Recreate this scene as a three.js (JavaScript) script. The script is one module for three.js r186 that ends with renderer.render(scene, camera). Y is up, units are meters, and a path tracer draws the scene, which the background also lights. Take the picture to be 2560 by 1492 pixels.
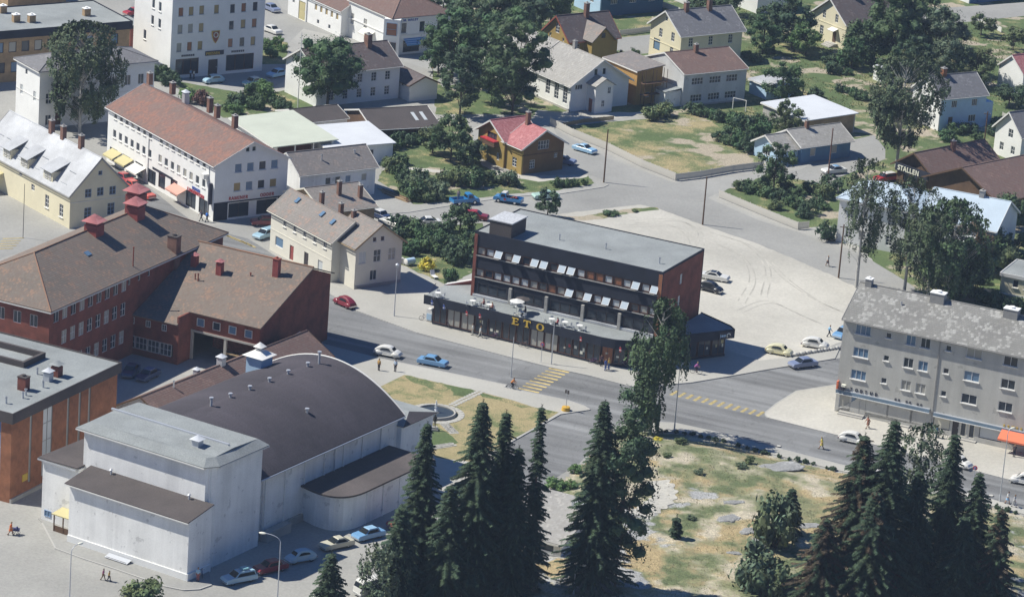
import * as THREE from 'three';
import { mergeGeometries, toCreasedNormals } from 'three/addons/utils/BufferGeometryUtils.js';
import { MarchingCubes } from 'three/addons/objects/MarchingCubes.js';
import { FontLoader } from 'three/addons/loaders/FontLoader.js';
import { TextGeometry } from 'three/addons/geometries/TextGeometry.js';

// ---------------------------------------------------------------- camera, sky, sun
const scene = new THREE.Scene();
const camera = new THREE.PerspectiveCamera(9.318, 1024 / 596, 1, 4000);
{
  const th = 0.316759, ro = 0.0755817;
  const r0 = new THREE.Vector3(1, 0, 0), u0 = new THREE.Vector3(0, Math.cos(th), -Math.sin(th));
  const fw = new THREE.Vector3(0, -Math.sin(th), -Math.cos(th));
  camera.position.set(0, 168.54, 480);
  camera.up.copy(r0.clone().multiplyScalar(-Math.sin(ro)).addScaledVector(u0, Math.cos(ro)));
  camera.lookAt(camera.position.clone().add(fw));
}
const renderer = new THREE.WebGLRenderer({ antialias: true });
renderer.toneMapping = THREE.LinearToneMapping;
renderer.toneMappingExposure = 1.24;
renderer.shadowMap.enabled = true;
{ // clear summer sky: deep blue overhead, paler at the horizon, brighter round the sun's azimuth
  const Wd = 256, Hd = 128, a = new Float32Array(Wd * Hd * 4);
  for (let j = 0; j < Hd; j++) for (let i = 0; i < Wd; i++) {
    const el = (j + .5) / Hd * Math.PI - Math.PI / 2, e = Math.max(0, Math.sin(el)), k = Math.pow(1 - e, 3.5);
    const r = .05 + .34 * k, g = .21 + .38 * k, b = .68 + .28 * k, o = (j * Wd + i) * 4;
    a[o] = r; a[o + 1] = g; a[o + 2] = b; a[o + 3] = 1;
  }
  const t = new THREE.DataTexture(a, Wd, Hd, THREE.RGBAFormat, THREE.FloatType);
  t.mapping = THREE.EquirectangularReflectionMapping; t.magFilter = t.minFilter = THREE.LinearFilter; t.wrapS = THREE.RepeatWrapping; t.needsUpdate = true;
  scene.background = t; scene.environment = t; scene.backgroundIntensity = scene.environmentIntensity = 0.36;
}
const sun = new THREE.DirectionalLight(new THREE.Color(1, .965, .885), 4.9);
sun.position.set(-61.6, 77.6, -8.7).multiplyScalar(4); sun.target.position.set(0, 0, 0);
sun.castShadow = true; sun.shadow.mapSize.set(4096, 4096);
Object.assign(sun.shadow.camera, { left: -260, right: 260, top: 260, bottom: -260, near: 1, far: 900 });
scene.add(sun, sun.target);
scene.fog = new THREE.FogExp2(new THREE.Color(.54, .68, .88), 0.00011);

// ---------------------------------------------------------------- helpers
let seed = 7;
const rnd = () => { seed = (seed * 1664525 + 1013904223) >>> 0; return seed / 4294967296; };
const rr = (a, b) => a + (b - a) * rnd();
const V3 = (x, y, z) => new THREE.Vector3(x, y, z);
const RAD = Math.PI / 180;
const names = {};
function numbered(n) { const k = names[n] = (names[n] ?? -1) + 1; return k ? n + '_' + String(k).padStart(3, '0') : n; }
function tag(o, label, category, group, kind) {
  if (label) o.userData.label = label; if (category) o.userData.category = category;
  if (group) o.userData.group = group; if (kind) o.userData.kind = kind; return o;
}
function shadow(o) { o.castShadow = o.receiveShadow = true; return o; }
function mesh(name, geo, mat, parent) { const m = shadow(new THREE.Mesh(geo, mat)); m.name = parent ? name : numbered(name); (parent || scene).add(m); return m; }
function thing(name, label, category, x, z, deg = 0, group, y = 0) {
  const g = new THREE.Group(); g.name = numbered(name); g.position.set(x, y, z); g.rotation.y = -deg * RAD; scene.add(g);
  return tag(g, label, category, group);
}
function copy(o, label) { const c = o.clone(); c.name = numbered(o.name.replace(/_\d\d\d$/, '')); c.userData = { ...o.userData }; if (label) c.userData.label = label; scene.add(c); return c; }
// uv in metres on every face, rows level
function muv(g) {
  g = g.index ? g.toNonIndexed() : g; const p = g.attributes.position, n = p.count, uv = new Float32Array(n * 2);
  const a = V3(), b = V3(), c = V3(), N = V3(), t = V3(), s = V3(), up = V3(0, 1, 0);
  for (let i = 0; i < n; i += 3) {
    a.fromBufferAttribute(p, i); b.fromBufferAttribute(p, i + 1); c.fromBufferAttribute(p, i + 2);
    N.copy(b).sub(a).cross(t.copy(c).sub(a)).normalize();
    if (Math.abs(N.y) > .999 || N.lengthSq() < .5) { t.set(1, 0, 0); s.set(0, 0, 1); } else { t.crossVectors(up, N).normalize(); s.crossVectors(N, t); }
    [a, b, c].forEach((q, k) => { uv[(i + k) * 2] = q.dot(t); uv[(i + k) * 2 + 1] = q.dot(s); });
  }
  g.setAttribute('uv', new THREE.BufferAttribute(uv, 2)); return g;
}
function merge(list) {
  const l = list.map(g => { g = g.index ? g.toNonIndexed() : g.clone(); for (const k of Object.keys(g.attributes)) if (!['position', 'normal', 'uv'].includes(k)) g.deleteAttribute(k); g.morphAttributes = {}; g.clearGroups(); return g; });
  return l.length === 1 ? l[0] : mergeGeometries(l);
}
const bx = (x0, x1, y0, y1, z0, z1) => { const g = new THREE.BoxGeometry(Math.abs(x1 - x0), Math.abs(y1 - y0), Math.abs(z1 - z0)); g.translate((x0 + x1) / 2, (y0 + y1) / 2, (z0 + z1) / 2); return g; };
function cyl(r0, r1, y0, y1, x = 0, z = 0, n = 8) { const g = new THREE.CylinderGeometry(r1, r0, y1 - y0, n); g.translate(x, (y0 + y1) / 2, z); return g; }
function bar(a, b, r0, r1 = r0, n = 6) { // tapered rod between two points
  const d = b.clone().sub(a), L = d.length(), g = new THREE.CylinderGeometry(r1, r0, L, n, 1);
  g.translate(0, L / 2, 0); g.applyQuaternion(new THREE.Quaternion().setFromUnitVectors(V3(0, 1, 0), d.normalize())); g.translate(a.x, a.y, a.z); return g;
}
const shp = pts => new THREE.Shape(pts.map(p => new THREE.Vector2(p[0], p[1])));
const ext = (s, d, bev = 0, seg = 1) => new THREE.ExtrudeGeometry(s, { depth: d, bevelEnabled: bev > 0, bevelThickness: bev, bevelSize: bev, bevelSegments: seg, curveSegments: 10 });
const pairs = a => { const o = []; for (let i = 0; i < a.length; i += 2) o.push([a[i], a[i + 1]]); return o; };
// ragged outline for grass and gravel edges
function rough(pts, amp = .35, step = 1.1) { const P = pairs(pts), o = []; P.forEach((p, i) => { const q = P[(i + 1) % P.length], L = Math.hypot(q[0] - p[0], q[1] - p[1]), n = Math.min(60, Math.max(1, Math.round(L / step))); for (let k = 0; k < n; k++) { const t = k / n, j = k ? amp : 0; o.push(p[0] + (q[0] - p[0]) * t + (rnd() - .5) * 2 * j, p[1] + (q[1] - p[1]) * t + (rnd() - .5) * 2 * j); } }); return o; }
// flat or kerbed sheet on the ground from world x,z pairs
function sheet(name, label, category, pts, y, mat, thick = 0) {
  const s = shp(pairs(pts).map(([x, z]) => [x, -z])); let g;
  if (thick) { g = ext(s, thick); g.rotateX(-Math.PI / 2); g.translate(0, y, 0); } else { g = new THREE.ShapeGeometry(s, 12); g.rotateX(-Math.PI / 2); g.translate(0, y, 0); }
  return tag(mesh(name, muv(g), mat), label, category, null, 'structure');
}
// ---------------------------------------------------------------- procedural textures
function hash(x, y, s) { let h = (x * 374761393 + y * 668265263 + s * 974634777) | 0; h = Math.imul(h ^ (h >>> 13), 1274126177); return ((h ^ (h >>> 16)) >>> 0) / 4294967296; }
function vn(x, y, per, s) { // tileable value noise
  const xi = Math.floor(x), yi = Math.floor(y), fx = x - xi, fy = y - yi, u = fx * fx * (3 - 2 * fx), v = fy * fy * (3 - 2 * fy);
  const m = a => ((a % per) + per) % per, x0 = m(xi), x1 = m(xi + 1), y0 = m(yi), y1 = m(yi + 1);
  return (hash(x0, y0, s) * (1 - u) + hash(x1, y0, s) * u) * (1 - v) + (hash(x0, y1, s) * (1 - u) + hash(x1, y1, s) * u) * v;
}
function fbm(u, v, base, oct, s) { let a = 0, w = .5, t = 0, f = base; for (let i = 0; i < oct; i++) { a += w * vn(u * f, v * f, f, s + i * 17); t += w; w *= .55; f *= 2; } return a / t; }
const NF = {}; // noise fields, made once and read with wrap-around
function field(base, s, oct = 5) { const k = base + '_' + (s % 3) + '_' + oct; if (NF[k]) return NF[k]; const n = 512, a = new Float32Array(n * n); for (let j = 0; j < n; j++) for (let i = 0; i < n; i++) a[j * n + i] = fbm(i / n, j / n, base, oct, 31 * (s % 3) + base); return NF[k] = a; }
function fld(u, v, base, s, oct = 5) { const a = field(base, s, oct); const i = (Math.floor((u + s * .137) * 512) & 511), j = (Math.floor((v + s * .291) * 512) & 511); return a[j * 512 + i]; }
function tex(size, metres, fn, srgb = true) {
  const d = new Uint8Array(size * size * 4);
  for (let j = 0; j < size; j++) for (let i = 0; i < size; i++) { const c = fn(i / size, j / size), o = (j * size + i) * 4; for (let k = 0; k < 3; k++) d[o + k] = Math.max(0, Math.min(255, 255 * (c.length ? c[k] : c))); d[o + 3] = 255; }
  const t = new THREE.DataTexture(d, size, size); t.wrapS = t.wrapT = THREE.RepeatWrapping; t.magFilter = THREE.LinearFilter; t.minFilter = THREE.LinearMipmapLinearFilter; t.generateMipmaps = true;
  t.repeat.set(1 / metres, 1 / metres); if (srgb) t.colorSpace = THREE.SRGBColorSpace; t.needsUpdate = true; return t;
}
const lin = c => c <= .04045 ? c / 12.92 : Math.pow((c + .055) / 1.055, 2.4), enc = c => c <= .0031308 ? c * 12.92 : 1.055 * Math.pow(c, 1 / 2.4) - .055;
const C = (r, g, b) => [enc(r), enc(g), enc(b)]; // linear albedo -> texture value
const mix = (a, b, t) => a.map((v, i) => v + (b[i] - v) * t);
const sm = (a, b, x) => { x = Math.max(0, Math.min(1, (x - a) / (b - a))); return x * x * (3 - 2 * x); };
const mat = (r, g, b, rough = .85, o = {}) => new THREE.MeshStandardMaterial({ color: new THREE.Color().setRGB(r, g, b), roughness: rough, ...o });
const tmat = (map, rough = .9, o = {}) => new THREE.MeshStandardMaterial({ map, roughness: rough, ...o });
// mottled plaster / concrete / asphalt of a base albedo
function mottle(r, g, b, amt, metres, s, o = {}) {
  const base = C(r, g, b);
  return tmat(tex(256, metres, (u, v) => { const n = fld(u, v, 4, s) - .5, f = hash(Math.floor(u * 256), Math.floor(v * 256), s) - .5; const k = 1 + amt * (n * .9 + f * (o.grain ?? .6)); return base.map(c => c * k); }), o.rough ?? .92);
}
const roofBump = {};
// worn asphalt: long wheel-track streaks along the street, patches and cracks
function streaky(r, g, b, amt, s) {
  const base = C(r, g, b), t = tex(512, 1, (u, v) => { const a = fld(u, v * 1, 5, s) - .5, st = fld(u * .06 + .3, v, 16, s + 1) - .5, cr = Math.abs(fld(u, v * .5, 10, s + 2, 4) - .5) < .005 ? -.10 : 0, f = hash(Math.floor(u * 512), Math.floor(v * 512), s) - .5; const k = 1 + amt * (a * .5 + st * 1.0 + f * .3) + cr; return base.map(c => c * k); });
  t.repeat.set(1 / 46, 1 / 30); t.rotation = .40; return tmat(t, .92);
}
// render with rain streaks and stains
function stained(r, g, b, s) {
  const base = C(r, g, b), t = tex(512, 14, (u, v) => { const st = fld(u, v * .07, 16, s) - .5, n = fld(u, v, 5, s + 1) - .5, sp = fld(u, v, 16, s + 2), f = hash(Math.floor(u * 512), Math.floor(v * 512), s) - .5; const k = 1 + .15 * st + .12 * n + .12 * f - (sp > .75 ? .10 : 0); return base.map(c => c * k); }); return tmat(t, .95);
}
// pantile / slate roof: courses along u, relief by bump
function roofMat(c1, c2, c3, p, course, tile, s, bumpS = .03) {
  const M = 12, nr = Math.round(M / course), nt = Math.round(M / tile);
  const A = C(...c1), B = C(...c2), D = C(...c3);
  const map = tex(512, M, (u, v) => {
    const r = Math.floor(v * nr), q = Math.floor(u * nt + (r % 2) * .5), h = hash(q % nt, r, s), n = fld(u, v, 4, s + 3), m = fld(u, v, 10, s + 9, 4);
    let c = mix(A, B, sm(.35, .65, n * .55 + h * .45)); c = mix(c, D, .55 * sm(1 - p - .1, 1 - p + .1, h * .3 + m * .7));
    const k = .92 + .16 * h; return c.map(x => x * k);
  });
  const bm = roofBump[nr + '_' + nt] ??= tex(512, M, (u, v) => { const fv = (v * nr) % 1, fu = (u * nt + (Math.floor(v * nr) % 2) * .5) % 1; return (1 - fv) * .7 + .3 * Math.sin(fu * Math.PI); }, false);
  return tmat(map, .9, { bumpMap: bm, bumpScale: bumpS });
}
const M = {};
M.ground = mottle(.325, .318, .29, .24, 47, 11, { grain: .35 });
M.asphalt = streaky(.185, .187, .185, .5, 12);
M.asphaltPale = mottle(.30, .296, .275, .24, 53, 13, { grain: .3 });
M.gravel = mottle(.45, .43, .375, .3, 61, 14, { grain: .25 });
M.walk = mottle(.40, .388, .345, .2, 33, 15, { grain: .3 });
M.kerb = mat(.42, .41, .38, .9);
M.line = mottle(.46, .35, .13, .9, 5, 16); M.lineWorn = mottle(.40, .32, .14, 1.1, 4, 17);
M.white = mottle(.80, .80, .77, .10, 9, 20);
M.whiteRough = stained(.83, .825, .79, 21);
M.cream = mottle(.72, .66, .47, .12, 9, 22);
M.paleCream = mottle(.70, .67, .57, .12, 9, 29);
M.greyRender = stained(.50, .49, .445, 23);
M.concrete = stained(.40, .385, .35, 24);
M.brick = mottle(.20, .065, .045, .5, 4, 25, { grain: .9 });
M.brickOrange = mottle(.30, .125, .06, .5, 4, 26, { grain: .9 });
M.brickYellow = mottle(.36, .25, .14, .4, 4, 27, { grain: .9 });
M.paleConcrete = stained(.56, .57, .56, 47);
M.mustard = mottle(.34, .24, .07, .2, 7, 28);
M.black = mottle(.018, .022, .036, .4, 5, 30);
M.blackRoof = mottle(.060, .052, .060, .5, 17, 31);
M.felt = mottle(.255, .272, .268, .3, 17, 32);
M.feltDark = mottle(.085, .072, .068, .4, 13, 33);
M.blue = mottle(.10, .21, .34, .2, 7, 34);
M.paleBlue = mottle(.42, .58, .72, .14, 7, 35);
M.metal = mottle(.44, .45, .46, .34, 11, 36, { rough: .6 });
M.greenMetal = mottle(.50, .53, .44, .10, 11, 37, { rough: .7 });
M.whiteMetal = mottle(.60, .62, .64, .10, 11, 38, { rough: .6 });
M.blueMetal = mottle(.46, .55, .62, .14, 11, 39, { rough: .6 });
M.wood = mottle(.12, .07, .04, .4, 3, 40);
M.woodPale = mottle(.36, .26, .15, .4, 3, 41);
M.fence = mottle(.50, .48, .43, .3, 4, 42);
M.trim = mat(.74, .73, .69, .7);
M.trimRed = mat(.28, .08, .05, .8);
M.frame = mat(.72, .72, .70, .6);
M.frameBlue = mat(.25, .36, .52, .6);
M.frameDark = mat(.05, .04, .04, .6);
M.frameBrown = mat(.10, .045, .03, .6);
M.tin = mat(.55, .57, .6, .45, { metalness: .4 });
M.chrome = mat(.75, .76, .78, .2, { metalness: .9 });
M.tyre = mat(.02, .02, .022, .9);
M.redMetal = mottle(.30, .07, .06, .3, 4, 43, { rough: .7 });
M.chimney = mottle(.20, .11, .08, .5, 3, 44, { grain: .8 });
M.chimneyGrey = mottle(.34, .33, .31, .3, 3, 45);
M.glass = mat(.035, .045, .06, .08);
M.glassBlue = mat(.13, .22, .33, .08); M.skyPane = mat(.48, .55, .60, .14); M.canopyBlue = mottle(.17, .24, .31, .3, 5, 46);  // skyPane: bright sky reflection of the tilted panes painted into their base colour
M.glassCurtain = mat(.36, .35, .31, .3);
M.glassYellow = mat(.36, .27, .12, .25);
M.glassOrange = mat(.30, .12, .06, .25);
M.glassPale = mat(.55, .58, .58, .2);
M.curtainCream = mat(.60, .57, .46, .35); M.yellowLetter = mat(.62, .42, .06, .5);
M.letterRed = mat(.45, .04, .05, .5);
M.letterBlue = mat(.07, .12, .40, .5);
M.letterDark = mat(.03, .03, .05, .6);
M.letterWhite = mat(.75, .74, .62, .5);
M.awnOrange = mat(.75, .20, .10, .9); M.awnYellow = mat(.52, .46, .24, .9); M.awnWhite = mat(.72, .70, .62, .9); M.awnBlue = mat(.08, .25, .5, .9); M.awnPink = mat(.62, .33, .26, .9);
M.tileRed = roofMat([.225, .135, .11], [.18, .125, .105], [.30, .13, .085], .44, .34, .24, 50);
M.tileRust = roofMat([.205, .158, .125], [.165, .138, .113], [.29, .165, .105], .36, .34, .24, 51);
M.tileRustOrange = roofMat([.26, .155, .10], [.21, .14, .10], [.38, .17, .09], .4, .34, .24, 52);
M.tileGrey = roofMat([.235, .21, .195], [.195, .18, .17], [.28, .225, .19], .34, .34, .26, 53);
M.tileGreyPatch = roofMat([.25, .245, .225], [.20, .195, .18], [.44, .435, .405], .42, .40, .36, 54, .06);
M.tilePale = roofMat([.36, .345, .315], [.31, .30, .28], [.42, .40, .36], .3, .38, .26, 55);
M.tileDark = roofMat([.13, .10, .095], [.105, .09, .09], [.20, .16, .15], .3, .34, .26, 56);
M.tileBrown = roofMat([.185, .115, .095], [.15, .105, .09], [.24, .15, .12], .3, .34, .26, 57);
M.tileOld = roofMat([.25, .225, .20], [.21, .19, .175], [.31, .20, .15], .38, .36, .26, 58);
M.tilePink = roofMat([.42, .15, .15], [.38, .16, .16], [.48, .22, .21], .3, .34, .26, 59);
M.slateGrey = roofMat([.20, .195, .20], [.165, .165, .172], [.27, .265, .265], .35, .32, .3, 60);

// ---------------------------------------------------------------- building kit
// local frame: origin at the near corner on the ground, x runs along the front (front spans -w..0), z out of the front (body spans -d..0)
const geoCache = {};
function frameGeo(w, h, cols, rows, fw = .07) {
  const k = [w, h, cols, rows, fw].join(); if (geoCache[k]) return geoCache[k];
  const l = [bx(-w / 2, w / 2, h / 2 - fw, h / 2, -.05, .04), bx(-w / 2, w / 2, -h / 2, -h / 2 + fw, -.05, .04), bx(-w / 2, -w / 2 + fw, -h / 2 + fw, h / 2 - fw, -.05, .04), bx(w / 2 - fw, w / 2, -h / 2 + fw, h / 2 - fw, -.05, .04)];
  for (let i = 1; i < cols; i++) { const x = -w / 2 + w * i / cols; l.push(bx(x - fw * .45, x + fw * .45, -h / 2 + fw, h / 2 - fw, -.045, .035)); }
  for (let i = 1; i < rows; i++) { const y = -h / 2 + h * i / rows; l.push(bx(-w / 2 + fw, w / 2 - fw, y - fw * .4, y + fw * .4, -.04, .03)); }
  return geoCache[k] = merge(l);
}
function paneGeo(w, h) { const k = 'p' + [w, h].join(); return geoCache[k] ??= bx(-w / 2 + .015, w / 2 - .015, -h / 2 + .015, h / 2 - .015, -.06, -.025); }
function sillGeo(w, h) { const k = 's' + [w, h].join(); return geoCache[k] ??= bx(-w / 2 - .08, w / 2 + .08, -h / 2 - .1, -h / 2 - .005, -.02, .26); }
class Bld {
  constructor(name, label, at, deg, w, d, h, o = {}) {
    this.g = thing(name, label, o.category || 'building', at[0], at[1], deg, o.group, o.y || 0);
    Object.assign(this, { w, d, h, o }); this.roofK = o.roof || 'flat'; this.rise = o.rise || 0; this.ov = o.ov ?? .5;
    this.T = .26; this.wm = o.wall || M.white; this.faces = {};
    const R = this.rise, gx = this.roofK === 'gable' && o.ridge === 'x', gz = this.roofK === 'gable' && o.ridge !== 'x';
    const rc = (L, gab) => gab ? [[0, 0], [L, 0], [L, h], [L / 2, h + R], [0, h]] : [[0, 0], [L, 0], [L, h], [0, h]];
    let pf = rc(w, gz), pr = rc(d, gx), pl = rc(d, gx), pb = rc(w, gz);
    if (this.roofK === 'shed') { // rises away from the front
      pr = [[0, 0], [d, 0], [d, h + R], [0, h]]; pl = [[0, 0], [d, 0], [d, h], [0, h + R]]; pb = rc(w).map(([a, y]) => [a, y > 0 ? h + R : 0]);
    }
    this.face('f', [-w, 0], [0, 0], pf, true); this.face('r', [0, 0], [0, -d], pr); this.face('b', [0, -d], [-w, -d], pb); this.face('l', [-w, -d], [-w, 0], pl);
  }
  face(k, p0, p1, prof, rev) { const dx = p1[0] - p0[0], dz = p1[1] - p0[1], L = Math.hypot(dx, dz); this.faces[k] = { p0, dx: dx / L, dz: dz / L, L, prof, rev, holes: [], phi: Math.atan2(-dz, dx), mat: null }; }
  place(k, obj, s, y, out = 0) { const F = this.faces[k]; obj.position.set(F.p0[0] + F.dx * s - F.dz * out, y, F.p0[1] + F.dz * s + F.dx * out); obj.rotation.y = F.phi; return obj; }
  S(k, u) { const F = this.faces[k]; return F.rev ? F.L - u : u; }
  // row of n windows between u0 and u1 (metres from the near corner), centre height v
  win(k, u0, u1, n, v, w, h, o = {}) {
    const panes = o.pane ? [].concat(o.pane) : [M.glass];
    for (let i = 0; i < n; i++) {
      const u = n > 1 ? u0 + (u1 - u0) * i / (n - 1) : u0, s = this.S(k, u), F = this.faces[k];
      if (s - w / 2 < .3 || s + w / 2 > F.L - .3) continue;
      if (!o.nohole) F.holes.push([s - w / 2, s + w / 2, v - h / 2, v + h / 2]);
      const f = mesh(o.name || 'window', frameGeo(w, h, o.cols || 1, o.rows || 1, o.fw), o.frame || M.frame, this.g);
      this.place(k, f, s, v, -.1);
      const pm = o.rand ? panes[Math.floor(hash(i, Math.round(v * 7), Math.round(u0 * 3)) * panes.length)] : panes[i % panes.length], cols = o.cols || 1, rows = o.rows || 1;
      const nc = w / cols >= .5 ? cols : 1, nr = h / rows >= .5 ? rows : 1, pw = +(w / nc).toFixed(3), ph = +(h / nr).toFixed(3); // one pane for each light that can be told apart
      for (let a = 0; a < nc; a++) for (let c = 0; c < nr; c++) mesh('pane', paneGeo(pw, ph), pm, f).position.set(-w / 2 + (a + .5) * pw, -h / 2 + (c + .5) * ph, 0);
      if (o.sill) mesh('sill', sillGeo(w, h), o.sill, f);
    }
    return this;
  }
  door(k, u, w, h, m, o = {}) { // leaf in a reveal
    const s = this.S(k, u), y0 = o.y || 0; this.faces[k].holes.push([s - w / 2, s + w / 2, y0 + .02, y0 + h]);
    const f = mesh('door', merge([bx(-w / 2, w / 2, 0, h, -.08, 0), bx(-w * .32, w * .32, h * .55, h * .88, 0, .03), bx(-w * .32, w * .32, h * .1, h * .42, 0, .03)]), m, this.g); this.place(k, f, s, y0 + .02, -.12);
    mesh('handle', bx(w * .36, w * .42, h * .46, h * .52, .0, .07), M.tin, f);
    return this;
  }
  panel(name, k, u0, u1, y0, y1, t, m, out = 0) { const a = this.S(k, u0), b = this.S(k, u1), w = Math.abs(b - a); const q = mesh(name, muv(bx(-w / 2, w / 2, 0, y1 - y0, 0, t)), m, this.g); return this.place(k, q, (a + b) / 2, y0, out); }
  box(name, x0, x1, y0, y1, z0, z1, m) { return mesh(name, muv(bx(x0, x1, y0, y1, z0, z1)), m, this.g); }
  slab(pts, t = .16) { // roof plane from a convex ring of 3d points (counter-clockwise seen from above)
    const n = pts.length, P = pts.map(p => V3(...p)), N = P[1].clone().sub(P[0]).cross(P[2].clone().sub(P[0])).normalize(); if (N.y < 0) { P.reverse(); N.negate(); }
    const Q = P.map(p => p.clone().addScaledVector(N, -t)), v = []; const tri = (a, b, c) => v.push(...a.toArray(), ...b.toArray(), ...c.toArray());
    for (let i = 1; i < n - 1; i++) { tri(P[0], P[i], P[i + 1]); tri(Q[0], Q[i + 1], Q[i]); }
    for (let i = 0; i < n; i++) { const j = (i + 1) % n; tri(P[i], Q[i], Q[j]); tri(P[i], Q[j], P[j]); }
    const g = new THREE.BufferGeometry(); g.setAttribute('position', new THREE.Float32BufferAttribute(v, 3)); g.computeVertexNormals(); return muv(g);
  }
  finish() {
    const { w, d, h, T, ov, rise, g, o } = this, by = new Map();
    for (const k of o.skip ? Object.keys(this.faces).filter(q => !o.skip.includes(q)) : Object.keys(this.faces)) {
      const F = this.faces[k], s = shp(F.prof), inset = (k === 'r' || k === 'l') ? T : 0;
      if (inset) { s.curves.length = 0; s.setFromPoints(F.prof.map(([a, y]) => { const aa = Math.min(F.L - T, Math.max(T, a)); let yy = y; if (y > 0 && this.roofK === 'gable' && o.ridge === 'x' && (a < T || a > F.L - T)) yy = y + T * rise / (F.L / 2); return new THREE.Vector2(aa, yy); })); }
      for (const [a, b, y0, y1] of F.holes) { s.holes.push(new THREE.Path([[a, y0], [b, y0], [b, y1], [a, y1]].map(p => new THREE.Vector2(...p)))); }
      const q = ext(s, T); q.translate(0, 0, -T); q.rotateY(F.phi); q.translate(F.p0[0], 0, F.p0[1]);
      if (F.mat) mesh('wall', muv(q), F.mat, g); else { by.has(this.wm) || by.set(this.wm, []); by.get(this.wm).push(muv(q)); }
    }
    for (const [m, l] of by) mesh('wall', merge(l), m, g);
    const rm = o.roofMat || M.felt, tm = o.trim || M.trim, t = .16;
    if (this.roofK === 'flat') {
      mesh('roof', muv(bx(-w - ov, ov, h, h + .12, -d - ov, ov)), rm, g);
      const fh = o.fascia ?? .45, a = .12, y0 = h - fh + .12, y1 = h + (o.parapet ?? .22), e = ov + .003;
      mesh('fascia', muv(merge([bx(-w - e, e, y0, y1, e - a, e), bx(-w - e, e, y0, y1, -d - e, -d - e + a), bx(e - a, e, y0, y1, -d - e + a, e - a), bx(-w - e, -w - e + a, y0, y1, -d - e + a, e - a)])), o.fasciaMat || M.black, g);
    } else if (this.roofK === 'gable') {
      const X = o.ridge === 'x', half = X ? d / 2 : w / 2, L = X ? w : d, sl = rise / half, yR = h + rise + .17, yE = h - ov * sl + .17, og = o.og ?? ov;
      const pt = (along, y, across) => X ? [-L - og + along, y, -half + across] : [-half + across, y, og - along];
      const A = L + 2 * og, B = half + ov;
      const s1 = this.slab([pt(0, yR, 0), pt(A, yR, 0), pt(A, yE, B), pt(0, yE, B)]), s2 = this.slab([pt(0, yR, 0), pt(A, yR, 0), pt(A, yE, -B), pt(0, yE, -B)]);
      mesh('roof', merge([s1, s2]), rm, g);
      for (const al of [-.025, A + .025]) { const bb = []; for (const sg of [-1, 1]) { const a = V3(...pt(al, yR + .03, 0)), b = V3(...pt(al, yE + .03, B * sg)); const n = new THREE.Vector3().subVectors(b, a), L2 = n.length(); const q = new THREE.BoxGeometry(L2, .26, .05); q.translate(0, -.1, 0); const mtx = new THREE.Matrix4(); const ex = n.normalize(), ez = X ? V3(1, 0, 0) : V3(0, 0, 1), ey = new THREE.Vector3().crossVectors(ez, ex).normalize(); if (ey.y < 0) { ey.negate(); ez.negate(); } mtx.makeBasis(ex, ey, ez); mtx.setPosition(a.clone().add(b).multiplyScalar(.5)); q.applyMatrix4(mtx); bb.push(q); }
      mesh('bargeboard', merge(bb), tm, g); }
      for (const sg of [-1, 1]) { const a = V3(...pt(0, yE - .12, (B + .05) * sg)), b = V3(...pt(A, yE - .12, (B + .05) * sg)); mesh('gutter', bar(a, b, .07, .07, 6), o.gutter || tm, g); }
      mesh('ridge_cap', bar(V3(...pt(0, yR, 0)), V3(...pt(A, yR, 0)), .1, .1, 6), rm, g);
      this.yR = yR; this.sl = sl;
    } else if (this.roofK === 'hip') {
      const X = w > d ? true : false, x0 = -w - ov, x1 = ov, z0 = -d - ov, z1 = ov, hw = (X ? d : w) / 2 + ov, e = h + .1, y = h + rise + .1, hp = (o.hipRun ?? 1) * hw;
      const a = X ? [x0 + hp, y, (z0 + z1) / 2] : [(x0 + x1) / 2, y, z1 - hp], b = X ? [x1 - hp, y, (z0 + z1) / 2] : [(x0 + x1) / 2, y, z0 + hp];
      const c = [[x0, e, z1], [x1, e, z1], [x1, e, z0], [x0, e, z0]];
      const P = X ? [[c[0], c[1], b, a], [c[1], c[2], b], [c[2], c[3], a, b], [c[3], c[0], a]] : [[c[0], c[1], a], [c[1], c[2], b, a], [c[2], c[3], b], [c[3], c[0], a, b]];
      mesh('roof', merge(P.map(p => this.slab(p))), rm, g);
      mesh('hip_ridge', merge([bar(V3(...a), V3(...b), .12), ...[[c[0], a], [c[1], X ? b : a], [c[2], b], [c[3], X ? a : b]].map(([p, q]) => bar(V3(...p), V3(...q), .11))]), o.ridgeMat || rm, g);
      mesh('eaves_board', merge([bx(x0, x1, e - .3, e - .14, z1 - .06, z1), bx(x1 - .06, x1, e - .3, e - .14, z0, z1 - .06), bx(x0, x1, e - .3, e - .14, z0, z0 + .06), bx(x0, x0 + .06, e - .3, e - .14, z0 + .06, z1 - .06)]), tm, g);
    } else if (this.roofK === 'shed') {
      const e = h + .14, y = h + rise + .14, k = rise / d; mesh('roof', this.slab([[-w - ov, e - ov * k, ov], [ov, e - ov * k, ov], [ov, y + ov * k, -d - ov], [-w - ov, y + ov * k, -d - ov]]), rm, g);
      mesh('fascia', merge([bx(-w - ov, ov, e - ov * k - .3, e - ov * k - .08, ov, ov + .04)]), tm, g);
    }
    return this;
  }
  chimney(x, z, y0, y1, sx, sz, m = M.chimney, cap = M.chimneyGrey) {
    const c = mesh('chimney', muv(bx(x - sx / 2, x + sx / 2, y0, y1, z - sz / 2, z + sz / 2)), m, this.g);
    mesh('cap', merge([bx(x - sx / 2 - .06, x + sx / 2 + .06, y1, y1 + .12, z - sz / 2 - .06, z + sz / 2 + .06), cyl(sx * .22, sx * .2, y1 + .12, y1 + .35, x, z, 8)]), cap, c); return c;
  }
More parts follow.
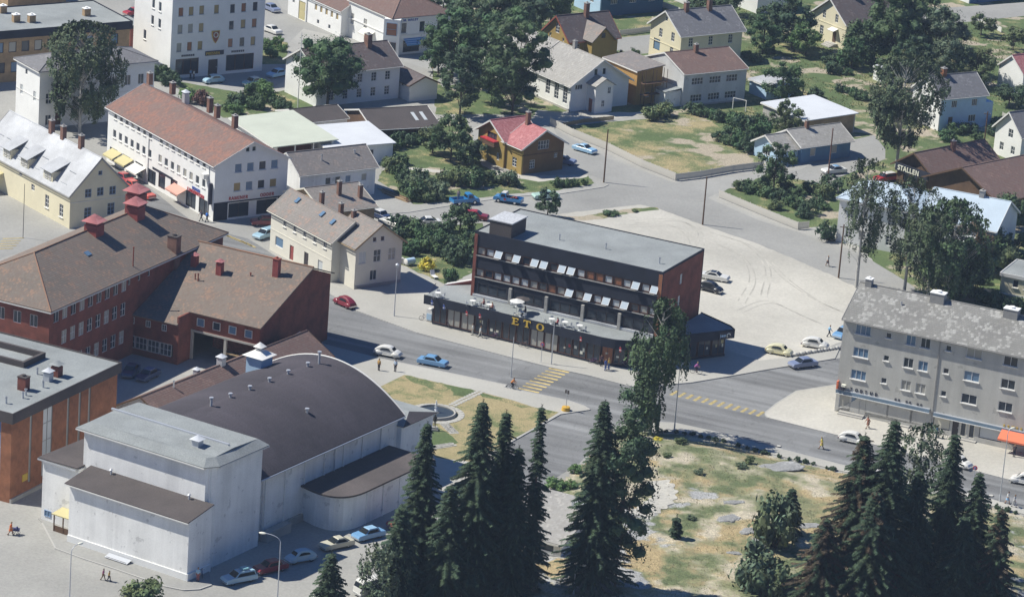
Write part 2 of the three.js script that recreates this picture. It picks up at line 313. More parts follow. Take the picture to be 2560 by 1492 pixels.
  vent(x, z, y0, y1, s, m, capM, name = 'roof_vent') { // box ventilator with a little pyramid hat
    const v = mesh(name, merge([bx(x - s / 2, x + s / 2, y0, y1 - s * .25, z - s / 2, z + s / 2), bx(x - s * .42, x + s * .42, y1 - s * .25, y1, z - s * .42, z + s * .42)]), m, this.g);
    const q = new THREE.CylinderGeometry(.05, s * .95, s * .5, 4); q.rotateY(Math.PI / 4); q.translate(x, y1 + s * .25, z); mesh('hat', q, capM, v); return v;
  }
  pipe(x, z, y0, y1, r, m = M.tin) { return mesh('vent_pipe', merge([cyl(r, r, y0, y1, x, z, 8), cyl(r * 1.5, r * 1.5, y1 - .12, y1, x, z, 8)]), m, this.g); }
  downpipe(k, u, y0, y1, m = M.tin) { const p = mesh('downpipe', cyl(.06, .06, y0, y1, 0, 0, 8), m, this.g); return this.place(k, p, this.S(k, u), 0, .08); }
  text(k, str, u, y, size, m, font, depth = .06) { // u = left end as seen from outside, in metres from the near corner
    const t = new TextGeometry(str, { font, size, depth, curveSegments: 3 }); const q = mesh('lettering', t, m, this.g); return this.place(k, q, this.S(k, u), y, .01);
  }
  awning(k, u0, u1, y, drop, reach, m, m2) {
    const a = this.S(k, u0), b = this.S(k, u1), w = Math.abs(b - a), n = m2 ? 6 : 1, root = new THREE.Group(); root.name = 'awning'; this.g.add(root);
    for (let i = 0; i < n; i++) { const q = this.slab([[-w / 2, -drop * i / n, reach * i / n], [w / 2, -drop * i / n, reach * i / n], [w / 2, -drop * (i + 1) / n, reach * (i + 1) / n], [-w / 2, -drop * (i + 1) / n, reach * (i + 1) / n]], .04); mesh('cloth', q, i % 2 ? m2 : m, root); }
    mesh('valance', bx(-w / 2, w / 2, -drop - .25, -drop, reach - .02, reach + .01), m, root);
    mesh('arm', merge([bar(V3(-w / 2 + .1, -drop, reach), V3(-w / 2 + .1, -drop, 0), .025), bar(V3(w / 2 - .1, -drop, reach), V3(w / 2 - .1, -drop, 0), .025)]), M.tin, root);
    return this.place(k, root, (a + b) / 2, y, .03);
  }
}
const fontSans = await new FontLoader().loadAsync('fonts/droid/droid_sans_bold.typeface.json');
const fontSerif = await new FontLoader().loadAsync('fonts/droid/droid_serif_bold.typeface.json');

function absorb(b, b2) { // move the pieces of a second block (same bearing) into the first building
  b.g.updateMatrixWorld(true); const o = b.g.worldToLocal(b2.g.position.clone()); for (const c of [...b2.g.children]) { c.position.add(o); b.g.add(c); }
  scene.remove(b2.g);
}

// ---------------------------------------------------------------- ground, roads, lawns
{
  const g = new THREE.PlaneGeometry(3000, 3000); g.rotateX(-Math.PI / 2);
  tag(mesh('ground', muv(g), M.ground), 'pale dusty asphalt and gravel ground of the town', 'ground', null, 'structure');
}
const straw = C(.335, .275, .145), green = C(.088, .128, .045), soil = C(.36, .31, .23), dgreen = C(.07, .10, .035), rockc = C(.34, .34, .33);
const grassTex = (dry, s, m, soilAmt = 0) => tmat(tex(512, m, (u, v) => {
  const n = fld(u, v, 5, s) * .5 + fld(u, v, 16, s + 7) * .5, n2 = fld(u, v, 10, s + 40, 4), f = hash(Math.floor(u * 512), Math.floor(v * 512), s);
  let c = mix(green, straw, sm(.56 - dry * .35, .80 - dry * .35, n + (f - .5) * .2)); if (n2 > .55) c = mix(c, dgreen, sm(.55, .75, n2) * (1 - dry) * .8);
  if (soilAmt) c = mix(c, soil, sm(.62 - soilAmt, .70 - soilAmt, fld(u, v, 5, s + 91))); const k = .78 + .44 * f; return c.map(x => x * k);
}), 1);
M.lawnDry = grassTex(.85, 70, 26); M.lawn = grassTex(.25, 71, 37); M.lawnMid = grassTex(.45, 72, 41, .03); M.garden = grassTex(.08, 73, 31, .03);
sheet('main_street', 'grey asphalt main street curving past the shop with the yellow letters', 'street', [-65.58,-86.55,-57.92,-74.88,-52.82,-64.9,-48.88,-57.99,-40.9,-53.47,-37.27,-47.95,-27.39,-31.29,-27.35,-30.81,-22.12,-22.7,-13.11,-14.98,0.5,-7.37,6.33,-4.29,11.95,-1.95,18.24,1.17,25.88,-2.47,31.29,-6.36,36.92,-10.58,46.94,-17.62,52.92,-23.06,53.63,-10.23,46.32,-6.15,40.56,-2.21,35.83,7.52,36.06,9.53,45.3,14.5,49.48,16.74,57.44,21.15,62.95,24.27,69.1,27.63,76.09,31.16,74.9,40.73,67.85,36.56,62.39,33.2,44.93,25.55,34.53,19.98,35.56,21.03,30.96,17.63,23.32,14.38,17.42,14.78,14.63,18.98,10.26,32.95,5.19,42.72,1.8,48.25,-2.29,55.37,-6.8,50.03,0.61,35.85,0.43,28.63,7.66,14.68,11.84,11.93,8.69,8.72,4.59,7.08,-0.17,5.34,0.15,4.32,-12.09,-0.54,-18.46,-2.97,-26.29,-7.09,-30.37,-9.64,-52.67,-54.01,-57.05,-61.34,-64.21,-75.77], .004, M.asphalt);
sheet('side_street', 'asphalt side street beside the gable of the white shop building', 'street', [-48.88,-57.99,-44.52,-60.33,-38.5,-66.18,-29.45,-64.85,-22.7,-71.55,-17.4,-73.87,-11.44,-78.92,-4.47,-84.48,-2.52,-86.29,6.68,-90.69,13.58,-96.3,14.42,-97.86,13.01,-101.52,11.11,-102.7,7.06,-108.46,6.77,-118.16,4.86,-130.73,14.54,-113.31,25.53,-101.99,39.53,-110.54,47.27,-115.97,56.53,-136.4,61.29,-141.46,62.68,-132.98,62.2,-126.42,53.48,-112.8,45.53,-108.26,38.86,-103.42,32.62,-98.27,30.64,-94.57,38.78,-83.81,44.64,-79.37,47.9,-75.57,53.6,-70.94,59.83,-58.34,63.5,-49.59,59.72,-45.9,52.35,-52.22,49.82,-56.44,44.36,-63.24,38.25,-70.79,39.47,-69.89,29.48,-79.01,22.46,-86.56,19.32,-87.8,6.8,-79.39,3.19,-76.75,-6.44,-71.43,-16.89,-63.83,-23.8,-60.24,-37.47,-54.34,-40.9,-53.47], .008, M.asphaltPale);
sheet('gravel_lot', 'pale gravel parking lot behind the dark office building', 'gravel lot', rough([6.8,-79.27,19.32,-87.67,22.46,-86.43,29.48,-78.88,39.47,-69.77,38.25,-70.67,44.35,-63.12,49.81,-56.33,52.35,-52.1,49.47,-36.94,48.42,-25.61,42.35,-18.07,35.93,-14.07,30.48,-16.82,15.73,-26.76,-4.13,-54.57,-4.59,-70.06], 0.25), .012, M.gravel);
sheet('shop_pavement', 'pale pavement in front of the shop with the yellow letters', 'pavement', [-26.95,-34.68,-27.35,-30.81,-22.12,-22.7,-13.11,-14.98,0.5,-7.37,6.33,-4.29,11.95,-1.95,17.21,1.02,18.24,1.17,19.6,0.62,25.88,-2.47,31.29,-6.36,36.92,-10.58,46.94,-17.62,48.24,-24.02,42.32,-17.56,35.93,-14.07,28.92,-19.5,18.18,-19.54,0.23,-18.91,-6.46,-21.47,-12.57,-31.7,-11.51,-38.48,-17.35,-45.48,-18.16,-35.19,-23.74,-32.18], .0, M.walk, .12);
sheet('block_forecourt', 'gravel forecourt of the grey apartment block', 'pavement', [46.32,-6.15,40.56,-2.21,37.59,3.42,35.83,7.52,35.78,8.68,36.13,9.65,45.3,14.5,49.48,16.74,57.44,21.15,62.95,24.27,69.1,27.63,74.65,30.64,77.23,9.38,70.98,9.35,51.63,-4.94], .0, M.gravel, .10);
sheet('lower_pavement', 'pale pavement strip below the main street along the park', 'pavement', [14.62,19.2,17.42,15.01,23.31,14.61,30.95,17.85,35.55,21.25,34.52,20.2,44.91,25.77,62.37,33.41,67.83,36.77,73.54,39.82,73.24,42.26,67.6,38.83,62.14,35.71,44.62,28.08,34.41,23.07,35.48,23.01,29.36,19.75,23.25,18.07,17.39,18.59], 0, M.walk, .11);
sheet('plaza_pavement', 'light grey pavement round the dry lawn and fountain', 'pavement', [-27.75,-9.25,-26.28,-6.99,-18.45,-2.88,-12.09,-0.45,0.15,4.41,-0.17,5.43,4.59,7.17,8.69,8.81,10.9,10.53,11.71,11.86,7.66,14.59,0.42,28.46,0.61,35.68,-6.8,50.03,-10.31,36.92,-16,14.93,-28.47,-6.08], 0, M.walk, .11);
sheet('dry_lawn', 'straw yellow dried lawn of the small plaza', 'lawn', [-14.04,3.51,-4,7.84,1.05,10.43,3.9,12.55,7.5,13.9,4.06,21.07,0.4,27.69,-2.94,35.35,-8.18,34.79,-12.21,28.78,-17.54,9.97], .118, M.lawnDry);
sheet('green_lawn_edge', 'green grass strip along the upper edge of the dry lawn', 'lawn', rough([-14.04,3.55,-4,7.89,-5.31,10.7,-7.04,10.39,-7.33,6.96,-8.46,10.02,-13.05,5.9], 0.3), .123, M.lawn);
sheet('green_lawn_edge', 'green grass strip beside the lower pavement of the plaza', 'lawn', rough([-3.36,8.4,1.05,10.57,3.75,12.58,2.36,13.35,-0.01,11.59,-2.99,10.18], 0.3), .123, M.lawn);
sheet('green_lawn_patch', 'greener grass patch round the statue by the fountain', 'lawn', rough([-11.04,21.5,-8.73,21.88,-7.55,24.71,-5.58,28.64,-8.36,30.53,-11.33,31.18,-11.86,26.53], 0.3), .123, M.lawn);
sheet('hayfield', 'patchy mown field behind the long white board fence', 'field', rough([7.43,-131.83,14.18,-136.75,21.43,-140.71,30.46,-147.52,39.67,-123.7,41.16,-117.1,25.71,-106.32,25.24,-107.22,14.16,-118.86], 0.25), .012, M.lawnMid);
sheet('garden_grass', 'rough green ground between the upper houses and the street trees', 'grass', rough([-15.62,-133.12,-17.95,-167.36,-17.71,-211.83,-6.49,-240.93,40.24,-256.46,116.33,-292.56,96.12,-129.99,87.27,-44.89,66.09,-39.83,60.83,-48.94,54.55,-71.78,50.69,-85.64,53.13,-107.25,54.58,-130.73,40.94,-121.2,22.27,-143.24,8.13,-143.01,0.82,-134.82,-1.83,-137.08], 0.25), .002, M.garden);
sheet('garden_grass', 'green gardens between the wooden houses', 'grass', rough([38.72,-245.75,57.38,-251.87,77.92,-223.39,98.48,-240.35,110.31,-244.11,100.67,-166.53,82.41,-151.21,72.92,-145.49,62.68,-161.12,60.19,-154.9,47.1,-139.71,40.85,-134.22,40.69,-124.7,30.89,-148.41,26.53,-154.58,39.96,-156.91,41.7,-185.4,39.28,-195.96], 0.25), .006, M.garden);
sheet('garden_grass', 'shady green garden beside the dark office building', 'grass', rough([-19.37,-60.17,-11.71,-67.91,-5.53,-71.05,-3.96,-48.82,-6.43,-44.79,-9.8,-38.35,-17.22,-46.37,-19.09,-51.96], 0.25), .016, M.garden);
sheet('garden_grass', 'overgrown garden in front of the house with the pink roof', 'grass', rough([-23.25,-90.05,-16.9,-78.43,-11.52,-80.81,-4.51,-85.89,-2.56,-87.71,5.36,-91.79,11.51,-97.08,12.07,-98.23,11.11,-102.02,-2.85,-98.92,-6.54,-103.36,-10.45,-133.1,-22.74,-117.8,-22.08,-102.46], 0.25), .012, M.garden);
sheet('garden_path', 'pale gravel path to the house with the pink roof', 'path', rough([-23.71,-97.98,-17.66,-97.6,-9.16,-96.87,-2.82,-97.91,2.86,-96.42,10.36,-100.8,11.01,-102.67,2.8,-100.11,-2.9,-100.94,-9.23,-98.88,-17.74,-99.27], 0.25), .016, M.gravel);
sheet('garden_grass', 'green garden behind the grey picket fence', 'grass', rough([32.91,-98.35,39.05,-90.28,44.85,-83.49,46.8,-82.11,50.99,-84.45,52.81,-105.13,47.12,-109.37,40.45,-109.62], 0.25), .016, M.garden);
sheet('church_yard', 'bare gravel yard beside the white chapel', 'yard', rough([0.83,-134.07,2.11,-141.27,7.95,-140.66,15.2,-143.51,22.3,-145.55,14.19,-137.88,7.03,-132.09,4.87,-130.36], 0.25), .014, M.gravel);
sheet('tower_lawn', 'green bank beside the tall white block', 'lawn', rough([-49.24,-168.78,-47.98,-176.04,-44.95,-175.24,-43.87,-159.53,-48.5,-158.13], 0.25), .012, M.lawn);
sheet('garden_grass', 'green hedge garden behind the white shop building', 'grass', rough([-66.47,-146.22,-62.61,-142.59,-47.95,-136.73,-41.06,-142.66,-36.16,-130.98,-33.43,-120.6,-47.35,-123.26,-51.36,-120.63], 0.25), .012, M.garden);
sheet('garden_grass', 'mown lawn in front of the blue house', 'grass', rough([15.61,-212.61,23.01,-217.31,22.89,-207.98,16.89,-201.99], 0.25), .012, M.lawn);
sheet('upper_street', 'pale asphalt street past the tall white block', 'street', [-75.44,-189.61,-69.94,-158.24,-66.87,-144.5,-62.35,-140.29,-47.81,-135.23,-43.42,-146.7,-44.68,-174.47,-42.86,-186.42,-37.93,-183.53,-24.3,-168.79,-15.61,-161.45,-9.78,-173.2,-22.41,-172.75,-38.43,-190.5,-47.88,-200.27,-49.57,-207.22,-53.62,-215.46,-78.7,-207.23], .004, M.asphaltPale);
sheet('upper_street', 'asphalt street between the timber houses', 'street', [-16.43,-156.32,-5.01,-183.23,16.44,-197.8,22.82,-202.48,40.82,-208.1,44.3,-211.93,43.91,-209.06,43.54,-199.93,40.48,-198.99,20.69,-186.77,16.4,-188.06,-15.21,-151.86], .004, M.asphaltPale);
sheet('upper_street', 'asphalt road at the upper gardens', 'street', [74.92,-236.72,82.37,-243.01,99.94,-253.63,112.5,-261.73,110.31,-244.11,98.59,-241.36,77.24,-225.99], .014, M.asphaltPale);
sheet('left_street', 'asphalt street end at the house with the yellow awning', 'street', [-82.75,-34.74,-77.52,-44.68,-72.62,-46.52,-71.95,-42.04,-75.97,-34.75,-80.95,-24.1], .004, M.asphaltPale);
sheet('theatre_pavement', 'grey asphalt walk with a pale kerb round the windowless white theatre', 'pavement', [-55.6, 66, -54.9, 67.3, -52.2, 74.9, -48.5, 77.4, -44.4, 79.8, -38, 83.9, -35.8, 84.6, -34, 84, -32.7, 82.4, -33.5, 78, -45, 68, -54, 62], 0, M.asphaltPale, .12);
tag(mesh('kerb', merge(pairs([-54.9, 67.3, -52.2, 74.9, -48.5, 77.4, -44.4, 79.8, -38, 83.9, -35.8, 84.6, -34, 84, -32.7, 82.4]).slice(0, -1).map((p, i) => { const a = pairs([-54.9, 67.3, -52.2, 74.9, -48.5, 77.4, -44.4, 79.8, -38, 83.9, -35.8, 84.6, -34, 84, -32.7, 82.4]), q = a[i + 1], L = Math.hypot(q[0] - p[0], q[1] - p[1]), b = bx(-L / 2, L / 2, 0, .135, -.09, .09); b.rotateY(-Math.atan2(q[1] - p[1], q[0] - p[0])); b.translate((p[0] + q[0]) / 2, 0, (p[1] + q[1]) / 2); return b; })), M.kerb), 'pale stone kerb along the theatre walk', 'kerb', null, 'structure');
// crossings: yellow painted bars, each a piece of its own
function crossing(label, a, b, n, len, wid, deg, y, lm = M.line) { // centres run from a to b
  const g = thing('crosswalk', label, 'crosswalk', 0, 0); g.userData.kind = 'structure';
  for (let i = 0; i < n; i++) { const t = n > 1 ? i / (n - 1) : 0, s = new THREE.PlaneGeometry(len * rr(.92, 1.03), wid * rr(.9, 1.05)); s.rotateX(-Math.PI / 2); const m = mesh('stripe', muv(s), lm, g); m.position.set(a[0] + (b[0] - a[0]) * t, y, a[1] + (b[1] - a[1]) * t); m.rotation.y = -deg * RAD; }
}
crossing('yellow striped crosswalk over the main street by the cyclist', [3.23,5.74], [7.3,-3.54], 9, 3.1, .42, 22, .013);
crossing('yellow striped crosswalk across the mouth of the road by the apartment block', [23.39,2.28], [35.13,8.13], 12, 2.2, .5, -62, .013, M.lineWorn);
crossing('yellow striped crosswalk by the red brick house with ventilators', [-46.24,-56.27], [-40.24,-50.4], 9, 2.8, .42, 52, .017, M.lineWorn);
crossing('faded yellow crosswalk beside the red brick roof at the left street', [-75.65,-44.87], [-76.36,-39.48], 5, 3.2, .42, -20, .013, M.lineWorn);
// ---- park knoll with thin grass, sand and bare rock
const parkPts = pairs([14.62,19.42,17.39,18.82,23.24,18.34,29.35,20.01,35.46,23.27,34.4,23.33,44.6,28.34,62.12,35.96,67.57,39.08,73.22,42.5,73.6,73.32,21.89,89.9,-2.32,94.46,-2.84,80.03,1.46,62.23,3.1,47.98,5.64,43.63,10.12,34.45]);
const inside = (x, z, P) => { let c = false; for (let i = 0, j = P.length - 1; i < P.length; j = i++) { const [xi, zi] = P[i], [xj, zj] = P[j]; if ((zi > z) !== (zj > z) && x < (xj - xi) * (z - zi) / (zj - zi) + xi) c = !c; } return c; };
const edgeD = (x, z, P) => { let m = 1e9; for (let i = 0, j = P.length - 1; i < P.length; j = i++) { const [xi, zi] = P[i], [xj, zj] = P[j], dx = xj - xi, dz = zj - zi, t = Math.max(0, Math.min(1, ((x - xi) * dx + (z - zi) * dz) / (dx * dx + dz * dz))); m = Math.min(m, Math.hypot(x - xi - dx * t, z - zi - dz * t)); } return m; };
function parkH(x, z) { if (!inside(x, z, parkPts)) return 0; const d = edgeD(x, z, parkPts), k = sm(0, 9, d); return .02 + k * (1.1 + .5 * fbm(x / 60 + 5, z / 60 + 5, 8, 4, 301) + .35 * (fbm(x / 20 + 5, z / 20 + 5, 16, 3, 305) - .5)); }
{
  const s = shp(parkPts.map(([x, z]) => [x, -z])); let xs = parkPts.map(p => p[0]), zs = parkPts.map(p => p[1]);
  const x0 = Math.min(...xs), x1 = Math.max(...xs), z0 = Math.min(...zs), z1 = Math.max(...zs), st = .5, nx = Math.ceil((x1 - x0) / st), nz = Math.ceil((z1 - z0) / st), pos = [], H = [];
  for (let j = 0; j <= nz; j++) for (let i = 0; i <= nx; i++) H.push(parkH(x0 + i * st, z0 + j * st));
  const P = (i, j) => [x0 + i * st, H[j * (nx + 1) + i], z0 + j * st];
  for (let j = 0; j < nz; j++) for (let i = 0; i < nx; i++) { const q = [[i, j], [i, j + 1], [i + 1, j + 1], [i + 1, j]]; if (q.every(([a, b]) => H[b * (nx + 1) + a] > 0)) { pos.push(...P(...q[0]), ...P(...q[1]), ...P(...q[2]), ...P(...q[0]), ...P(...q[2]), ...P(...q[3])); } }
  const g = new THREE.BufferGeometry(); g.setAttribute('position', new THREE.Float32BufferAttribute(pos, 3));
  const uv = []; for (let i = 0; i < pos.length; i += 3) uv.push(pos[i], pos[i + 2]); g.setAttribute('uv', new THREE.Float32BufferAttribute(uv, 2)); g.computeVertexNormals();
  M.park = tmat(tex(1024, 75, (u, v) => {
    const x = u * 75, f = hash(Math.floor(u * 1024), Math.floor(v * 1024), 80), n = fld(u, v, 10, 81, 4), n2 = fld(u, v, 16, 85), n3 = fld(u, v, 5, 88);
    const n4 = fld(u * 2, v * 2, 16, 92), e = n * .45 + n4 * .55; let c = mix(C(.44, .39, .29), C(.36, .28, .15), sm(.42, .58, n2)); c = mix(c, C(.165, .178, .09), .85 * sm(.43, .56, e + (f - .5) * .16)); c = mix(c, C(.11, .135, .06), sm(.53, .66, e + (n3 - .5) * .5)); c = mix(c, rockc, sm(.64, .7, n3 + (n4 - .5) * .3)); const k = .75 + .5 * f; return c.map(q => q * k);
  }), 1);
  tag(mesh('park_knoll', g, M.park), 'thin grass, sand and bare rock of the small park', 'park ground', null, 'structure');
}
{ // gravel path draped over the knoll
  const c = new THREE.CatmullRomCurve3(pairs([20.32,40.56,21.3,43.39,20.81,47.09,19.17,50.58,17.56,53.24]).map(([x, z]) => V3(x, 0, z))), v = [], n = 40, m = 6; const P = (i, k) => { const p = c.getPoint(i / n), t = c.getTangent(i / n), w = (1.5 + .25 * Math.sin(i * 1.3)) * (k / m * 2 - 1), x = p.x - t.z * w, z = p.z + t.x * w; return [x, parkH(x, z) + .05, z]; };
  for (let i = 0; i < n; i++) for (let k = 0; k < m; k++) v.push(...P(i, k), ...P(i + 1, k), ...P(i + 1, k + 1), ...P(i, k), ...P(i + 1, k + 1), ...P(i, k + 1));
  const g = new THREE.BufferGeometry(); g.setAttribute('position', new THREE.Float32BufferAttribute(v, 3)); g.computeVertexNormals(); tag(mesh('park_path', muv(g), M.gravel), 'pale gravel path through the park by the tall spruces', 'path', null, 'structure');
}

// kerbstones along the pavements
function kerbs(label, pts, h = .14) { const P = pairs(pts), l = []; for (let i = 0; i < P.length - 1; i++) { const p = P[i], q = P[i + 1], L = Math.hypot(q[0] - p[0], q[1] - p[1]), n = Math.max(1, Math.round(L / 1.2)); for (let k = 0; k < n; k++) { const b = bx(-L / n / 2 + .012, L / n / 2 - .012, 0, h - .006 * rnd(), -.08, .08); b.rotateY(-Math.atan2(q[1] - p[1], q[0] - p[0])); b.translate(p[0] + (q[0] - p[0]) * (k + .5) / n, 0, p[1] + (q[1] - p[1]) * (k + .5) / n); l.push(b); } } const m = mesh('kerb', merge(l), M.kerb); tag(m, label, 'kerb', null, 'structure'); }
kerbs('kerbstones along the shop pavement', [-27.35,-30.81,-22.12,-22.7,-13.11,-14.98,0.5,-7.37,6.33,-4.29,11.95,-1.95,17.21,1.02,18.24,1.17,19.6,0.62,25.88,-2.47,31.29,-6.36,36.92,-10.58,46.94,-17.62]);
kerbs('kerbstones along the plaza pavement', [-26.28,-6.99,-18.45,-2.88,-12.09,-0.45,0.15,4.41,-0.17,5.43,4.59,7.17,8.69,8.81,10.9,10.53,11.71,11.86,7.66,14.59,0.42,28.46], .13);
kerbs('kerbstones along the lower pavement', [14.62,19.2,17.42,15.01,23.31,14.61,30.95,17.85,35.55,21.25,34.52,20.2,44.91,25.77,62.37,33.41,67.83,36.77], .13);
kerbs('kerbstones round the forecourt of the apartment block', [46.32,-6.15,40.56,-2.21,37.59,3.42,35.83,7.52,35.78,8.68,36.13,9.65,45.3,14.5,49.48,16.74,57.44,21.15,62.95,24.27,69.1,27.63], .12);
kerbs('kerbstones along the garden corner by the dark pole', [-22.15,-71.38,-17.39,-73.57,-11.43,-78.6,-4.46,-84.16,-2.52,-86.03,6.68,-90.43,13.58,-96.04,14.42,-97.73], .1);

sheet('weed_strip', 'strip of trampled weeds and soil along the gravel lot', 'verge', rough([6.82,-78.01,10.46,-78.96,14.12,-81.82,18.75,-85.58,22.28,-86.83,22.63,-85.64,18.73,-83.02,14.12,-78.97,10.48,-76.45,6.84,-75.51], .3), .02, grassTex(.2, 75, 19, .16));

// wheel tracks pressed into the gravel lot
{ const tm = mottle(.415, .396, .345, .4, 9, 18), g = thing('wheel_tracks', 'curved wheel tracks pressed into the gravel lot', 'tracks', 0, 0); g.userData.kind = 'structure'; const arc = (pts) => { const c = new THREE.CatmullRomCurve3(pts.map(([x, z]) => V3(x, .022, z))), n = 26, v = []; let pa, pb; for (let i = 0; i <= n; i++) { const p = c.getPoint(i / n), t = c.getTangent(i / n), w = .11 * rr(.75, 1.2), a = [p.x - t.z * w, .022, p.z + t.x * w], b = [p.x + t.z * w, .022, p.z - t.x * w]; if (i && rnd() > .12) v.push(...pa, ...a, ...b, ...pa, ...b, ...pb); pa = a; pb = b; } const q = new THREE.BufferGeometry(); q.setAttribute('position', new THREE.Float32BufferAttribute(v, 3)); q.computeVertexNormals(); mesh('track', muv(q), tm, g); };
  for (const P of [[17.77,-78.35,25.13,-80.89,28.31,-76.09,28.49,-68.79], [15.93,-75.38,24.15,-77.5,26.77,-72,27.32,-64.89], [30.48,-75.41,35.75,-70.64,38.53,-59.43,37.4,-44.91], [29.46,-71.47,34.63,-64.35,35.98,-53.02,33.81,-41.27], [39.01,-62.49,41.08,-54.28,45.79,-44.18,48.98,-40.07], [32.76,-35.57,38.15,-42.33,42.02,-37.8,45.2,-33.78]]) { const a = pairs(P); arc(a); arc(a.map(([x, z]) => [x + rr(.7, 1.1), z + rr(.6, 1.1)])); } }

// ---------------------------------------------------------------- buildings
{ // dark office and shop building with tilted windows above a glazed podium
  const b = new Bld('office_building', 'dark office block with tilting windows above the shop reading ETO', [20.86,-8.51],25.8, 29.8, 14.1, 13.7, { wall: M.black, roofMat: M.felt, ov: .0, fascia: .2, parapet: .25, fasciaMat: M.black });
  b.faces.r.mat = M.brick; b.faces.l.mat = M.brick;
  const pn = [M.glassPale, M.glassCurtain, M.glass, M.glassOrange, M.glassPale];
  for (const [v, opens, seedv] of [[11.1, [1.0, 3.8, 14, 15.4, 18.3, 19.8, 22.6, 25.5], 3], [7.85, [5.3, 8.2, 11.1, 13.9], 9]]) {
    for (let i = 0; i < 20; i++) {
      const u = 1.05 + i * 1.452, s = b.S('f', u), open = opens.some(q => Math.abs(q - u) < .5);
      b.faces.f.holes.push([s - .72, s + .72, v - .65, v + .65]);
      const f = mesh('window', frameGeo(1.43, 1.3, 1, 1, .2), M.frameBrown, b.g); b.place('f', f, s, v, -.12);
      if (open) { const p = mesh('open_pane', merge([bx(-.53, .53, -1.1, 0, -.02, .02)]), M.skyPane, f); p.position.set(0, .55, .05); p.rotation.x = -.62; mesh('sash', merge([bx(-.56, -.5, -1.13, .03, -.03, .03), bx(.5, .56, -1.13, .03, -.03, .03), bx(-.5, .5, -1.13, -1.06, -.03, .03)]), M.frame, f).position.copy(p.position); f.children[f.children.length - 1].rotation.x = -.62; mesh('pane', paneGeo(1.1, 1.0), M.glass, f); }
      else mesh('pane', paneGeo(1.1, 1.0), pn[Math.floor(hash(i, seedv, 5) * 5)], f);
    }
    b.panel('window_sill', 'f', .4, 29.4, v - .78, v - .68, .14, M.chimneyGrey);
  }
  for (let i = 0; i < 5; i++) { const u = 1.6 + i * 5.8; b.win('f', u + 1.6, u + 1.6, 1, 5.5, 4.6, 1.5, { cols: 3, frame: M.frameDark, fw: .1 }); if (i) b.panel('pillar', 'f', u - 1.6, u - 1.15, 4.2, 6.6, .35, M.concrete, .0); }
  b.panel('ledge', 'f', .5, 29.4, 4.25, 4.6, .25, M.metal);
  b.panel('brick_pier', 'f', 0, .55, 4.2, 13.5, .12, M.brickOrange); b.panel('brick_pier', 'f', 29.3, 29.8, 4.2, 13.5, .12, M.brick);
  b.win('r', 6.6, 6.6, 1, 11.25, .75, 1.5, { frame: M.frame, pane: M.glassPale }); b.win('r', 6.45, 6.45, 1, 8.05, .75, 1.5, { frame: M.frame, pane: M.glassPale });
  b.finish();
  const ph = b.box('lift_house', -27.6, -24.1, 13.8, 16, -4.7, -.05, M.feltDark); mesh('lift_house_roof', bx(-27.75, -23.95, 16, 16.15, -4.85, .05), M.metal, ph);
  for (const [x, z] of [[-18.43,-4.31], [-11.27,-4.76], [-2.32,-3.71], [-25.01,-3.13]]) b.pipe(x, z, 13.8, 14.7, .1);

  // glazed ground floor and terrace of the same building
  const ring = [[-35, 4.6], [-20, 4.75], [-6.3, 5.2], [-4.2, 4.9], [-2.6, 4.1], [-1.5, 3.1], [7.4, -10.4], [6.2, -11.6], [.3, -14.4], [.3, -.3], [-29.9, -.3], [-29.9, -6], [-35, -1.6]];
  const flat = (pts, y0, y1) => { const q = ext(shp(pts.map(([x, z]) => [x, -z])), y1 - y0); q.rotateX(-Math.PI / 2); q.translate(0, y0, 0); return muv(q); };
  mesh('podium_fascia', flat(ring, 3.0, 4.14), M.black, b.g); mesh('terrace', flat(ring.map(([x, z]) => [x, z]).map(([x, z]) => [x * .998, z - .1]), 4.145, 4.2), M.felt, b.g);
  mesh('terrace_rim', merge(ring.slice(0, 8).map((p, i) => { const q = ring[i + 1], L = Math.hypot(q[0] - p[0], q[1] - p[1]), k = bx(-L / 2, L / 2, 4.14, 4.34, -.12, .0); k.rotateY(-Math.atan2(q[1] - p[1], q[0] - p[0])); k.translate((p[0] + q[0]) / 2, 0, (p[1] + q[1]) / 2); return k; })), M.black, b.g);
  const warm = [M.glass, M.glass, M.glassCurtain, M.glassOrange, M.glass], bills = [M.letterWhite, M.curtainCream, M.awnYellow, M.glassPale, M.letterRed, M.awnOrange];
  const glaze = (p, q, n, y0 = .45, y1 = 2.95) => { const L = Math.hypot(q[0] - p[0], q[1] - p[1]), ang = Math.atan2(-(q[1] - p[1]), q[0] - p[0]), w = L / n; for (let i = 0; i < n; i++) { const t = (i + .5) / n, f = mesh('shop_window', frameGeo(+(w - .12).toFixed(2), y1 - y0, 2, 1, .09), M.frameBrown, b.g); f.position.set(p[0] + (q[0] - p[0]) * t, (y0 + y1) / 2, p[1] + (q[1] - p[1]) * t); f.rotation.y = ang; mesh('pane', paneGeo(+(w - .12).toFixed(2), y1 - y0), warm[Math.floor(hash(i, n, 3) * 5)], f); const nb = Math.floor(hash(i, n, 8) * 4); for (let k = 0; k < nb; k++) { const pw = rr(.2, .42), ph = rr(.25, .55), q = mesh('poster', bx(-pw / 2, pw / 2, -ph / 2, ph / 2, 0, .012), bills[Math.floor(rnd() * rnd() * 6)], f); q.position.set(rr(-w / 2 + .4, w / 2 - .4), rr(-.75, .75), -.022 + k * .004); } } };
  mesh('plinth', flat([[-33.6, 4.25], [-20, 4.4], [-6.4, 4.8], [-3, 3.6], [-1.9, 2.4], [6.3, -10.1], [5.2, -11], [0, -14], [-29, -5], [-33.6, -1.2]], 0, .45), M.black, b.g);
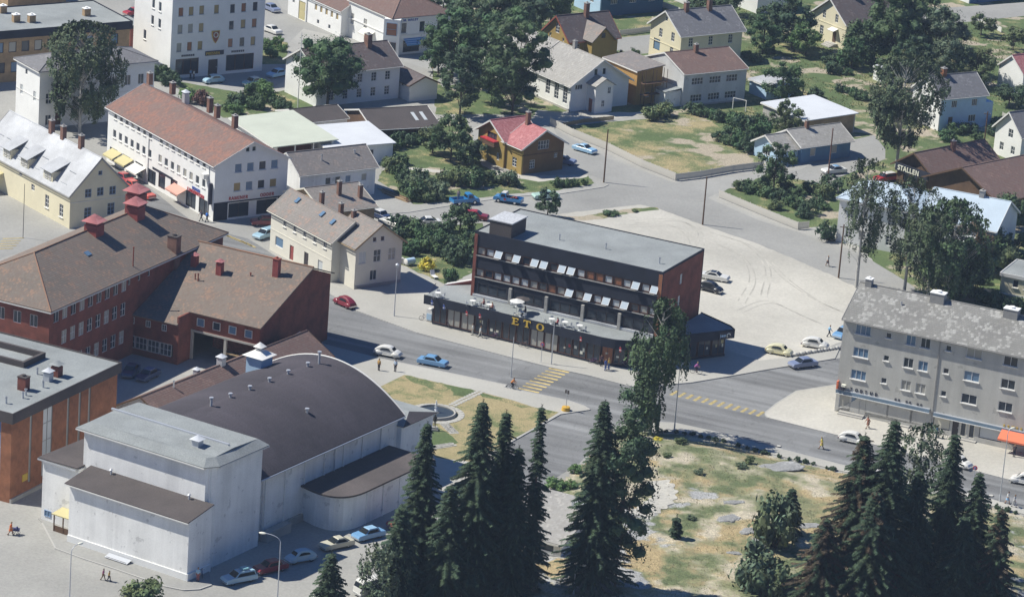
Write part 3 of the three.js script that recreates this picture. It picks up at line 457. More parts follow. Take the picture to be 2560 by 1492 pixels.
  mesh('shop_core', flat([[-33.2, 3.8], [-6.5, 4.2], [-3.4, 3.1], [-2.4, 2], [5.8, -10.1], [0, -13.6], [-29, -4.6], [-33.2, -1.2]], .45, 3.0), M.black, b.g);
  glaze([-33.5, 4.22], [-20, 4.36], 6); glaze([-20, 4.36], [-6.4, 4.76], 6); glaze([-6.3, 4.76], [-3.1, 3.55], 2); glaze([-2.9, 3.4], [6.2, -10.1], 7);
  let k = 0; for (const [c, u] of [['E', [20.62,3.3]], ['T', [18.75,3.19]], ['O', [16.75,3.29]]]) { const t = new TextGeometry(c, { font: fontSerif, size: .98, depth: .14, curveSegments: 4 }); const q = mesh('letter', t, M.yellowLetter, b.g); q.position.set(-u[0], 3.12, 4.78); q.scale.x = 1.35; }
  const sg = mesh('sign_board', bx(-1.1, 1.1, -.5, .5, 0, .1), M.letterDark, b.g); sg.position.set(6.55, 3.6, -9.1); sg.rotation.y = Math.atan2(13.5, 8.9); mesh('sign_emblem', new THREE.TorusGeometry(.28, .09, 6, 14, Math.PI * 1.3).translate(.45, -.05, .1), M.letterWhite, sg); mesh('sign_lettering', merge([bx(-.95, -.85, -.25, .2, .1, .13), bx(-.75, -.4, -.2, .1, .1, .13), bx(-.3, -.05, -.2, .12, .1, .13)]), M.paleBlue, sg);
  const st = b.slab([[-35, 4.3, -1.6], [-30, 5.2, -6.6], [-30, 5.2, -7.4], [-35, 4.3, -2.6]], .2); mesh('stair_canopy', st, M.trim, b.g); mesh('stair_wall', b.slab([[-34.8, 4.2, -1.8], [-30, 5.1, -6.7], [-30, 1, -6.7], [-34.8, 1, -1.8]], .15), M.brick, b.g);
}
{ // grey apartment block with shops
  const b = new Bld('apartment_block', 'grey rendered apartment block with shops and patchy tile roof', [74.7,17.9],24, 32, 11.5, 13.7, { wall: M.greyRender, roof: 'gable', ridge: 'x', rise: 3.4, roofMat: M.tileGreyPatch, ov: .5, og: .15, trim: M.chimneyGrey });
  const pn = [M.glass, M.glassCurtain, M.glassBlue];
  for (const v of [12.45, 9.2, 5.95]) {
    b.win('f', 29.1, 29.1, 1, v, 2.2, 1.35, { cols: 3, pane: pn, rand: 1, sill: M.trim }).win('f', 25.4, 25.4, 1, v, .8, .8, { sill: M.trim }).win('f', 22.2, 20.1, 2, v, 1.4, 1.4, { cols: 2, pane: pn, rand: 1, sill: M.trim })
      .win('f', 16.8, 16.8, 1, v, .8, .8, { sill: M.trim }).win('f', 13.15, 13.15, 1, v, 2.2, 1.35, { cols: 2, pane: pn, rand: 1, sill: M.trim }).win('f', 8, 8, 1, v, 2.0, 1.35, { cols: 2, pane: pn, rand: 1, sill: M.trim }).win('f', 4, 4, 1, v, 1.4, 1.4, { cols: 2, sill: M.trim });
  }
  b.downpipe('f', 18.05, 0, 13.6, M.chimneyGrey);
  b.win('f', 30.7, 30.7, 1, 1.75, 1.6, 1.9, { cols: 1, pane: M.glassCurtain }); b.win('f', 29.1, 29.1, 1, 1.65, 1.4, 2.3, { pane: M.glassBlue, frame: M.frame });
  b.door('f', 28.05, .9, 2.4, M.frameDark, { y: .5 });
  b.win('f', 26.1, 19.3, 3, 1.85, 3.1, 1.9, { pane: [M.glassPale, M.curtainCream, M.curtainCream], frame: M.frameDark, fw: .16 });
  b.win('f', 16.6, 16.6, 1, 1.8, 2.4, 1.9, { pane: M.curtainCream, frame: M.frameDark }); b.door('f', 14.6, .9, 2.3, M.frameDark, { y: .4 }); b.win('f', 13.5, 12.3, 2, 1.55, .95, 2.2, { frame: M.paleCream, fw: .16 }); b.win('f', 9.6, 9.6, 1, 1.8, 3.2, 1.9, { pane: M.glassPale, frame: M.frameDark }); b.win('f', 5.5, 5.5, 1, 1.8, 3, 1.9, { pane: M.glass });
  b.finish();
  b.box('canopy', -32, -18.4, 3.3, 3.42, 0, .26, M.tin); b.box('canopy_fascia', -32.02, -18.4, 2.86, 3.32, .2, .3, M.canopyBlue); b.box('canopy_lip', -32.03, -18.4, 2.78, 2.88, .18, .36, M.trim);
  b.box('canopy', -17.8, 0, 3.0, 3.12, 0, .26, M.tin); b.box('canopy_fascia', -17.8, -3, 2.6, 3.02, .2, .3, M.canopyBlue); b.box('canopy_lip', -17.8, -3, 2.52, 2.62, .18, .36, M.trim);
  for (let i = 0; i < 3; i++) b.box('step', -31.2, -27.6, -.1 + i * .18, .08 + i * .18, 0, 1.5 - i * .42, M.concrete);
  for (let i = 0; i < 2; i++) b.box('step', -15.2, -11.4, -.1 + i * .18, .08 + i * .18, 0, 1.0 - i * .42, M.concrete);
  b.box('stone_ledge', -24, -21, .1, .3, .02, .5, M.concrete);
  let k = 0; for (const c of 'TODTUD') b.text('f', c, 30.1 - (k++) * .72, 3.5, .48, M.letterDark, fontSans); b.box('sign_cube', -31.3, -30.8, 3.45, 4.0, .1, .5, M.letterDark); b.box('sign_lamp', -31.2, -30.6, 4.0, 4.3, .1, .6, M.letterWhite); b.panel('red_sign', 'f', 31.75, 31.95, 3.5, 4.6, .5, M.awnOrange);
  k = 0; for (const u of [23.6, 23.1, 22, 21.5, 20.4, 19.9]) b.text('f', 'O', u, 3.5, .32, M.letterDark, fontSans);
  b.awning('f', 2.5, 8, 3.0, .95, 1.9, M.awnOrange); for (let i = 0; i < 5; i++) b.text('f', 'aomn'[i % 4], 8 - i * .6, 3.2, .42, M.yellowLetter, fontSans);
  b.chimney(-20.7, -5.4, 15.6, 18.1, 2.0, 1.3, M.chimneyGrey, M.whiteRough); b.chimney(-30.8, -5.6, 15.8, 18.0, .9, .9, M.chimneyGrey, M.whiteRough); b.chimney(-10.2, -5.4, 15.6, 18, 2.0, 1.3, M.chimneyGrey, M.whiteRough); b.pipe(-25.2, -3.5, 15, 16.4, .1);
}
{ // tall white block
  const b = new Bld('white_tower_block', 'tall white plastered block with shield emblem and dark shopfront', [-63.15,-143.22],56, 14.3, 18.6, 20, { wall: M.white, roofMat: M.felt, fasciaMat: M.trim });
  for (const [u, v] of [[7.13,11.93], [4.6,11.97], [7.25,8.89], [4.54,8.93], [9.92,5.61]]) b.win('f', u, u, 1, v, 1.0, 1.7, { cols: 1, pane: M.glass, sill: M.trim });
  const pn = [M.glassYellow, M.glassCurtain, M.glass, M.glassOrange];
  for (const [u, v] of [[1.71,12], [3.74,12.02], [5.83,12.08], [1.68,8.9], [3.74,8.92], [5.88,8.9], [1.64,5.59], [3.72,5.64], [5.81,5.64], [8.79,12.01], [12.01,11.89], [14.26,11.94], [16.57,11.98], [11.94,8.87], [14.29,8.95], [16.55,8.95], [11.89,5.64], [14.24,5.67], [16.46,5.67]]) b.win('r', u, u, 1, v, .95, 1.6, { cols: 1, rows: 1, pane: pn[Math.floor(hash(Math.round(u * 10), Math.round(v * 10), 4) * 4)], frame: M.chimneyGrey, sill: M.trim });
  b.win('r', 3.4, 3.4, 1, 2.0, 4.6, 2.9, { cols: 3, frame: M.frameBrown, fw: .12 }); b.win('r', 14, 14, 1, 2.0, 5.6, 2.9, { cols: 3, frame: M.frameBrown, fw: .12 }); b.door('r', 8.6, 1.9, 2.9, M.frameDark);
  b.finish();
  b.panel('sign_board', 'r', 6.9, 10.6, 3.7, 4.5, .15, M.letterDark); b.text('r', 'PRESSEN', 7.0, 3.85, .48, M.yellowLetter, fontSans, .2);
  for (const [u0, n] of [[2.2, 7], [12.2, 7]]) for (let i = 0; i < n; i++) b.panel('sign_letter', 'r', u0 + i * .38, u0 + i * .38 + .26, 3.85, 4.2, .06, M.letterDark);
  // shield emblem
  const e = [8.82,7.23], s = new THREE.Shape(); s.moveTo(-.8, .9); s.lineTo(.8, .9); s.quadraticCurveTo(.85, -.5, 0, -1.4); s.quadraticCurveTo(-.85, -.5, -.8, .9);
  const sh = mesh('shield_emblem', ext(s, .12), M.yellowLetter, b.g); b.place('r', sh, e[0], e[1], .02); const s2 = mesh('shield_field', ext(s, .06), M.trimRed, sh); s2.scale.set(.82, .85, 1); s2.position.set(0, -.02, .1); const s3 = mesh('shield_ring', new THREE.TorusGeometry(.42, .09, 6, 20), M.letterWhite, sh); s3.position.set(0, .15, .18);
}
{ // long white shop building, red tile roof
  const b = new Bld('long_shop_building', 'long white three storey shop building with mottled red tile roof', [-47.13,-61.01],55, 35.3, 13, 9.0, { wall: M.white, roof: 'gable', ridge: 'x', rise: 3.1, roofMat: M.tileRed, ov: .45, og: .35 });
  const pn = [M.glass, M.glassCurtain, M.glass];
  b.win('f', 32.85,21.05,7,8.26, 1.05, 1.25, { pane: pn, rand: 1, sill: M.trim }).win('f', 17.45,3.57,8,8.39, 1.05, 1.25, { pane: pn, rand: 1, sill: M.trim });
  b.win('f', 32.92,20.97,7,5.12, 1.05, 1.3, { pane: pn, rand: 1, sill: M.trim }).win('f', 17.55,3.38,8,5.2, 1.05, 1.3, { pane: pn, rand: 1, sill: M.trim });
  b.win('f', 16.69,12.74,2,1.86, 2.2, 2.6, { frame: M.frameBrown, cols: 1, fw: .12 }); b.win('f', 7.2, 3, 2, 1.45, 3.2, 2.5, { frame: M.frameDark, cols: 2, fw: .12 }); b.win('f', 33, 20, 4, 1.5, 2.6, 2.3, { frame: M.frameDark, cols: 2, fw: .1 });
  b.win('r', 4.12,10.58,4,8.22, 1.25, 1.4, { pane: [M.glassBlue, M.glassBlue, M.glass], sill: M.trim }); b.win('r', 4.05,10.5,4,5.17, 1.25, 1.4, { pane: [M.glassYellow, M.glassBlue, M.glass], sill: M.trim }); b.win('r', 5.65,6.77,2,11.06, .7, .8);
  b.win('r', 4.5, 9.5, 2, 1.45, 3.6, 2.3, { frame: M.frameDark, cols: 2, fw: .1 });
  b.finish();
  b.panel('shopfront_band', 'r', .02, 12.9, 2.75, 2.95, .08, M.black); b.panel('shopfront_cladding', 'r', .02, 2.5, .05, 2.75, .05, M.black); b.panel('shopfront_cladding', 'r', 11.5, 12.9, .05, 2.75, .05, M.black);
  b.text('r', 'RAMINER', 2.6, 3.15, .55, M.letterRed, fontSans); b.text('r', 'ODDER', 8.2, 3.15, .55, M.letterRed, fontSans);
  b.text('f', 'BERGER', 6.9, 3.35, .5, M.letterBlue, fontSans); b.text('f', 'E.INGEBRETSEN', 8.4, 2.75, .52, M.letterRed, fontSans); for (let i = 0; i < 15; i++) b.panel('sign_letter', 'f', 19.8 - i * .45, 19.8 - i * .45 - .32, 2.95, 3.3, .07, M.letterDark);
  const vs = b.panel('vertical_sign', 'f', .5, .9, 2.6, 6.0, .5, M.letterDark, .05); b.downpipe('f', 21.3, .1, 8.9, M.tin); b.downpipe('f', 1.7, .1, 8.9, M.tin);
  b.awning('f', 8.6, 12.6, 2.7, .7, 1.6, M.awnPink);
  b.awning('f', 33.5, 30.2, 2.6, .8, 1.7, M.awnYellow); b.awning('f', 29.6, 26.2, 2.6, .8, 1.7, M.awnYellow); b.awning('f', 25.6, 22.0, 2.4, .8, 1.8, M.awnWhite);
  for (const [x, z, hh] of [[-40.26,-10.08, 1.5], [-33.73,-10.77, 1.5], [-22.02,-11.18, 2.0], [-18.96,-10.79, 1.6], [-12.75,-10.52, 1.6]]) b.chimney(x, Math.min(z, -7.2), 10.6, 11.0 + hh, .85, .75, M.chimney, M.chimneyGrey);
  b.vent(-28.43,-10.29, 10.4, 12.4, .9, M.tin, M.whiteMetal);
  b.panel('clock_box', 'f', 1.9, 2.9, 6.35, 7.1, .9, M.trim);
}
{ // red brick hipped building with ventilators, and its wing with garages: one building
  const b = new Bld('brick_municipal_building', 'long red brick building with rusty hipped tile roof and red ventilators', [-60.88,22],25.6, 16.4, 44.2, 11.8, { wall: M.brick, roof: 'hip', rise: 4.3, roofMat: M.tileRust, ridgeMat: M.tileRustOrange, ov: .55, trim: M.trim });
  const pn = [M.glass, M.glass, M.glassCurtain];
  b.win('r', 1.61,18.19,9,10.64, 1.25, 1.7, { cols: 2, pane: pn, rand: 1 }); b.win('r', 3.67,18.14,8,7.22, 1.25, 1.9, { cols: 2, rows: 2, pane: pn, rand: 1 }); b.win('r', 7.63,18.02,6,3.18, 1.25, 1.9, { cols: 2, rows: 2, pane: pn, rand: 1 });
  b.win('r', 19.5, 24.5, 3, 10.8, .6, .8, {}); b.win('f', 2.5, 13, 5, 9.9, 1.25, 1.7, { cols: 2 });
  b.finish();
  for (const [x, z, y, s] of [[-7.6, -22.0, 18.5, 2.0], [-7.4, -32.2, 18.7, 2.0], [-9.6, -35.8, 19.3, 2.2]]) b.vent(x, z, 13.9, y - 1, s, M.redMetal, M.tilePink);
  for (const [x, z] of [[-7.36,-13.77], [-0.67,-21.35]]) b.pipe(x, z, 12.3, 15.3, .09, M.trimRed);
  const sk = mesh('roof_hatch', bx(-.4, .4, 0, .15, -.5, .5), M.glassBlue, b.g); sk.position.set(-5, 14.6, -16.5); sk.rotation.z = -.5;
  // wing
  const n0 = b.g.children.length;
  const ch = b.chimney(1.7, -28.2, 8, 14.4, 1.5, 1.2, M.chimney, M.feltDark);
  const roofW = (x0, x1, z0, z1, m, nm) => mesh(nm, b.slab([[x0, 12.2 - (z0 + 34.4) * 0, z0], [x1, 12.2, z0], [x1, 12.2 - Math.abs(z1 - z0) * .373, z1], [x0, 12.2 - Math.abs(z1 - z0) * .373, z1]], .18), m, b.g);
  roofW(-3, 20.7, -34.4, -20.4, M.tileRust, 'wing_roof'); roofW(-3, 20.7, -34.4, -40.6, M.tileRust, 'wing_roof'); 
  mesh('wing_roof', b.slab([[-.3, 7.0, -20.5], [9.3, 7.0, -20.5], [9.3, 5.85, -17.3], [-.3, 5.85, -17.3]], .18), M.tileRust, b.g);
  mesh('wing_ridge', bar(V3(1.5, 12.25, -34.4), V3(20.7, 12.25, -34.4), .13), M.tileRustOrange, b.g);
  { // gable wall
    const q = ext(shp([[21, 0], [21, 6.7], [34.4, 11.95], [40.2, 9.75], [40.2, 0]]), .3); q.rotateY(Math.PI / 2); q.translate(20, 0, 0); mesh('wing_wall', muv(q), M.brick, b.g);
  }
  for (const q of [bx(9.4, 20.0, 4.35, 6.75, -21.3, -21), bx(9.1, 9.4, 0, 6.9, -21.3, -17.7), bx(.1, 9.1, 0, .9, -18.0, -17.7), bx(.1, 9.1, 2.7, 5.9, -18.0, -17.7), bx(8.6, 9.1, .9, 2.7, -18, -17.7), bx(.1, 20, 0, 9.6, -40.2, -39.9)]) mesh('wing_wall', muv(q), M.brick, b.g);
  mesh('garage_back_wall', bx(9.4, 20, 0, 4.3, -27.2, -27), M.brick, b.g); mesh('garage_floor', bx(9.4, 20, 0, .03, -27, -20.9), M.felt, b.g);
  mesh('lintel', merge([bx(9.4, 20.0, 4.05, 4.35, -21.35, -20.9)]), M.concrete, b.g); for (const x of [9.55, 14.9, 19.85]) mesh('garage_post', bx(x - .18, x + .18, 0, 4.05, -21.3, -20.95), M.concrete, b.g);
  mesh('garage_gate', merge([bx(15.1, 19.6, 1.9, 2.1, -21.2, -21.1), bx(15.1, 19.6, .6, .75, -21.2, -21.1)]), M.woodPale, b.g);
  for (let i = 0; i < 4; i++) { const f = mesh('window', frameGeo(1.2, 1.15, 1, 1), M.frame, b.g); f.position.set(10.9 + i * 2.55, 5.6, -20.96); mesh('pane', paneGeo(1.2, 1.15), i === 1 ? M.glass : M.glassBlue, f); }
  for (let i = 0; i < 4; i++) { const f = mesh('window', frameGeo(1.85, 1.75, 3, 2), M.frame, b.g); f.position.set(1.5 + i * 1.98, 1.8, -17.76); mesh('pane', paneGeo(1.85, 1.75), M.glass, f); }
  for (let i = 0; i < 3; i++) { const f = mesh('window', frameGeo(.75, .95, 2, 1), M.frame, b.g); f.position.set(1.9 + i * 2.6, 4.9, -17.66); mesh('pane', paneGeo(.75, .95), M.glass, f); }
  for (let i = 0; i < 3; i++) { const f = mesh('window', frameGeo(1.1, 2.2, 2, 3), M.frame, b.g); f.position.set(20.32, 2.2, -26.5 - i * 2.6); f.rotation.y = Math.PI / 2; mesh('pane', paneGeo(1.1, 2.2), M.glass, f); }
  b.vent(4.4, -29.5, 9.4, 11.9, .85, M.redMetal, M.tilePink); b.vent(8.8, -29.0, 9.4, 12.0, .85, M.redMetal, M.tilePink); b.chimney(16.6, -31.2, 9.6, 13.4, .9, .8, M.redMetal, M.trimRed); b.pipe(1.2, -31.6, 10, 12, .3, M.trimRed); b.pipe(6.2, -26.8, 8.8, 10.2, .09, M.trimRed); b.pipe(6.8, -26.6, 8.8, 10.4, .09, M.trimRed); b.pipe(13.2, -30, 9.8, 11, .1, M.trimRed);
  for (const c of b.g.children.slice(n0)) { c.position.x -= 2.1; c.position.z -= 3.3; }
}
{ // brown brick flat-roofed building
  const b = new Bld('brick_flat_building', 'orange brick building with flat grey roof and light slits', [-59.82,61.44],26, 18.3, 23.5, 11.6, { wall: M.brickOrange, roofMat: M.felt, ov: .35, fascia: 1.25, parapet: .3, fasciaMat: M.feltDark });
  for (const u of [4.2, 12.4, 15.0, 17.2]) b.win('r', u, u, 1, 6.0, .55, 9.0, { cols: 1, rows: 5, frame: M.chimneyGrey, pane: M.glassCurtain }); b.win('r', 7.9, 7.9, 1, 6.0, 2.1, 9.2, { cols: 2, rows: 4, frame: M.chimneyGrey, pane: M.glassPale });
  b.win('f', 2.2, 9, 4, 6, 1.3, 9.4, { cols: 1, rows: 5, frame: M.frame, pane: M.letterBlue }); b.win('f', 12, 16, 2, 6, 1.3, 9.4, { cols: 1, rows: 5, frame: M.frame, pane: M.letterBlue });
  b.finish();
  b.panel('yellow_sign', 'r', 2.6, 3.7, 2.0, 2.9, .08, M.yellowLetter); b.box('foundation', 0, .25, 0, .5, -23.5, 0, M.concrete);
  const well = mesh('light_well', merge([bx(-16, -8.3, 11.7, 12.5, -14.9, -14.5), bx(-8.7, -8.3, 11.7, 12.5, -19, -14.9), bx(-16, -8.3, 11.7, 12.5, -19.4, -19)]), M.feltDark, b.g);
  b.chimney(-3.81,-7.96, 11.7, 13.4, 1.2, 1.0, M.brick, M.feltDark); b.vent(-3.32,-12.64, 11.7, 13.0, .95, M.tin, M.whiteMetal); b.vent(-3.44,-14.72, 11.7, 13.3, 1.1, M.brick, M.felt); for (const [x, z] of [[-2.66,-2.56], [-2.1,-5.36], [-2.41,-6.43], [-2.38,-10.17], [-5.7,-13.72]]) b.pipe(x, z, 11.7, 12.6, .13);
}
{ const b = new Bld('white_link_building', 'low white building with grey flat roof and brick stack between brick houses', [-62.9, 18.4], 26, 12, 12, 8.0, { wall: M.whiteRough, roofMat: M.felt, ov: .2, fasciaMat: M.black }); b.finish(); b.chimney(-2.6, -5.8, 8, 10.6, 1.7, 1.4, M.brickOrange, M.chimneyGrey); }

{ // windowless white theatre: stage block, lean-to, hall with barrel roof, curved foyer
  const T0 = thing('theatre', 'white windowless theatre with dark barrel roof and curved foyer', 'theatre', -35.46, 81.98, 31.5), g = T0, B0 = Bld.prototype.slab;
  const box = (n, x0, x1, y0, y1, z0, z1, m) => mesh(n, muv(bx(x0, x1, y0, y1, z0, z1)), m, g), slab = (n, pts, m, t) => mesh(n, B0(pts, t), m, g);
  // lean-to in front
  { const q = ext(shp([[0, 0], [4.4, 0], [4.4, 8.35], [0, 7.6]]), 18.0); q.rotateY(Math.PI / 2); q.translate(-18.3, 0, 0); mesh('front_annex_wall', muv(q), M.whiteRough, g); }
  slab('front_annex_roof', [[-18.7, 7.66, .55], [-.1, 7.66, .55], [-.1, 8.55, -4.45], [-18.7, 8.55, -4.45]], M.feltDark, .14); box('front_annex_fascia', -18.72, -.08, 7.42, 7.54, .5, .58, M.trim);
  box('base_course', -18.36, -.24, 0, .95, 0, .12, M.white); box('base_course', -.3, -.12, 0, .95, -4.4, .12, M.white);
  for (const [x, z] of [[-15.2, -3.9], [-3.4, -3.9]]) mesh('roof_vent', merge([cyl(.13, .13, 8.3, 9.0, x, z), cyl(.24, .05, 9.0, 9.2, x, z)]), M.tin, g);
  // stage block with chamfered corner
  { const s = shp([[-19.9, 4.4], [-1.5, 4.4], [-.75, 5.6], [-.75, 14.6], [-19.9, 14.6]]); const q = ext(s, 13.1); q.rotateX(-Math.PI / 2); mesh('stage_wall', muv(q), M.whiteRough, g); }
  box('corner_strip', -1.25, -1.05, 0, 13.2, -4.86, -4.7, M.white);
  const e = 13.4, r = 13.95;
  const e0 = 13.05, e1 = 13.75; // steep lower edge, nearly flat top
  slab('stage_roof', [[-20.7, e0, -3.7], [-1.3, e0, -3.7], [-2.0, e1, -5.0], [-19.6, e1, -5.0]], M.felt, .14); slab('stage_roof', [[-1.3, e0, -3.7], [-.2, e0, -5.3], [-1.4, e1, -6.0], [-2.0, e1, -5.0]], M.felt, .14); slab('stage_roof', [[-.2, e0, -5.3], [-.2, e0, -15.2], [-1.4, e1, -14.4], [-1.4, e1, -6.0]], M.felt, .14); slab('stage_roof', [[-20.7, e0, -3.7], [-20.7, e0, -15.2], [-19.6, e1, -14.4], [-19.6, e1, -5.0]], M.felt, .14); slab('stage_roof', [[-20.7, e0, -15.2], [-.2, e0, -15.2], [-1.4, e1, -14.4], [-19.6, e1, -14.4]], M.felt, .14);
  slab('stage_roof', [[-19.6, e1, -5.0], [-2.0, e1, -5.0], [-1.4, e1, -6.0], [-1.4, r, -9.6], [-19.6, r, -9.6]], M.felt, .14); slab('stage_roof', [[-19.6, e1, -14.4], [-1.4, e1, -14.4], [-1.4, r, -9.6], [-19.6, r, -9.6]], M.felt, .14);
  box('ridge_rail', -20, -2.2, 13.95, 14.18, -9.8, -9.55, M.tin);
  mesh('eaves_board', muv(merge([bx(-20.7, -1.3, 12.8, 12.93, -3.8, -3.68), bx(-1.3, -.2, 12.8, 12.93, -5.5, -5.4), bx(-.28, -.2, 12.8, 12.93, -15.2, -5.4)])), M.trim, g);
  const v = mesh('roof_vent', merge([bx(-5.6, -4.6, 13.5, 14.7, -7.8, -6.8)]), M.tin, g); const hat = new THREE.CylinderGeometry(.06, 1.05, .5, 4); hat.rotateY(Math.PI / 4); hat.translate(-5.1, 14.95, -7.3); mesh('hat', hat, M.whiteMetal, v);
  // left annex
  box('side_annex_wall', -25.2, -19.7, 0, 8.0, -11.5, -3.3, M.whiteRough); slab('side_annex_roof', [[-25.7, 8.15, -2.9], [-19.6, 8.35, -2.9], [-19.6, 8.35, -11.8], [-25.7, 8.15, -11.8]], M.feltDark, .14); box('side_annex_fascia', -25.74, -19.8, 7.8, 8.0, -3.0, -2.86, M.metal);
  { const f = mesh('window', frameGeo(1.0, .8, 2, 1), M.frameBlue, g); f.position.set(-24.2, 1.1, -3.26); mesh('pane', paneGeo(1.0, .8), M.glassBlue, f); }
  slab('porch_roof', [[-21.9, 2.6, -3.25], [-18.4, 2.6, -3.25], [-18.4, 2.35, -1.2], [-21.9, 2.35, -1.2]], M.awnYellow, .12); for (const x of [-21.6, -20.2, -18.8]) box('porch_post', x - .06, x + .06, 0, 2.35, -1.4, -1.28, M.wood); box('porch_wall', -21.6, -18.8, .1, .9, -1.36, -1.32, M.wood); box('porch_door', -20.6, -19.6, 0, 2.1, -3.3, -3.22, M.frameDark);
  slab('light_well_cover', [[-11.8, .5, .2], [-8.4, .5, .2], [-8.4, .25, 1.1], [-11.8, .25, 1.1]], M.tin, .06); box('light_well', -11.6, -8.6, .0, .3, .15, 1.0, M.frameDark);
  // hall with barrel roof
  box('hall_wall', -24.6, -1.9, 0, 8.3, -45.4, -14.6, M.whiteRough);
  for (let i = 0; i < 7; i++) box('wall_rib', -1.9, -1.72, 0, 8.2, -17.2 - i * 4.1, -17.0 - i * 4.1, M.whiteRough);
  const arc = (x, o = 0) => 13.15 + o - Math.pow((x + 13.1) / 11.6, 2) * 4.45;
  { const v = []; const N = 28, xs = [...Array(N + 1)].map((_, i) => -25.1 + 24 * i / N); const put = (a, b, c, d) => v.push(...a, ...b, ...c, ...a, ...c, ...d);
    for (let i = 0; i < N; i++) { const a = xs[i], b = xs[i + 1]; put([a, arc(a), -14.6], [b, arc(b), -14.6], [b, arc(b), -45.8], [a, arc(a), -45.8]); put([a, arc(a) - .25, -45.8], [b, arc(b) - .25, -45.8], [b, arc(b) - .25, -14.6], [a, arc(a) - .25, -14.6]); put([b, arc(b), -45.8], [b, arc(b) - .25, -45.8], [a, arc(a) - .25, -45.8], [a, arc(a), -45.8]); }
    put([-1.1, arc(-1.1), -14.6], [-1.1, arc(-1.1) - .25, -14.6], [-1.1, arc(-1.1) - .25, -45.8], [-1.1, arc(-1.1), -45.8]);
    const q = new THREE.BufferGeometry(); q.setAttribute('position', new THREE.Float32BufferAttribute(v.map((c, i) => c), 3)); q.computeVertexNormals(); mesh('barrel_roof', muv(q), M.blackRoof, g); }
  { const s = new THREE.Shape(); s.moveTo(-24.6, 8.2); for (let i = 0; i <= 20; i++) { const x = -24.6 + 22.7 * i / 20; s.lineTo(x, arc(x) - .2); } s.lineTo(-1.9, 8.2); const q = ext(s, .3); q.translate(0, 0, -45.4); mesh('hall_gable', muv(q), M.whiteRough, g); }
  { const l = []; for (let i = 0; i < 24; i++) { const a = -25.1 + i, b = a + 1; l.push(bar(V3(a, arc(a) + .06, -45.85), V3(b, arc(b) + .06, -45.85), .11, .11, 6)); } mesh('verge', merge(l), M.trim, g); }
  mesh('hall_gutter', bar(V3(-1.05, arc(-1.1) - .2, -15), V3(-1.05, arc(-1.1) - .2, -45.8), .12), M.tin, g);
  for (const [x, z, h] of [[-13.3, -20.8, 1.1], [-13.5, -25, .5], [-13.4, -28.9, .5], [-13.4, -33, .5], [-13.4, -37, .5], [-13.3, -41.1, .5], [-12.9, -43, 1.6], [-6, -31, .5]]) mesh('roof_vent', merge([cyl(.16, .16, arc(x) - .1, arc(x) + h, x, z), cyl(.28, .28, arc(x) + h - .1, arc(x) + h + .06, x, z)]), M.tin, g);
  for (let i = 0; i < 2; i++) mesh('downpipe', cyl(.08, .08, 0, 8.3, -1.75, -16.5 - i * 15), M.tin, g);
  { const q = box('vent_tower', -21.2, -18.8, 10, 13.4, -41, -38.6, M.paleBlue); const hh = new THREE.CylinderGeometry(.06, 2.3, .9, 4); hh.rotateY(Math.PI / 4); hh.translate(-20, 13.85, -39.8); mesh('hat', hh, M.trim, q); const h2 = new THREE.CylinderGeometry(.05, .9, .6, 4); h2.rotateY(Math.PI / 4); h2.translate(-20, 14.8, -39.8); mesh('hat', h2, M.trim, q); }
  // end annex
  box('end_annex_wall', -9.4, -1.2, 0, 6.9, -52.6, -45.4, M.whiteRough); slab('end_annex_roof', [[-9.8, 7.0, -53], [-.8, 7.0, -53], [-2.6, 7.7, -49], [-9.8, 7.7, -49]], M.felt, .12); slab('end_annex_roof', [[-9.8, 7.0, -45.2], [-.8, 7.0, -45.2], [-2.6, 7.7, -49], [-9.8, 7.7, -49]], M.felt, .12); slab('end_annex_roof', [[-.8, 7.0, -45.2], [-.8, 7.0, -53], [-2.6, 7.7, -49]], M.blackRoof, .12); mesh('roof_vent', merge([cyl(.15, .15, 7, 8.6, -6.6, -47), cyl(.32, .1, 8.6, 8.9, -6.6, -47)]), M.tin, g);
  // curved foyer
  const fp = new THREE.Shape(); fp.moveTo(-1.9, 25.2); fp.lineTo(.4, 24.6); fp.quadraticCurveTo(4.6, 23.9, 4.75, 28.4); fp.lineTo(4.75, 43.2); fp.lineTo(-1.9, 43.2); const fw = ext(fp, 4.5); fw.rotateX(-Math.PI / 2); mesh('foyer_wall', muv(fw), M.whiteRough, g);
  const fr = new THREE.Shape(); fr.moveTo(-1.85, 24.6); fr.lineTo(.4, 24.1); fr.quadraticCurveTo(5.1, 23.4, 5.25, 28.4); fr.lineTo(5.25, 43.7); fr.lineTo(-1.85, 43.7); const fo = ext(fr, .22); fo.rotateX(-Math.PI / 2); fo.translate(0, 4.5, 0); mesh('foyer_roof', muv(fo), M.feltDark, g);
  for (let i = 0; i < 4; i++) box('wall_rib', 4.75, 4.86, 0, 4.4, -29.5 - i * 3.6, -29.35 - i * 3.6, M.whiteRough); box('foundation', -1.9, -1.55, 0, .9, -25, -14.8, M.concrete); box('stair_wall', -1.5, -.4, 0, 1.2, -21, -16, M.concrete);
}
{ // low tile-roofed building behind the theatre
  const b = new Bld('low_tiled_building', 'long low building with dark tile roof between theatre and brick yard', [-42.9, 38.2], 31.5, 9.0, 36, 3.3, { wall: M.whiteRough, roof: 'gable', ridge: 'z', rise: 2.5, roofMat: M.tileBrown, ov: .4, trim: M.wood });
  b.finish();
  b.vent(-4.6, -17, 5.2, 7.0, .9, M.tin, M.whiteMetal); b.vent(-5.6, -13, 5.0, 6.0, .7, M.tin, M.whiteMetal); b.pipe(-4, -6, 5.4, 6.6, .1);
}
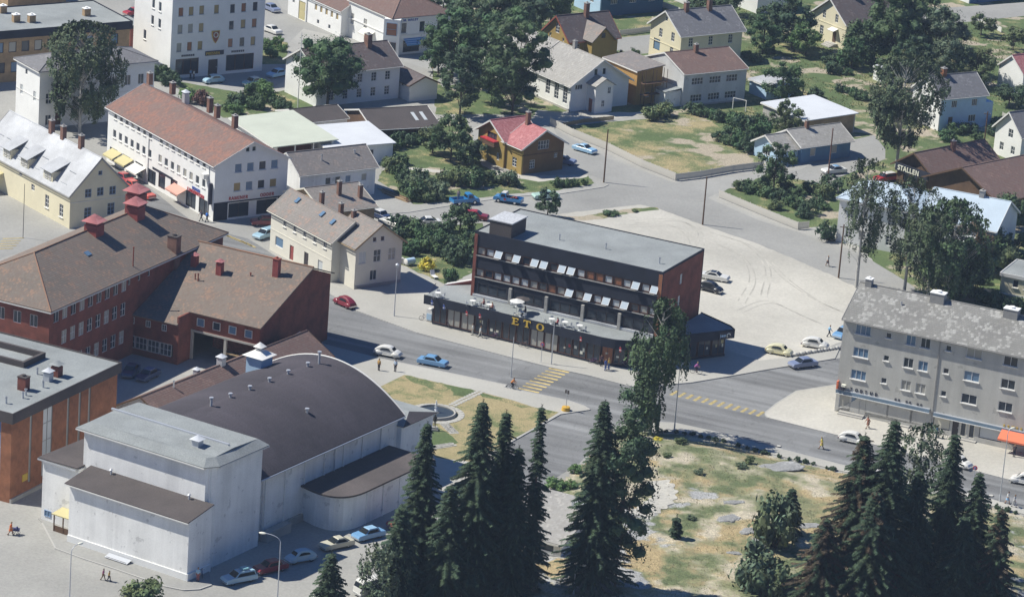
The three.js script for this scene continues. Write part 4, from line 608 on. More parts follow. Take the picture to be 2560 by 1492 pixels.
{ // cream house with red door
  const b = new Bld('cream_house', 'cream two storey house with red door and patched old tile roof', [-27.05,-35.21],53.5, 17.2, 7.0, 6.4, { wall: M.paleCream, roof: 'gable', ridge: 'x', rise: 2.6, roofMat: M.tileOld, ov: .5, trim: M.paleCream });
  b.win('f', 13.34,2.03,5,5.32, .9, 1.15, { cols: 2, sill: M.trim }); b.win('f', 14.6, 14.6, 1, 1.9, 2.2, 1.5, { cols: 1, pane: M.glassBlue, frame: M.frame }); b.door('f', 11.0, 1.1, 2.3, M.redMetal, { y: .15 }); b.door('f', 6.9, 1.2, 2.5, M.frameDark, { y: .1 }); b.win('f', 3.0, 3.0, 1, 1.7, 1.3, 1.6, { cols: 1, pane: M.glassPale });
  b.panel('storey_band', 'f', .05, 17.1, 3.3, 3.45, .04, M.paleCream);
  b.finish();
  b.chimney(-9.5, -3.9, 8.2, 10.8, .6, .6); b.chimney(-5.2, -4.6, 8, 10.2, .6, .6); b.chimney(-2.0, -4.8, 7.9, 10.0, .6, .6);
  for (const [x, z] of [[-13.8, -2.4], [-6.7, -2.3], [-3.3, -2.0]]) { const q = mesh('roof_light', bx(-.35, .35, 0, .12, -.5, .5), M.glassBlue, b.g); q.position.set(x, 6.6 + (-z) * .743 + .1, z); q.rotation.x = .63; }
  // gabled end wing (same house)
  const b2 = new Bld('cream_house', 'gabled shaded end of the cream house with three wide windows', [-23.4, -32.8], 53.5, 6.5, 8.2, 6.6, { wall: M.paleCream, roof: 'gable', ridge: 'x', rise: 2.9, roofMat: M.tileOld, ov: .55, trim: M.woodPale });
  b2.win('r', 1.2, 6.4, 3, 4.75, 1.3, 1.9, { cols: 2, rows: 2, pane: [M.glassPale, M.glass, M.glassCurtain] }); b2.win('r', 3.3, 3.3, 1, 1.8, 1.2, 1.6, { cols: 2 }); b2.win('r', 3.2, 4.6, 2, 7.3, .7, .8, {}); b2.finish();
  b2.box('foundation', .02, .1, 0, .5, -8.2, 0, M.concrete); absorb(b, b2);
}
{ // pale yellow house with white metal roof and dormers, far left
  const b = new Bld('dormer_house', 'pale yellow house with weathered white sheet roof and dormers', [-68.15,-51.73],52, 28, 10.3, 5.4, { wall: M.cream, roof: 'gable', ridge: 'x', rise: 5.2, roofMat: M.metal, ov: .4, og: .3, trim: M.chimneyGrey });
  for (const [u, v] of [[2.56,2.18], [6.94,2.43]]) b.win('f', u, u, 1, v, 1.15, 2.0, { cols: 2, rows: 3, frame: M.frame, sill: M.trim });
  for (const [u, v] of [[11.34,3.4], [15.24,4.71]]) b.win('f', u, u, 1, v, 1.0, 1.0, { cols: 2, rows: 2 });
  for (const [u, v] of [[3.17,2.06], [7.26,2.32]]) b.win('r', u, u, 1, v, 1.25, 1.9, { cols: 2, rows: 3, frame: M.frameBlue });
  for (const [u, v] of [[3.14,5.29], [5.27,5.31], [7.44,5.24]]) b.win('r', u, u, 1, v, 1.15, 1.35, { cols: 2, rows: 2, frame: M.frameBlue });
  b.win('r', 5.15, 5.15, 1, 8.3, .7, .7, { frame: M.frameBlue });
  b.finish();
  b.panel('cornice', 'r', .05, 10.2, 4.0, 4.12, .06, M.paleCream);
  const dorm = (x, w) => { const d = mesh('dormer', muv(merge([bx(x - w / 2, x + w / 2, 5.5, 7.3, -3.2, -.2)])), M.cream, b.g); mesh('dormer_roof', b.slab([[x - w / 2 - .3, 7.35, .25], [x + w / 2 + .3, 7.35, .25], [x + w / 2 + .3, 9.2, -4.2], [x - w / 2 - .3, 9.2, -4.2]], .1), M.metal, d); for (const o of [-.55, .55]) { const f = mesh('window', frameGeo(.8, .9, 2, 2), M.frame, d); f.position.set(x + o, 6.4, -.14); } };
  dorm(-7.2, 2.8); dorm(-14.5, 2.4); dorm(-20, 2.4);
  for (const [x, z] of [[-6.06,-5.41], [-11.53,-5.35], [-15.12,-3.29]]) b.chimney(Math.max(x, -26), -5.2, 9.9, 12.6, .8, .7, M.chimney, M.chimneyGrey);
  for (let i = 0; i < 2; i++) mesh('snow_guard', merge([...Array(9)].map((_, j) => bx(-3.2 - j * 2.8 - .9, -3.2 - j * 2.8 + .9, 6.2 + i * 1.6, 6.35 + i * 1.6, -.7 - i * 1.5, -.66 - i * 1.5))), M.tin, b.g);
  b.awning('f', 20.5, 24, 3.2, .8, 2.6, M.awnYellow);
}

// ---------------------------------------------------------------- houses further back
const W2 = { cols: 2, rows: 2 }, W23 = { cols: 2, rows: 3 };
{ const b = new Bld('hip_roof_house', 'tall white house with grey hip roof behind a big birch', [-80.79,-105.49],55, 8.6, 21.5, 9.8, { wall: M.white, roof: 'hip', rise: 1.7, hipRun: 1.1, roofMat: M.slateGrey, ov: .45 });
  for (const [u, v] of [[4.96,8.52]]) b.win('f', u, u, 1, v, .8, 1.0); for (const [u, v] of [[6.52,5.05], [1.69,5.1]]) b.win('f', u, u, 1, v, 1.0, 1.7, { pane: M.glassPale });
  for (const [u, v] of [[1.75,4.99], [3.87,5.04], [1.78,1.28]]) b.win('r', u, u, 1, v, 1.1, 1.8, { cols: 2 }); b.door('r', 3.6, 1.1, 2.3, M.frameBrown, { y: .3 }); b.win('r', 14, 19, 3, 6.9, 1.1, 1.8, { cols: 2 }); b.win('r', 14, 19, 3, 2.9, 1.1, 1.8, { cols: 2 });
  b.finish(); b.panel('storey_band', 'f', .05, 8.5, 4.9, 5.05, .06, M.trim); b.panel('storey_band', 'r', .05, 21.4, 4.9, 5.05, .06, M.trim); b.chimney(-4, -6, 11, 12.8, .9, .8, M.chimneyGrey, M.chimneyGrey); }
{ const b = new Bld('yellow_brick_building', 'long yellow brick building with dark fascia and flat grey roof', [-70.8, -146.2], -34, 40, 15, 9, { wall: M.brickYellow, roofMat: M.felt, ov: .35, fascia: 1.3, parapet: .3, fasciaMat: M.black });
  b.win('f', 3, 30, 12, 6.2, 1.5, 1.9, { cols: 1, pane: [M.glass, M.glassBlue, M.glassCurtain], frame: M.frameDark, rand: 1, fw: .12 }); b.win('f', 9, 30, 9, 2.6, 1.5, 1.9, { cols: 1, pane: [M.glassBlue, M.glass], frame: M.frameDark, fw: .12, rand: 1 }); b.finish();
  for (const [x, z] of [[-5.6, -6], [-17, -4.5], [-19.5, -5.5], [-19, -12]]) b.chimney(x, z, 9, 10.4, 1.2, 1.0, M.brickYellow, M.whiteRough); }
{ const b = new Bld('red_brick_annex', 'small red brick annex at the end of the yellow brick building', [-72.43,-161.66], 56, 7, 3, 4.2, { wall: M.brick, roofMat: M.felt, ov: .2 }); b.finish(); }
{ const b = new Bld('rear_brick_house', 'brown brick house at the street end beside the red car', [-88, -190], -34, 12, 22, 6.5, { wall: M.brickYellow, roofMat: M.felt, ov: .2 }); b.win('r', 2, 9, 3, 4.2, 1.2, 1.5, W2); b.win('f', 2, 9, 4, 4, 1.2, 1.5, W2); b.finish(); }
{ const b = new Bld('maple_house', 'white house with dark slate roof half hidden by a maple', [-36.4, -132], 54, 10.5, 17, 6.0, { wall: M.white, roof: 'gable', ridge: 'z', rise: 3.0, roofMat: M.tileDark, ov: .45 });
  b.win('r', 3, 14.5, 5, 4.4, 1.05, 1.6, W23); b.win('r', 3, 14.5, 5, 1.7, 1.05, 1.6, W23); b.win('f', 3, 7.5, 2, 4.5, .9, 1.3, W2); b.finish(); b.chimney(-5.2, -1.2, 8.4, 10.2, .7, .7); b.chimney(-5.0, -7.4, 8.4, 10.6, .8, .8); b.chimney(-4.6, -13, 8.2, 10.8, 1.3, .9); }
{ const b = new Bld('white_outbuilding', 'low white outbuilding with dark slate roof beside the maple house', [-20.65,-140.07],55, 11.8, 5.8, 3.0, { wall: M.white, roof: 'gable', ridge: 'x', rise: 1.3, roofMat: M.tileDark, ov: .35, trim: M.wood }); b.win('f', 2.5, 8.5, 3, 2.5, .7, .5, {}); b.door('f', 6.2, .9, 1.9, M.frameDark); b.finish(); }
{ // corner shop with chamfered corner
  const b = new Bld('corner_shop', 'white corner shop with chamfered corner and pinkish hip roof', [-25.6, -171.2], 54, 15, 13, 7.0, { wall: M.white, roof: 'hip', rise: 3.4, roofMat: M.tileBrown, ov: .35 });
  b.win('f', 9.1,13.53,2,3.75, 1.1, 2.0, { cols: 2, rows: 2, pane: M.glassCurtain, sill: M.trim }); b.win('r', 2.6, 6.6, 2, 5.0, 1.2, 2.0, { cols: 1, sill: M.trim }); b.win('r', 10.5, 10.5, 1, 5, 1.2, 2, {}); b.win('r', 4.4, 4.4, 1, 1.5, 3.6, 2.2, { frame: M.frameDark, cols: 2 }); b.win('f', 8, 8, 1, 1.6, 2.5, 2.0, { frame: M.frameDark, cols: 2 });
  b.finish(); b.panel('storey_band', 'f', .05, 14.9, 3.6, 3.8, .12, M.trim); b.panel('storey_band', 'r', .05, 12.9, 3.5, 3.7, .12, M.trim);
  const q = mesh('corner_bay', muv(bx(-1.5, 1.5, 0, 6.95, -.8, .45)), M.white, b.g); q.position.set(0, 0, 0); q.rotation.y = Math.PI / 4; const f = mesh('corner_window', frameGeo(2.0, 2.4, 1, 2), M.frameBlue, b.g); f.position.set(.37, 5.1, .37); f.rotation.y = Math.PI / 4; mesh('pane', paneGeo(2.0, 2.4), M.glassOrange, f); const f2 = mesh('corner_door', frameGeo(1.9, 2.5, 2, 1), M.frameBrown, b.g); f2.position.set(.37, 1.4, .37); f2.rotation.y = Math.PI / 4; mesh('pane', paneGeo(1.9, 2.5), M.glass, f2);
  b.text('r', 'G. M. WALBY', 1.4, 6.25, .5, M.letterBlue, fontSans); b.awning('r', 2.6, 7.4, 3.0, .8, 1.3, M.awnBlue, M.paleBlue); b.awning('f', 5.6, 9.4, 3.1, .8, 1.3, M.awnWhite); }
{ const b = new Bld('shop_row_house', 'low white house with red tile roof joined to the corner shop', [-35.6, -182.2], 54, 14, 10, 5.0, { wall: M.white, roof: 'gable', ridge: 'x', rise: 3, roofMat: M.tileBrown, ov: .35 }); b.win('f', 1.5, 9, 5, 3.6, .85, 1.3, { pane: M.glassYellow }); b.win('f', 4, 8, 2, 1.0, .8, .8, {}); b.finish(); }
{ const b = new Bld('yellow_door_garage', 'white garage with tall yellow doors at the upper street', [-42.85,-191.81], 54, 6.5, 9, 5.2, { wall: M.white, roofMat: M.felt, ov: .2, fasciaMat: M.trim }); b.door('f', 1.5, 2.4, 3.6, M.awnYellow); b.win('f', 4.6, 4.6, 1, 3.2, .8, 1.2, W2); b.finish(); }
{ const b = new Bld('grey_annex_house', 'grey house with flat pitched brownish tile roof beside the white shops', [-34.8, -74.2], 55, 8, 14, 4.7, { wall: M.concrete, roof: 'gable', ridge: 'z', rise: 2.4, roofMat: M.tileGrey, ov: .4 }); b.wm = M.whiteRough;
  for (const [u, v, p] of [[5.2, 3.1, M.glass], [7, 3.1, M.glass], [8.9, 3.1, M.glassBlue], [11.9, 3.1, M.glassCurtain]]) b.win('r', u, u, 1, v, 1.0, 1.2, { pane: p }); b.door('r', 1.8, 2.4, 2.2, M.frameDark); b.finish(); b.pipe(-2, -5, 6, 7, .12); b.pipe(-2.6, -11.5, 6, 7, .14); }
{ const b = new Bld('brown_gable_house', 'small brown tiled house behind the cream house with red door', [-29.6, -55.7], 55, 11.6, 9, 4.5, { wall: M.brickYellow, roof: 'gable', ridge: 'z', rise: 2.1, roofMat: M.tileOld, ov: .4, trim: M.paleCream }); b.win('r', 2, 7, 3, 2.5, 1, 1.2, W2); b.finish(); b.chimney(-3.4, -4.5, 5.4, 8, .6, .6); b.chimney(-2.2, -7.6, 5, 7.4, .6, .6); }
{ const b = new Bld('green_roof_shed', 'long shed with pale green sheet roof and open dark front', [-40.5, -94.3], 61, 17, 10.6, 3.2, { wall: M.whiteRough, roof: 'shed', rise: .5, roofMat: M.greenMetal, ov: .6, skip: 'r' }); b.finish(); b.box('back_wall', -6, -5.8, 0, 3.2, -10.4, -.3, M.brick); for (let i = 0; i < 4; i++) b.box('post', -.2, 0, 0, 3.3, -.5 - i * 3.3, -.3 - i * 3.3, M.trim); }
{ const b = new Bld('white_roof_shed', 'low shed with flat white sheet roof and open bays', [-32.1, -96.7], 66, 12.5, 11.6, 2.9, { wall: M.whiteRough, roof: 'shed', rise: .4, roofMat: M.whiteMetal, ov: .4 }); b.door('r', 6.9, 2.6, 2.3, M.frameDark); b.door('r', 3.4, 2.6, 2.3, M.frameDark); b.finish(); }
{ const b = new Bld('dark_lean_to', 'dark felt roofed shed with light skylights', [-25.2, -111.7], 64, 12, 11.8, 2.5, { wall: M.wood, roof: 'gable', ridge: 'z', rise: 1.7, roofMat: M.feltDark, ov: .4 }); b.finish(); for (const z of [-8.6, -10.2]) { const q = mesh('skylight', bx(-1.3, 1.3, 0, .06, -.3, .3), M.glassPale, b.g); q.position.set(-3.0, 3.5, z); q.rotation.z = -.28; } }
{ const b = new Bld('low_dark_shed', 'low dark roofed shed between the white roofed sheds', [-37.5, -112.5], 55, 8, 9, 2.4, { wall: M.whiteRough, roof: 'gable', ridge: 'z', rise: 1.2, roofMat: M.feltDark, ov: .3 }); b.finish(); }
{ const b = new Bld('mustard_house', 'mustard timber house with dark tile roof and gabled bay', [6.97,-170.75],54, 8.2, 11, 5.5, { wall: M.mustard, roof: 'gable', ridge: 'z', rise: 3.6, roofMat: M.tileDark, ov: .5, trim: M.trimRed });
  for (const [u, v] of [[3.99,6.89]]) b.win('f', u, u, 1, v, 1.2, 1.8, W23); b.win('f', 2, 2, 1, 5.2, .5, .7); b.win('f', 6.2, 6.2, 1, 5.2, .5, .7); b.win('f', 2, 6, 2, 2, 1.1, 1.7, W23); b.win('r', 1.8, 1.8, 1, 3.9, 1.1, 1.6, W23); b.finish(); b.panel('storey_band', 'f', .05, 8.1, 3.9, 4.05, .06, M.wood); b.chimney(-3.6, -6, 8, 11.2, .8, .8);
  // gabled bay on the right side
  const y = 5.9; b.box('bay', 0, 2.4, 0, y, -8.2, -3.4, M.mustard); { const q = ext(shp([[3.4, 0], [8.2, 0], [5.8, 2.2]]), 4.2); q.rotateY(Math.PI / 2); q.translate(-1.8, y, 0); mesh('bay_gable', muv(q), M.mustard, b.g); } mesh('bay_roof', merge([b.slab([[-4, y + 2.4, -5.8], [3, y + 2.4, -5.8], [3, y - .3, -2.9], [-1, y - .3, -2.9]]), b.slab([[-4, y + 2.4, -5.8], [3, y + 2.4, -5.8], [3, y - .3, -8.7], [-1, y - .3, -8.7]])]), M.tileOld, b.g); const f = mesh('window', frameGeo(1, 1.6, 2, 3), M.frame, b.g); f.position.set(1.1, 2.4, -3.36); mesh('pane', paneGeo(1, 1.6), M.glass, f); const f2 = mesh('window', frameGeo(.8, .9, 2, 1), M.frameDark, b.g); f2.position.set(2.44, 6.6, -5.8); f2.rotation.y = Math.PI / 2; mesh('pane', paneGeo(.8, .9), M.glass, f2); }
{ // chapel
  const b = new Bld('chapel', 'white timber chapel with pale grey tile roof and arched windows', [7.57,-141.64],54, 27, 12.6, 4.9, { wall: M.white, roof: 'gable', ridge: 'x', rise: 3.9, roofMat: M.tilePale, ov: .65, og: .7 });
  for (const [u, v] of [[1.61,2.61], [4.25,2.76], [6.91,3.01]]) { b.win('f', u, u, 1, v - .2, 1.3, 2.6, { cols: 2, rows: 4, frame: M.frame }); const a = mesh('arch_head', new THREE.CircleGeometry(.65, 12, 0, Math.PI), M.glass, b.g); b.place('f', a, b.S('f', u), v + 1.1, .02); }
  b.win('r', 1.7, 1.7, 1, 4.3, 1.6, .9, { cols: 3 }); b.win('r', 5.2, 7.0, 2, 6.7, .75, 1.2, {}); b.finish();
  b.box('porch', 0, 2.6, 0, 5.0, -7.3, -3.5, M.white); { const q = ext(shp([[3.5, 0], [7.3, 0], [5.4, 1.1]]), 2.6); q.rotateY(Math.PI / 2); q.translate(0, 5.0, 0); mesh('porch_gable', muv(q), M.white, b.g); } mesh('porch_roof', merge([b.slab([[0, 6.3, -5.4], [3, 6.3, -5.4], [3, 4.95, -3.1], [0, 4.95, -3.1]]), b.slab([[0, 6.3, -5.4], [3, 6.3, -5.4], [3, 4.95, -7.7], [0, 4.95, -7.7]])]), M.tilePale, b.g);
  for (const [y, z] of [[1.7, -5.2], [4.0, -6.4]]) { const f = mesh('window', frameGeo(.7, 1.2, 2, 2), M.frame, b.g); f.position.set(2.64, y, z); f.rotation.y = Math.PI / 2; mesh('pane', paneGeo(.7, 1.2), M.glass, f); }
  b.box('porch_door', .9, 1.8, .05, 2.4, -3.55, -3.44, M.brick); b.box('foundation', -27, .05, -.05, .35, -.1, .08, M.concrete); b.chimney(-8.3, -6.3, 8.6, 10.2, .7, .6, M.chimneyGrey); mesh('fire_wall_strip', b.slab([[-13.3, 9.1, -6.3], [-12.9, 9.1, -6.3], [-12.9, 4.8, .7], [-13.3, 4.8, .7]], .1), M.chimneyGrey, b.g); }
{ const b = new Bld('orange_annex', 'ochre sheathed extension under scaffolding behind the chapel', [19.2, -149.4], 54, 10, 5.6, 6.2, { wall: M.awnYellow, roof: 'shed', rise: .6, roofMat: M.tileGrey, ov: .3 }); b.wm = mottle(.42, .25, .08, .2, 5, 91); b.win('r', 2.6, 2.6, 1, 1.7, .9, .9); b.finish(); const sc = []; for (const z of [-.6, -3, -5.4]) for (const x of [.7, 1.7]) sc.push(bar(V3(x, 0, z), V3(x, 6.6, z), .06)); for (const y of [2.1, 4.2]) { sc.push(bx(.6, 1.8, y, y + .06, -5.7, -.3)); } mesh('scaffold', merge(sc), M.wood, b.g); }
{ const b = new Bld('cream_timber_house', 'cream timber house with grey tile roof and two chimneys', [27.62,-178.7],55, 9.7, 14.2, 6.2, { wall: M.cream, roof: 'gable', ridge: 'z', rise: 3.3, roofMat: M.slateGrey, ov: .55 });
  for (const [u, v] of [[6.45,5.03], [2.63,5.17]]) b.win('f', u, u, 1, v, 1.0, 1.7, W23); b.win('f', 5.0, 5.0, 1, 8.0, .7, .8, W2); for (const [u, v] of [[2.7,2.46]]) b.win('f', u, u, 1, v, 1.0, 1.6, W23); b.win('f', 7.4, 7.4, 1, 2.6, 2.0, 2.1, { frame: M.frameDark, pane: M.glassBlue }); b.win('r', 2.3, 11.5, 3, 4.6, 1.0, 1.7, W23); b.win('r', 2.3, 11.5, 3, 1.8, 1.0, 1.7, W23); b.finish(); b.panel('storey_band', 'f', .05, 9.6, 3.2, 3.36, .06, M.cream); b.panel('storey_band', 'r', .05, 14.1, 3.2, 3.36, .06, M.cream); b.chimney(-4.5, -4, 8.6, 11, .8, .8); b.chimney(-4.3, -9.2, 8.6, 11.2, .8, .8); }
{ const b = new Bld('concrete_hall', 'grey block building with brown tile roof and rows of narrow windows', [27.56,-150.57],56, 12.6, 13.8, 6.0, { wall: M.paleConcrete, roof: 'gable', ridge: 'z', rise: 2.3, roofMat: M.tileBrown, ov: .3, og: .2, trim: M.trim });
  for (const v of [4.5, 1.4]) for (const u of [3.0, 6.9, 10.6]) b.win('r', u, u, 1, v, 2.5, 1.3, { cols: 4, rows: 2, pane: M.glass }); b.finish(); b.chimney(-5.6, -6.2, 7.6, 9.6, .7, .7); b.box('foundation', 0, .1, 0, .3, -13.8, 0, M.concrete);
  b.box('lean_to', -13, -.6, 0, 2.9, .02, 3.4, M.whiteRough); mesh('lean_to_roof', b.slab([[-13.2, 3.4, .02], [-.4, 3.4, .02], [-.4, 2.95, 3.6], [-13.2, 2.95, 3.6]], .12), M.felt, b.g); }
{ const b = new Bld('tin_roof_shed', 'small shed with rusty pale tin roof beside the concrete hall', [43, -160], 54, 5, 7, 2.6, { wall: M.paleBlue, roof: 'shed', rise: .6, roofMat: M.metal, ov: .3 }); b.finish(); }
{ const b = new Bld('blue_house', 'long dark blue house with white windows at the upper lawn', [12.8, -213.6], 56, 9, 15, 4.4, { wall: M.blue, roof: 'gable', ridge: 'z', rise: 2.4, roofMat: M.tileDark, ov: .4 }); b.faces.f.mat = M.paleBlue; b.wm = mottle(.045, .12, .21, .2, 7, 93); b.win('r', 3.2, 12.2, 3, 2.9, 1.6, 1.3, { cols: 4 }); b.win('f', 3, 6, 2, 2.9, 1.2, 1.4, { cols: 3 }); b.finish(); }
{ // pink roof house
  const b = new Bld('pink_roof_house', 'mustard and brown house with pink tile roof and chimney', [-0.09,-99.62],52, 4.6, 8.6, 4.7, { wall: mottle(.20, .115, .05, .25, 7, 94), roof: 'gable', ridge: 'x', rise: 2.5, roofMat: M.tilePink, ov: .6 });
  b.faces.f.mat = M.mustard; b.win('r', 4.3, 4.3, 1, 4.7, 2.3, 1.5, { cols: 4, rows: 2 }); b.win('r', 2.2, 2.2, 1, 1.6, 1.1, 1.5, { cols: 3, rows: 3 }); b.win('r', 7, 7, 1, 2.6, .7, .8, W2); b.win('f', 2.0, 2.0, 1, 1.7, 1.2, 1.6, { cols: 2, rows: 3 }); b.finish(); b.panel('storey_band', 'r', .05, 8.5, 3.2, 3.35, .06, M.wood);
  const b2 = new Bld('pink_roof_house', 'x', [0, 0], 52, 7.4, 6.5, 4.9, { wall: M.mustard, roof: 'gable', ridge: 'z', rise: 2.3, roofMat: M.tilePink, ov: .6 }); b.g.updateMatrixWorld(); b2.g.position.copy(b.g.localToWorld(V3(-4.4, 0, .4))); b2.faces.r.mat = mottle(.16, .05, .035, .3, 7, 95); b2.win('f', 3.6, 3.6, 1, 4.6, 2.6, 1.2, { cols: 3, frame: M.frameBrown }); b2.win('f', 1.6, 1.6, 1, 1.6, .8, 1.3, W2); b2.finish(); b2.panel('balcony', 'f', 1.6, 5.6, 3.2, 4.0, 1.0, M.wood); b2.panel('flower_box', 'f', 1.7, 5.5, 4.0, 4.18, 1.05, M.letterRed); absorb(b, b2); b.chimney(-4.3, -4.0, 6.6, 9.2, .65, .65); }
{ const b = new Bld('white_roof_garage', 'brick garage with big flat white roof', [48.59,-135.68],55, 12, 11.2, 3.2, { wall: M.concrete, roof: 'shed', rise: .3, roofMat: M.whiteMetal, ov: .4 }); b.faces.r.mat = M.brickYellow; b.door('r', 6.8, 2.4, 2.3, M.wood); b.door('r', 3.2, 2.4, 2.3, M.frame); b.finish(); }
{ const b = new Bld('blue_bungalow', 'blue bungalow with pale tile roof and white trim', [47.17,-119.49],53, 7.5, 11, 3.0, { wall: M.blue, roof: 'gable', ridge: 'z', rise: 1.9, roofMat: M.tilePale, ov: .5 }); b.win('r', 2.6, 7.4, 2, 1.7, 1.2, 1.4, { cols: 1, pane: M.glassCurtain }); b.finish(); b.chimney(-3.6, -3.8, 4.4, 6.2, .6, .6, M.chimney);
  const b2 = new Bld('blue_bungalow', 'x', [0, 0], 53, 6.2, 4.5, 2.6, { wall: M.paleBlue, roof: 'gable', ridge: 'z', rise: 1.7, roofMat: M.tilePale, ov: .5 }); b.g.updateMatrixWorld(); b2.g.position.copy(b.g.localToWorld(V3(-.9, 0, 4.5))); b2.win('f', 3.0, 3.0, 1, 1.6, 2.0, 1.4, { cols: 3 }); b2.finish(); absorb(b, b2); }
{ const b = new Bld('yellow_gable_house', 'yellow gabled house with steps and a shaded front door', [59.88,-201.77],55, 10.2, 12, 5.2, { wall: M.cream, roof: 'gable', ridge: 'z', rise: 3.6, roofMat: M.tileDark, ov: .6 }); b.win('f', 3.2, 7.0, 2, 5.4, .9, 1.6, W23); b.win('f', 7.4, 7.4, 1, 2.2, 1.1, 1.7, W23); b.door('f', 3.4, 1.1, 2.2, M.wood, { y: .6 }); b.win('r', 3, 9, 2, 2.5, 1.1, 1.6, W23); b.finish(); b.panel('storey_band', 'f', .05, 10.1, 3.8, 3.95, .06, M.cream); mesh('door_hood', b.slab([[-4.4, 3.5, 0], [-2.4, 3.5, 0], [-2.4, 3.1, 1.2], [-4.4, 3.1, 1.2]], .1), M.trim, b.g); for (let i = 0; i < 3; i++) b.box('step', -4.8, -2.2, i * .2, .2 + i * .2, 0, 2 - i * .5, M.concrete); b.chimney(-5, -5, 8, 10, .8, .8); }
{ const b = new Bld('pale_blue_house', 'pale blue two storey house with slate roof and brick chimney', [73.04,-147.37],58, 8.2, 10.2, 6.0, { wall: M.paleBlue, roof: 'gable', ridge: 'z', rise: 2.9, roofMat: M.slateGrey, ov: .35 }); b.faces.f.mat = M.white; b.win('r', 3.1, 7.6, 2, 4.7, 1.2, 1.3, { cols: 3 }); b.win('r', 7.4, 7.4, 1, 1.8, 1.6, 1.3, { cols: 3 }); b.door('r', 2.6, 1.0, 2.2, M.wood, { y: .2 }); b.win('f', 2.5, 5.5, 2, 4.6, 1, 1.3, W2); b.finish(); b.chimney(-4.1, -3.2, 8, 10.2, .9, .8, M.brickOrange); b.box('side_porch', -4, -.4, 0, 4.4, -12.2, -10.2, M.paleBlue); }
{ const b = new Bld('red_roof_house', 'white house with red sheet roof behind the fruit trees', [91.21,-177.49], 56, 7, 11, 4.0, { wall: M.white, roof: 'gable', ridge: 'z', rise: 2.6, roofMat: M.tilePink, ov: .3 }); b.win('r', 2, 8, 3, 2, 1, 1.2, W2); b.finish(); }
{ const b = new Bld('white_gable_house', 'white gabled house with steep roof at the street edge', [85.62,-129.91], 56, 7, 10, 5.0, { wall: M.white, roof: 'gable', ridge: 'z', rise: 3.2, roofMat: M.slateGrey, ov: .5 }); b.win('f', 3.0, 3.0, 1, 4.6, 1.2, 1.5, W2); b.win('f', 2, 5, 2, 1.8, 1, 1.4, W2); b.finish(); }
{ // low brown building with shop letters
  const b = new Bld('brown_roof_shop', 'low building with wide brown tile roofs and pale letters STALLEN', [68.4, -106.4], 47, 8, 16, 3.6, { wall: M.wood, roof: 'gable', ridge: 'z', rise: 2.6, roofMat: M.tileBrown, ov: .9, trim: M.wood }); b.win('f', 2, 6, 3, 1.6, 1.2, 1.6, { frame: M.frameBrown }); b.finish(); b.box('sign_board', -7.6, .2, 2.5, 3.9, .95, 1.1, M.black); b.text('f', 'STALLEN', 7.0, 2.75, .85, M.letterWhite, fontSans, .1); b.g.children[b.g.children.length - 1].position.z += 1.1; b.chimney(-3.2, -8, 5, 7.4, .7, .7);
  const b2 = new Bld('brown_roof_shop', 'x', [0, 0], 47, 15, 22, 3.6, { wall: M.wood, roof: 'gable', ridge: 'z', rise: 3.4, roofMat: M.tileBrown, ov: .9, trim: M.wood }); b.g.updateMatrixWorld(); b2.g.position.copy(b.g.localToWorld(V3(15.4, 0, 1.5))); b2.finish(); absorb(b, b2); }
{ // white house with blue metal roof behind the birches
  const b = new Bld('blue_roof_house', 'white house with blue sheet metal roof behind street birches', [62.5, -70.5], 23, 13, 11, 7.2, { wall: M.white, roof: 'hip', rise: 2.2, roofMat: M.blueMetal, ov: .5 }); b.win('f', 2, 11, 5, 5, 1.1, 1.6, W23); b.win('f', 2, 11, 5, 1.8, 1.1, 1.6, W23); b.finish();
  const b2 = new Bld('blue_roof_house', 'x', [0, 0], 23, 12, 12, 6.4, { wall: M.paleBlue, roof: 'gable', ridge: 'x', rise: 3.2, roofMat: M.blueMetal, ov: .4 }); b.g.updateMatrixWorld(); b2.g.position.copy(b.g.localToWorld(V3(12.4, 0, -1))); b2.wm = M.blueMetal; b2.finish(); absorb(b, b2); b.box('white_canopy', .8, 10, 4.8, 5.0, -.8, 3.2, M.whiteMetal); b.box('canopy_front', .8, 10, 0, 4.8, 2.8, 3.1, M.white); b.chimney(8, -7, 8.4, 10.6, .8, .8, M.chimneyGrey); }
{ const b = new Bld('yellow_cabin', 'small yellow boarded house with flat grey roof beside a hedge', [87.2, -49.1], 24, 14, 8, 3.2, { wall: M.cream, roofMat: M.felt, ov: .2, fasciaMat: M.trim }); b.win('f', 11.6, 9.8, 2, 2.0, .9, 1.2, { sill: M.trim }); b.finish(); b.box('base_board', -14.02, .02, 0, .3, -.1, .05, M.trim); }
{ const b = new Bld('tile_roof_kiosk', 'small kiosk with pale tile roof between the tall spruces', [8.2, 68.4], 26, 8.5, 9.5, 2.3, { wall: M.whiteRough, roof: 'shed', rise: 2.2, roofMat: M.tilePale, ov: .4, y: .6 }); b.win('f', 2, 6, 2, 1.4, 2, .8, { frame: M.frameDark }); b.finish(); b.box('roof_light', -2.4, -.8, 4.2, 5.0, -8.2, -7.2, M.whiteMetal); }
{ const b = new Bld('upper_white_house', 'white house seen between trees at the top of the street', [44, -226], 54, 9, 8, 5, { wall: M.white, roof: 'gable', ridge: 'z', rise: 3, roofMat: M.slateGrey }); b.win('f', 2, 7, 3, 3.4, .9, 1.4, W2); b.finish(); }
{ const b = new Bld('roadside_hall', 'long white hall by the road at the upper gardens', [88.26,-248.86], 56, 9, 24, 3.4, { wall: M.blue, roof: 'shed', rise: .5, roofMat: M.whiteMetal, ov: .4 }); b.faces.f.mat = M.white; b.finish(); }
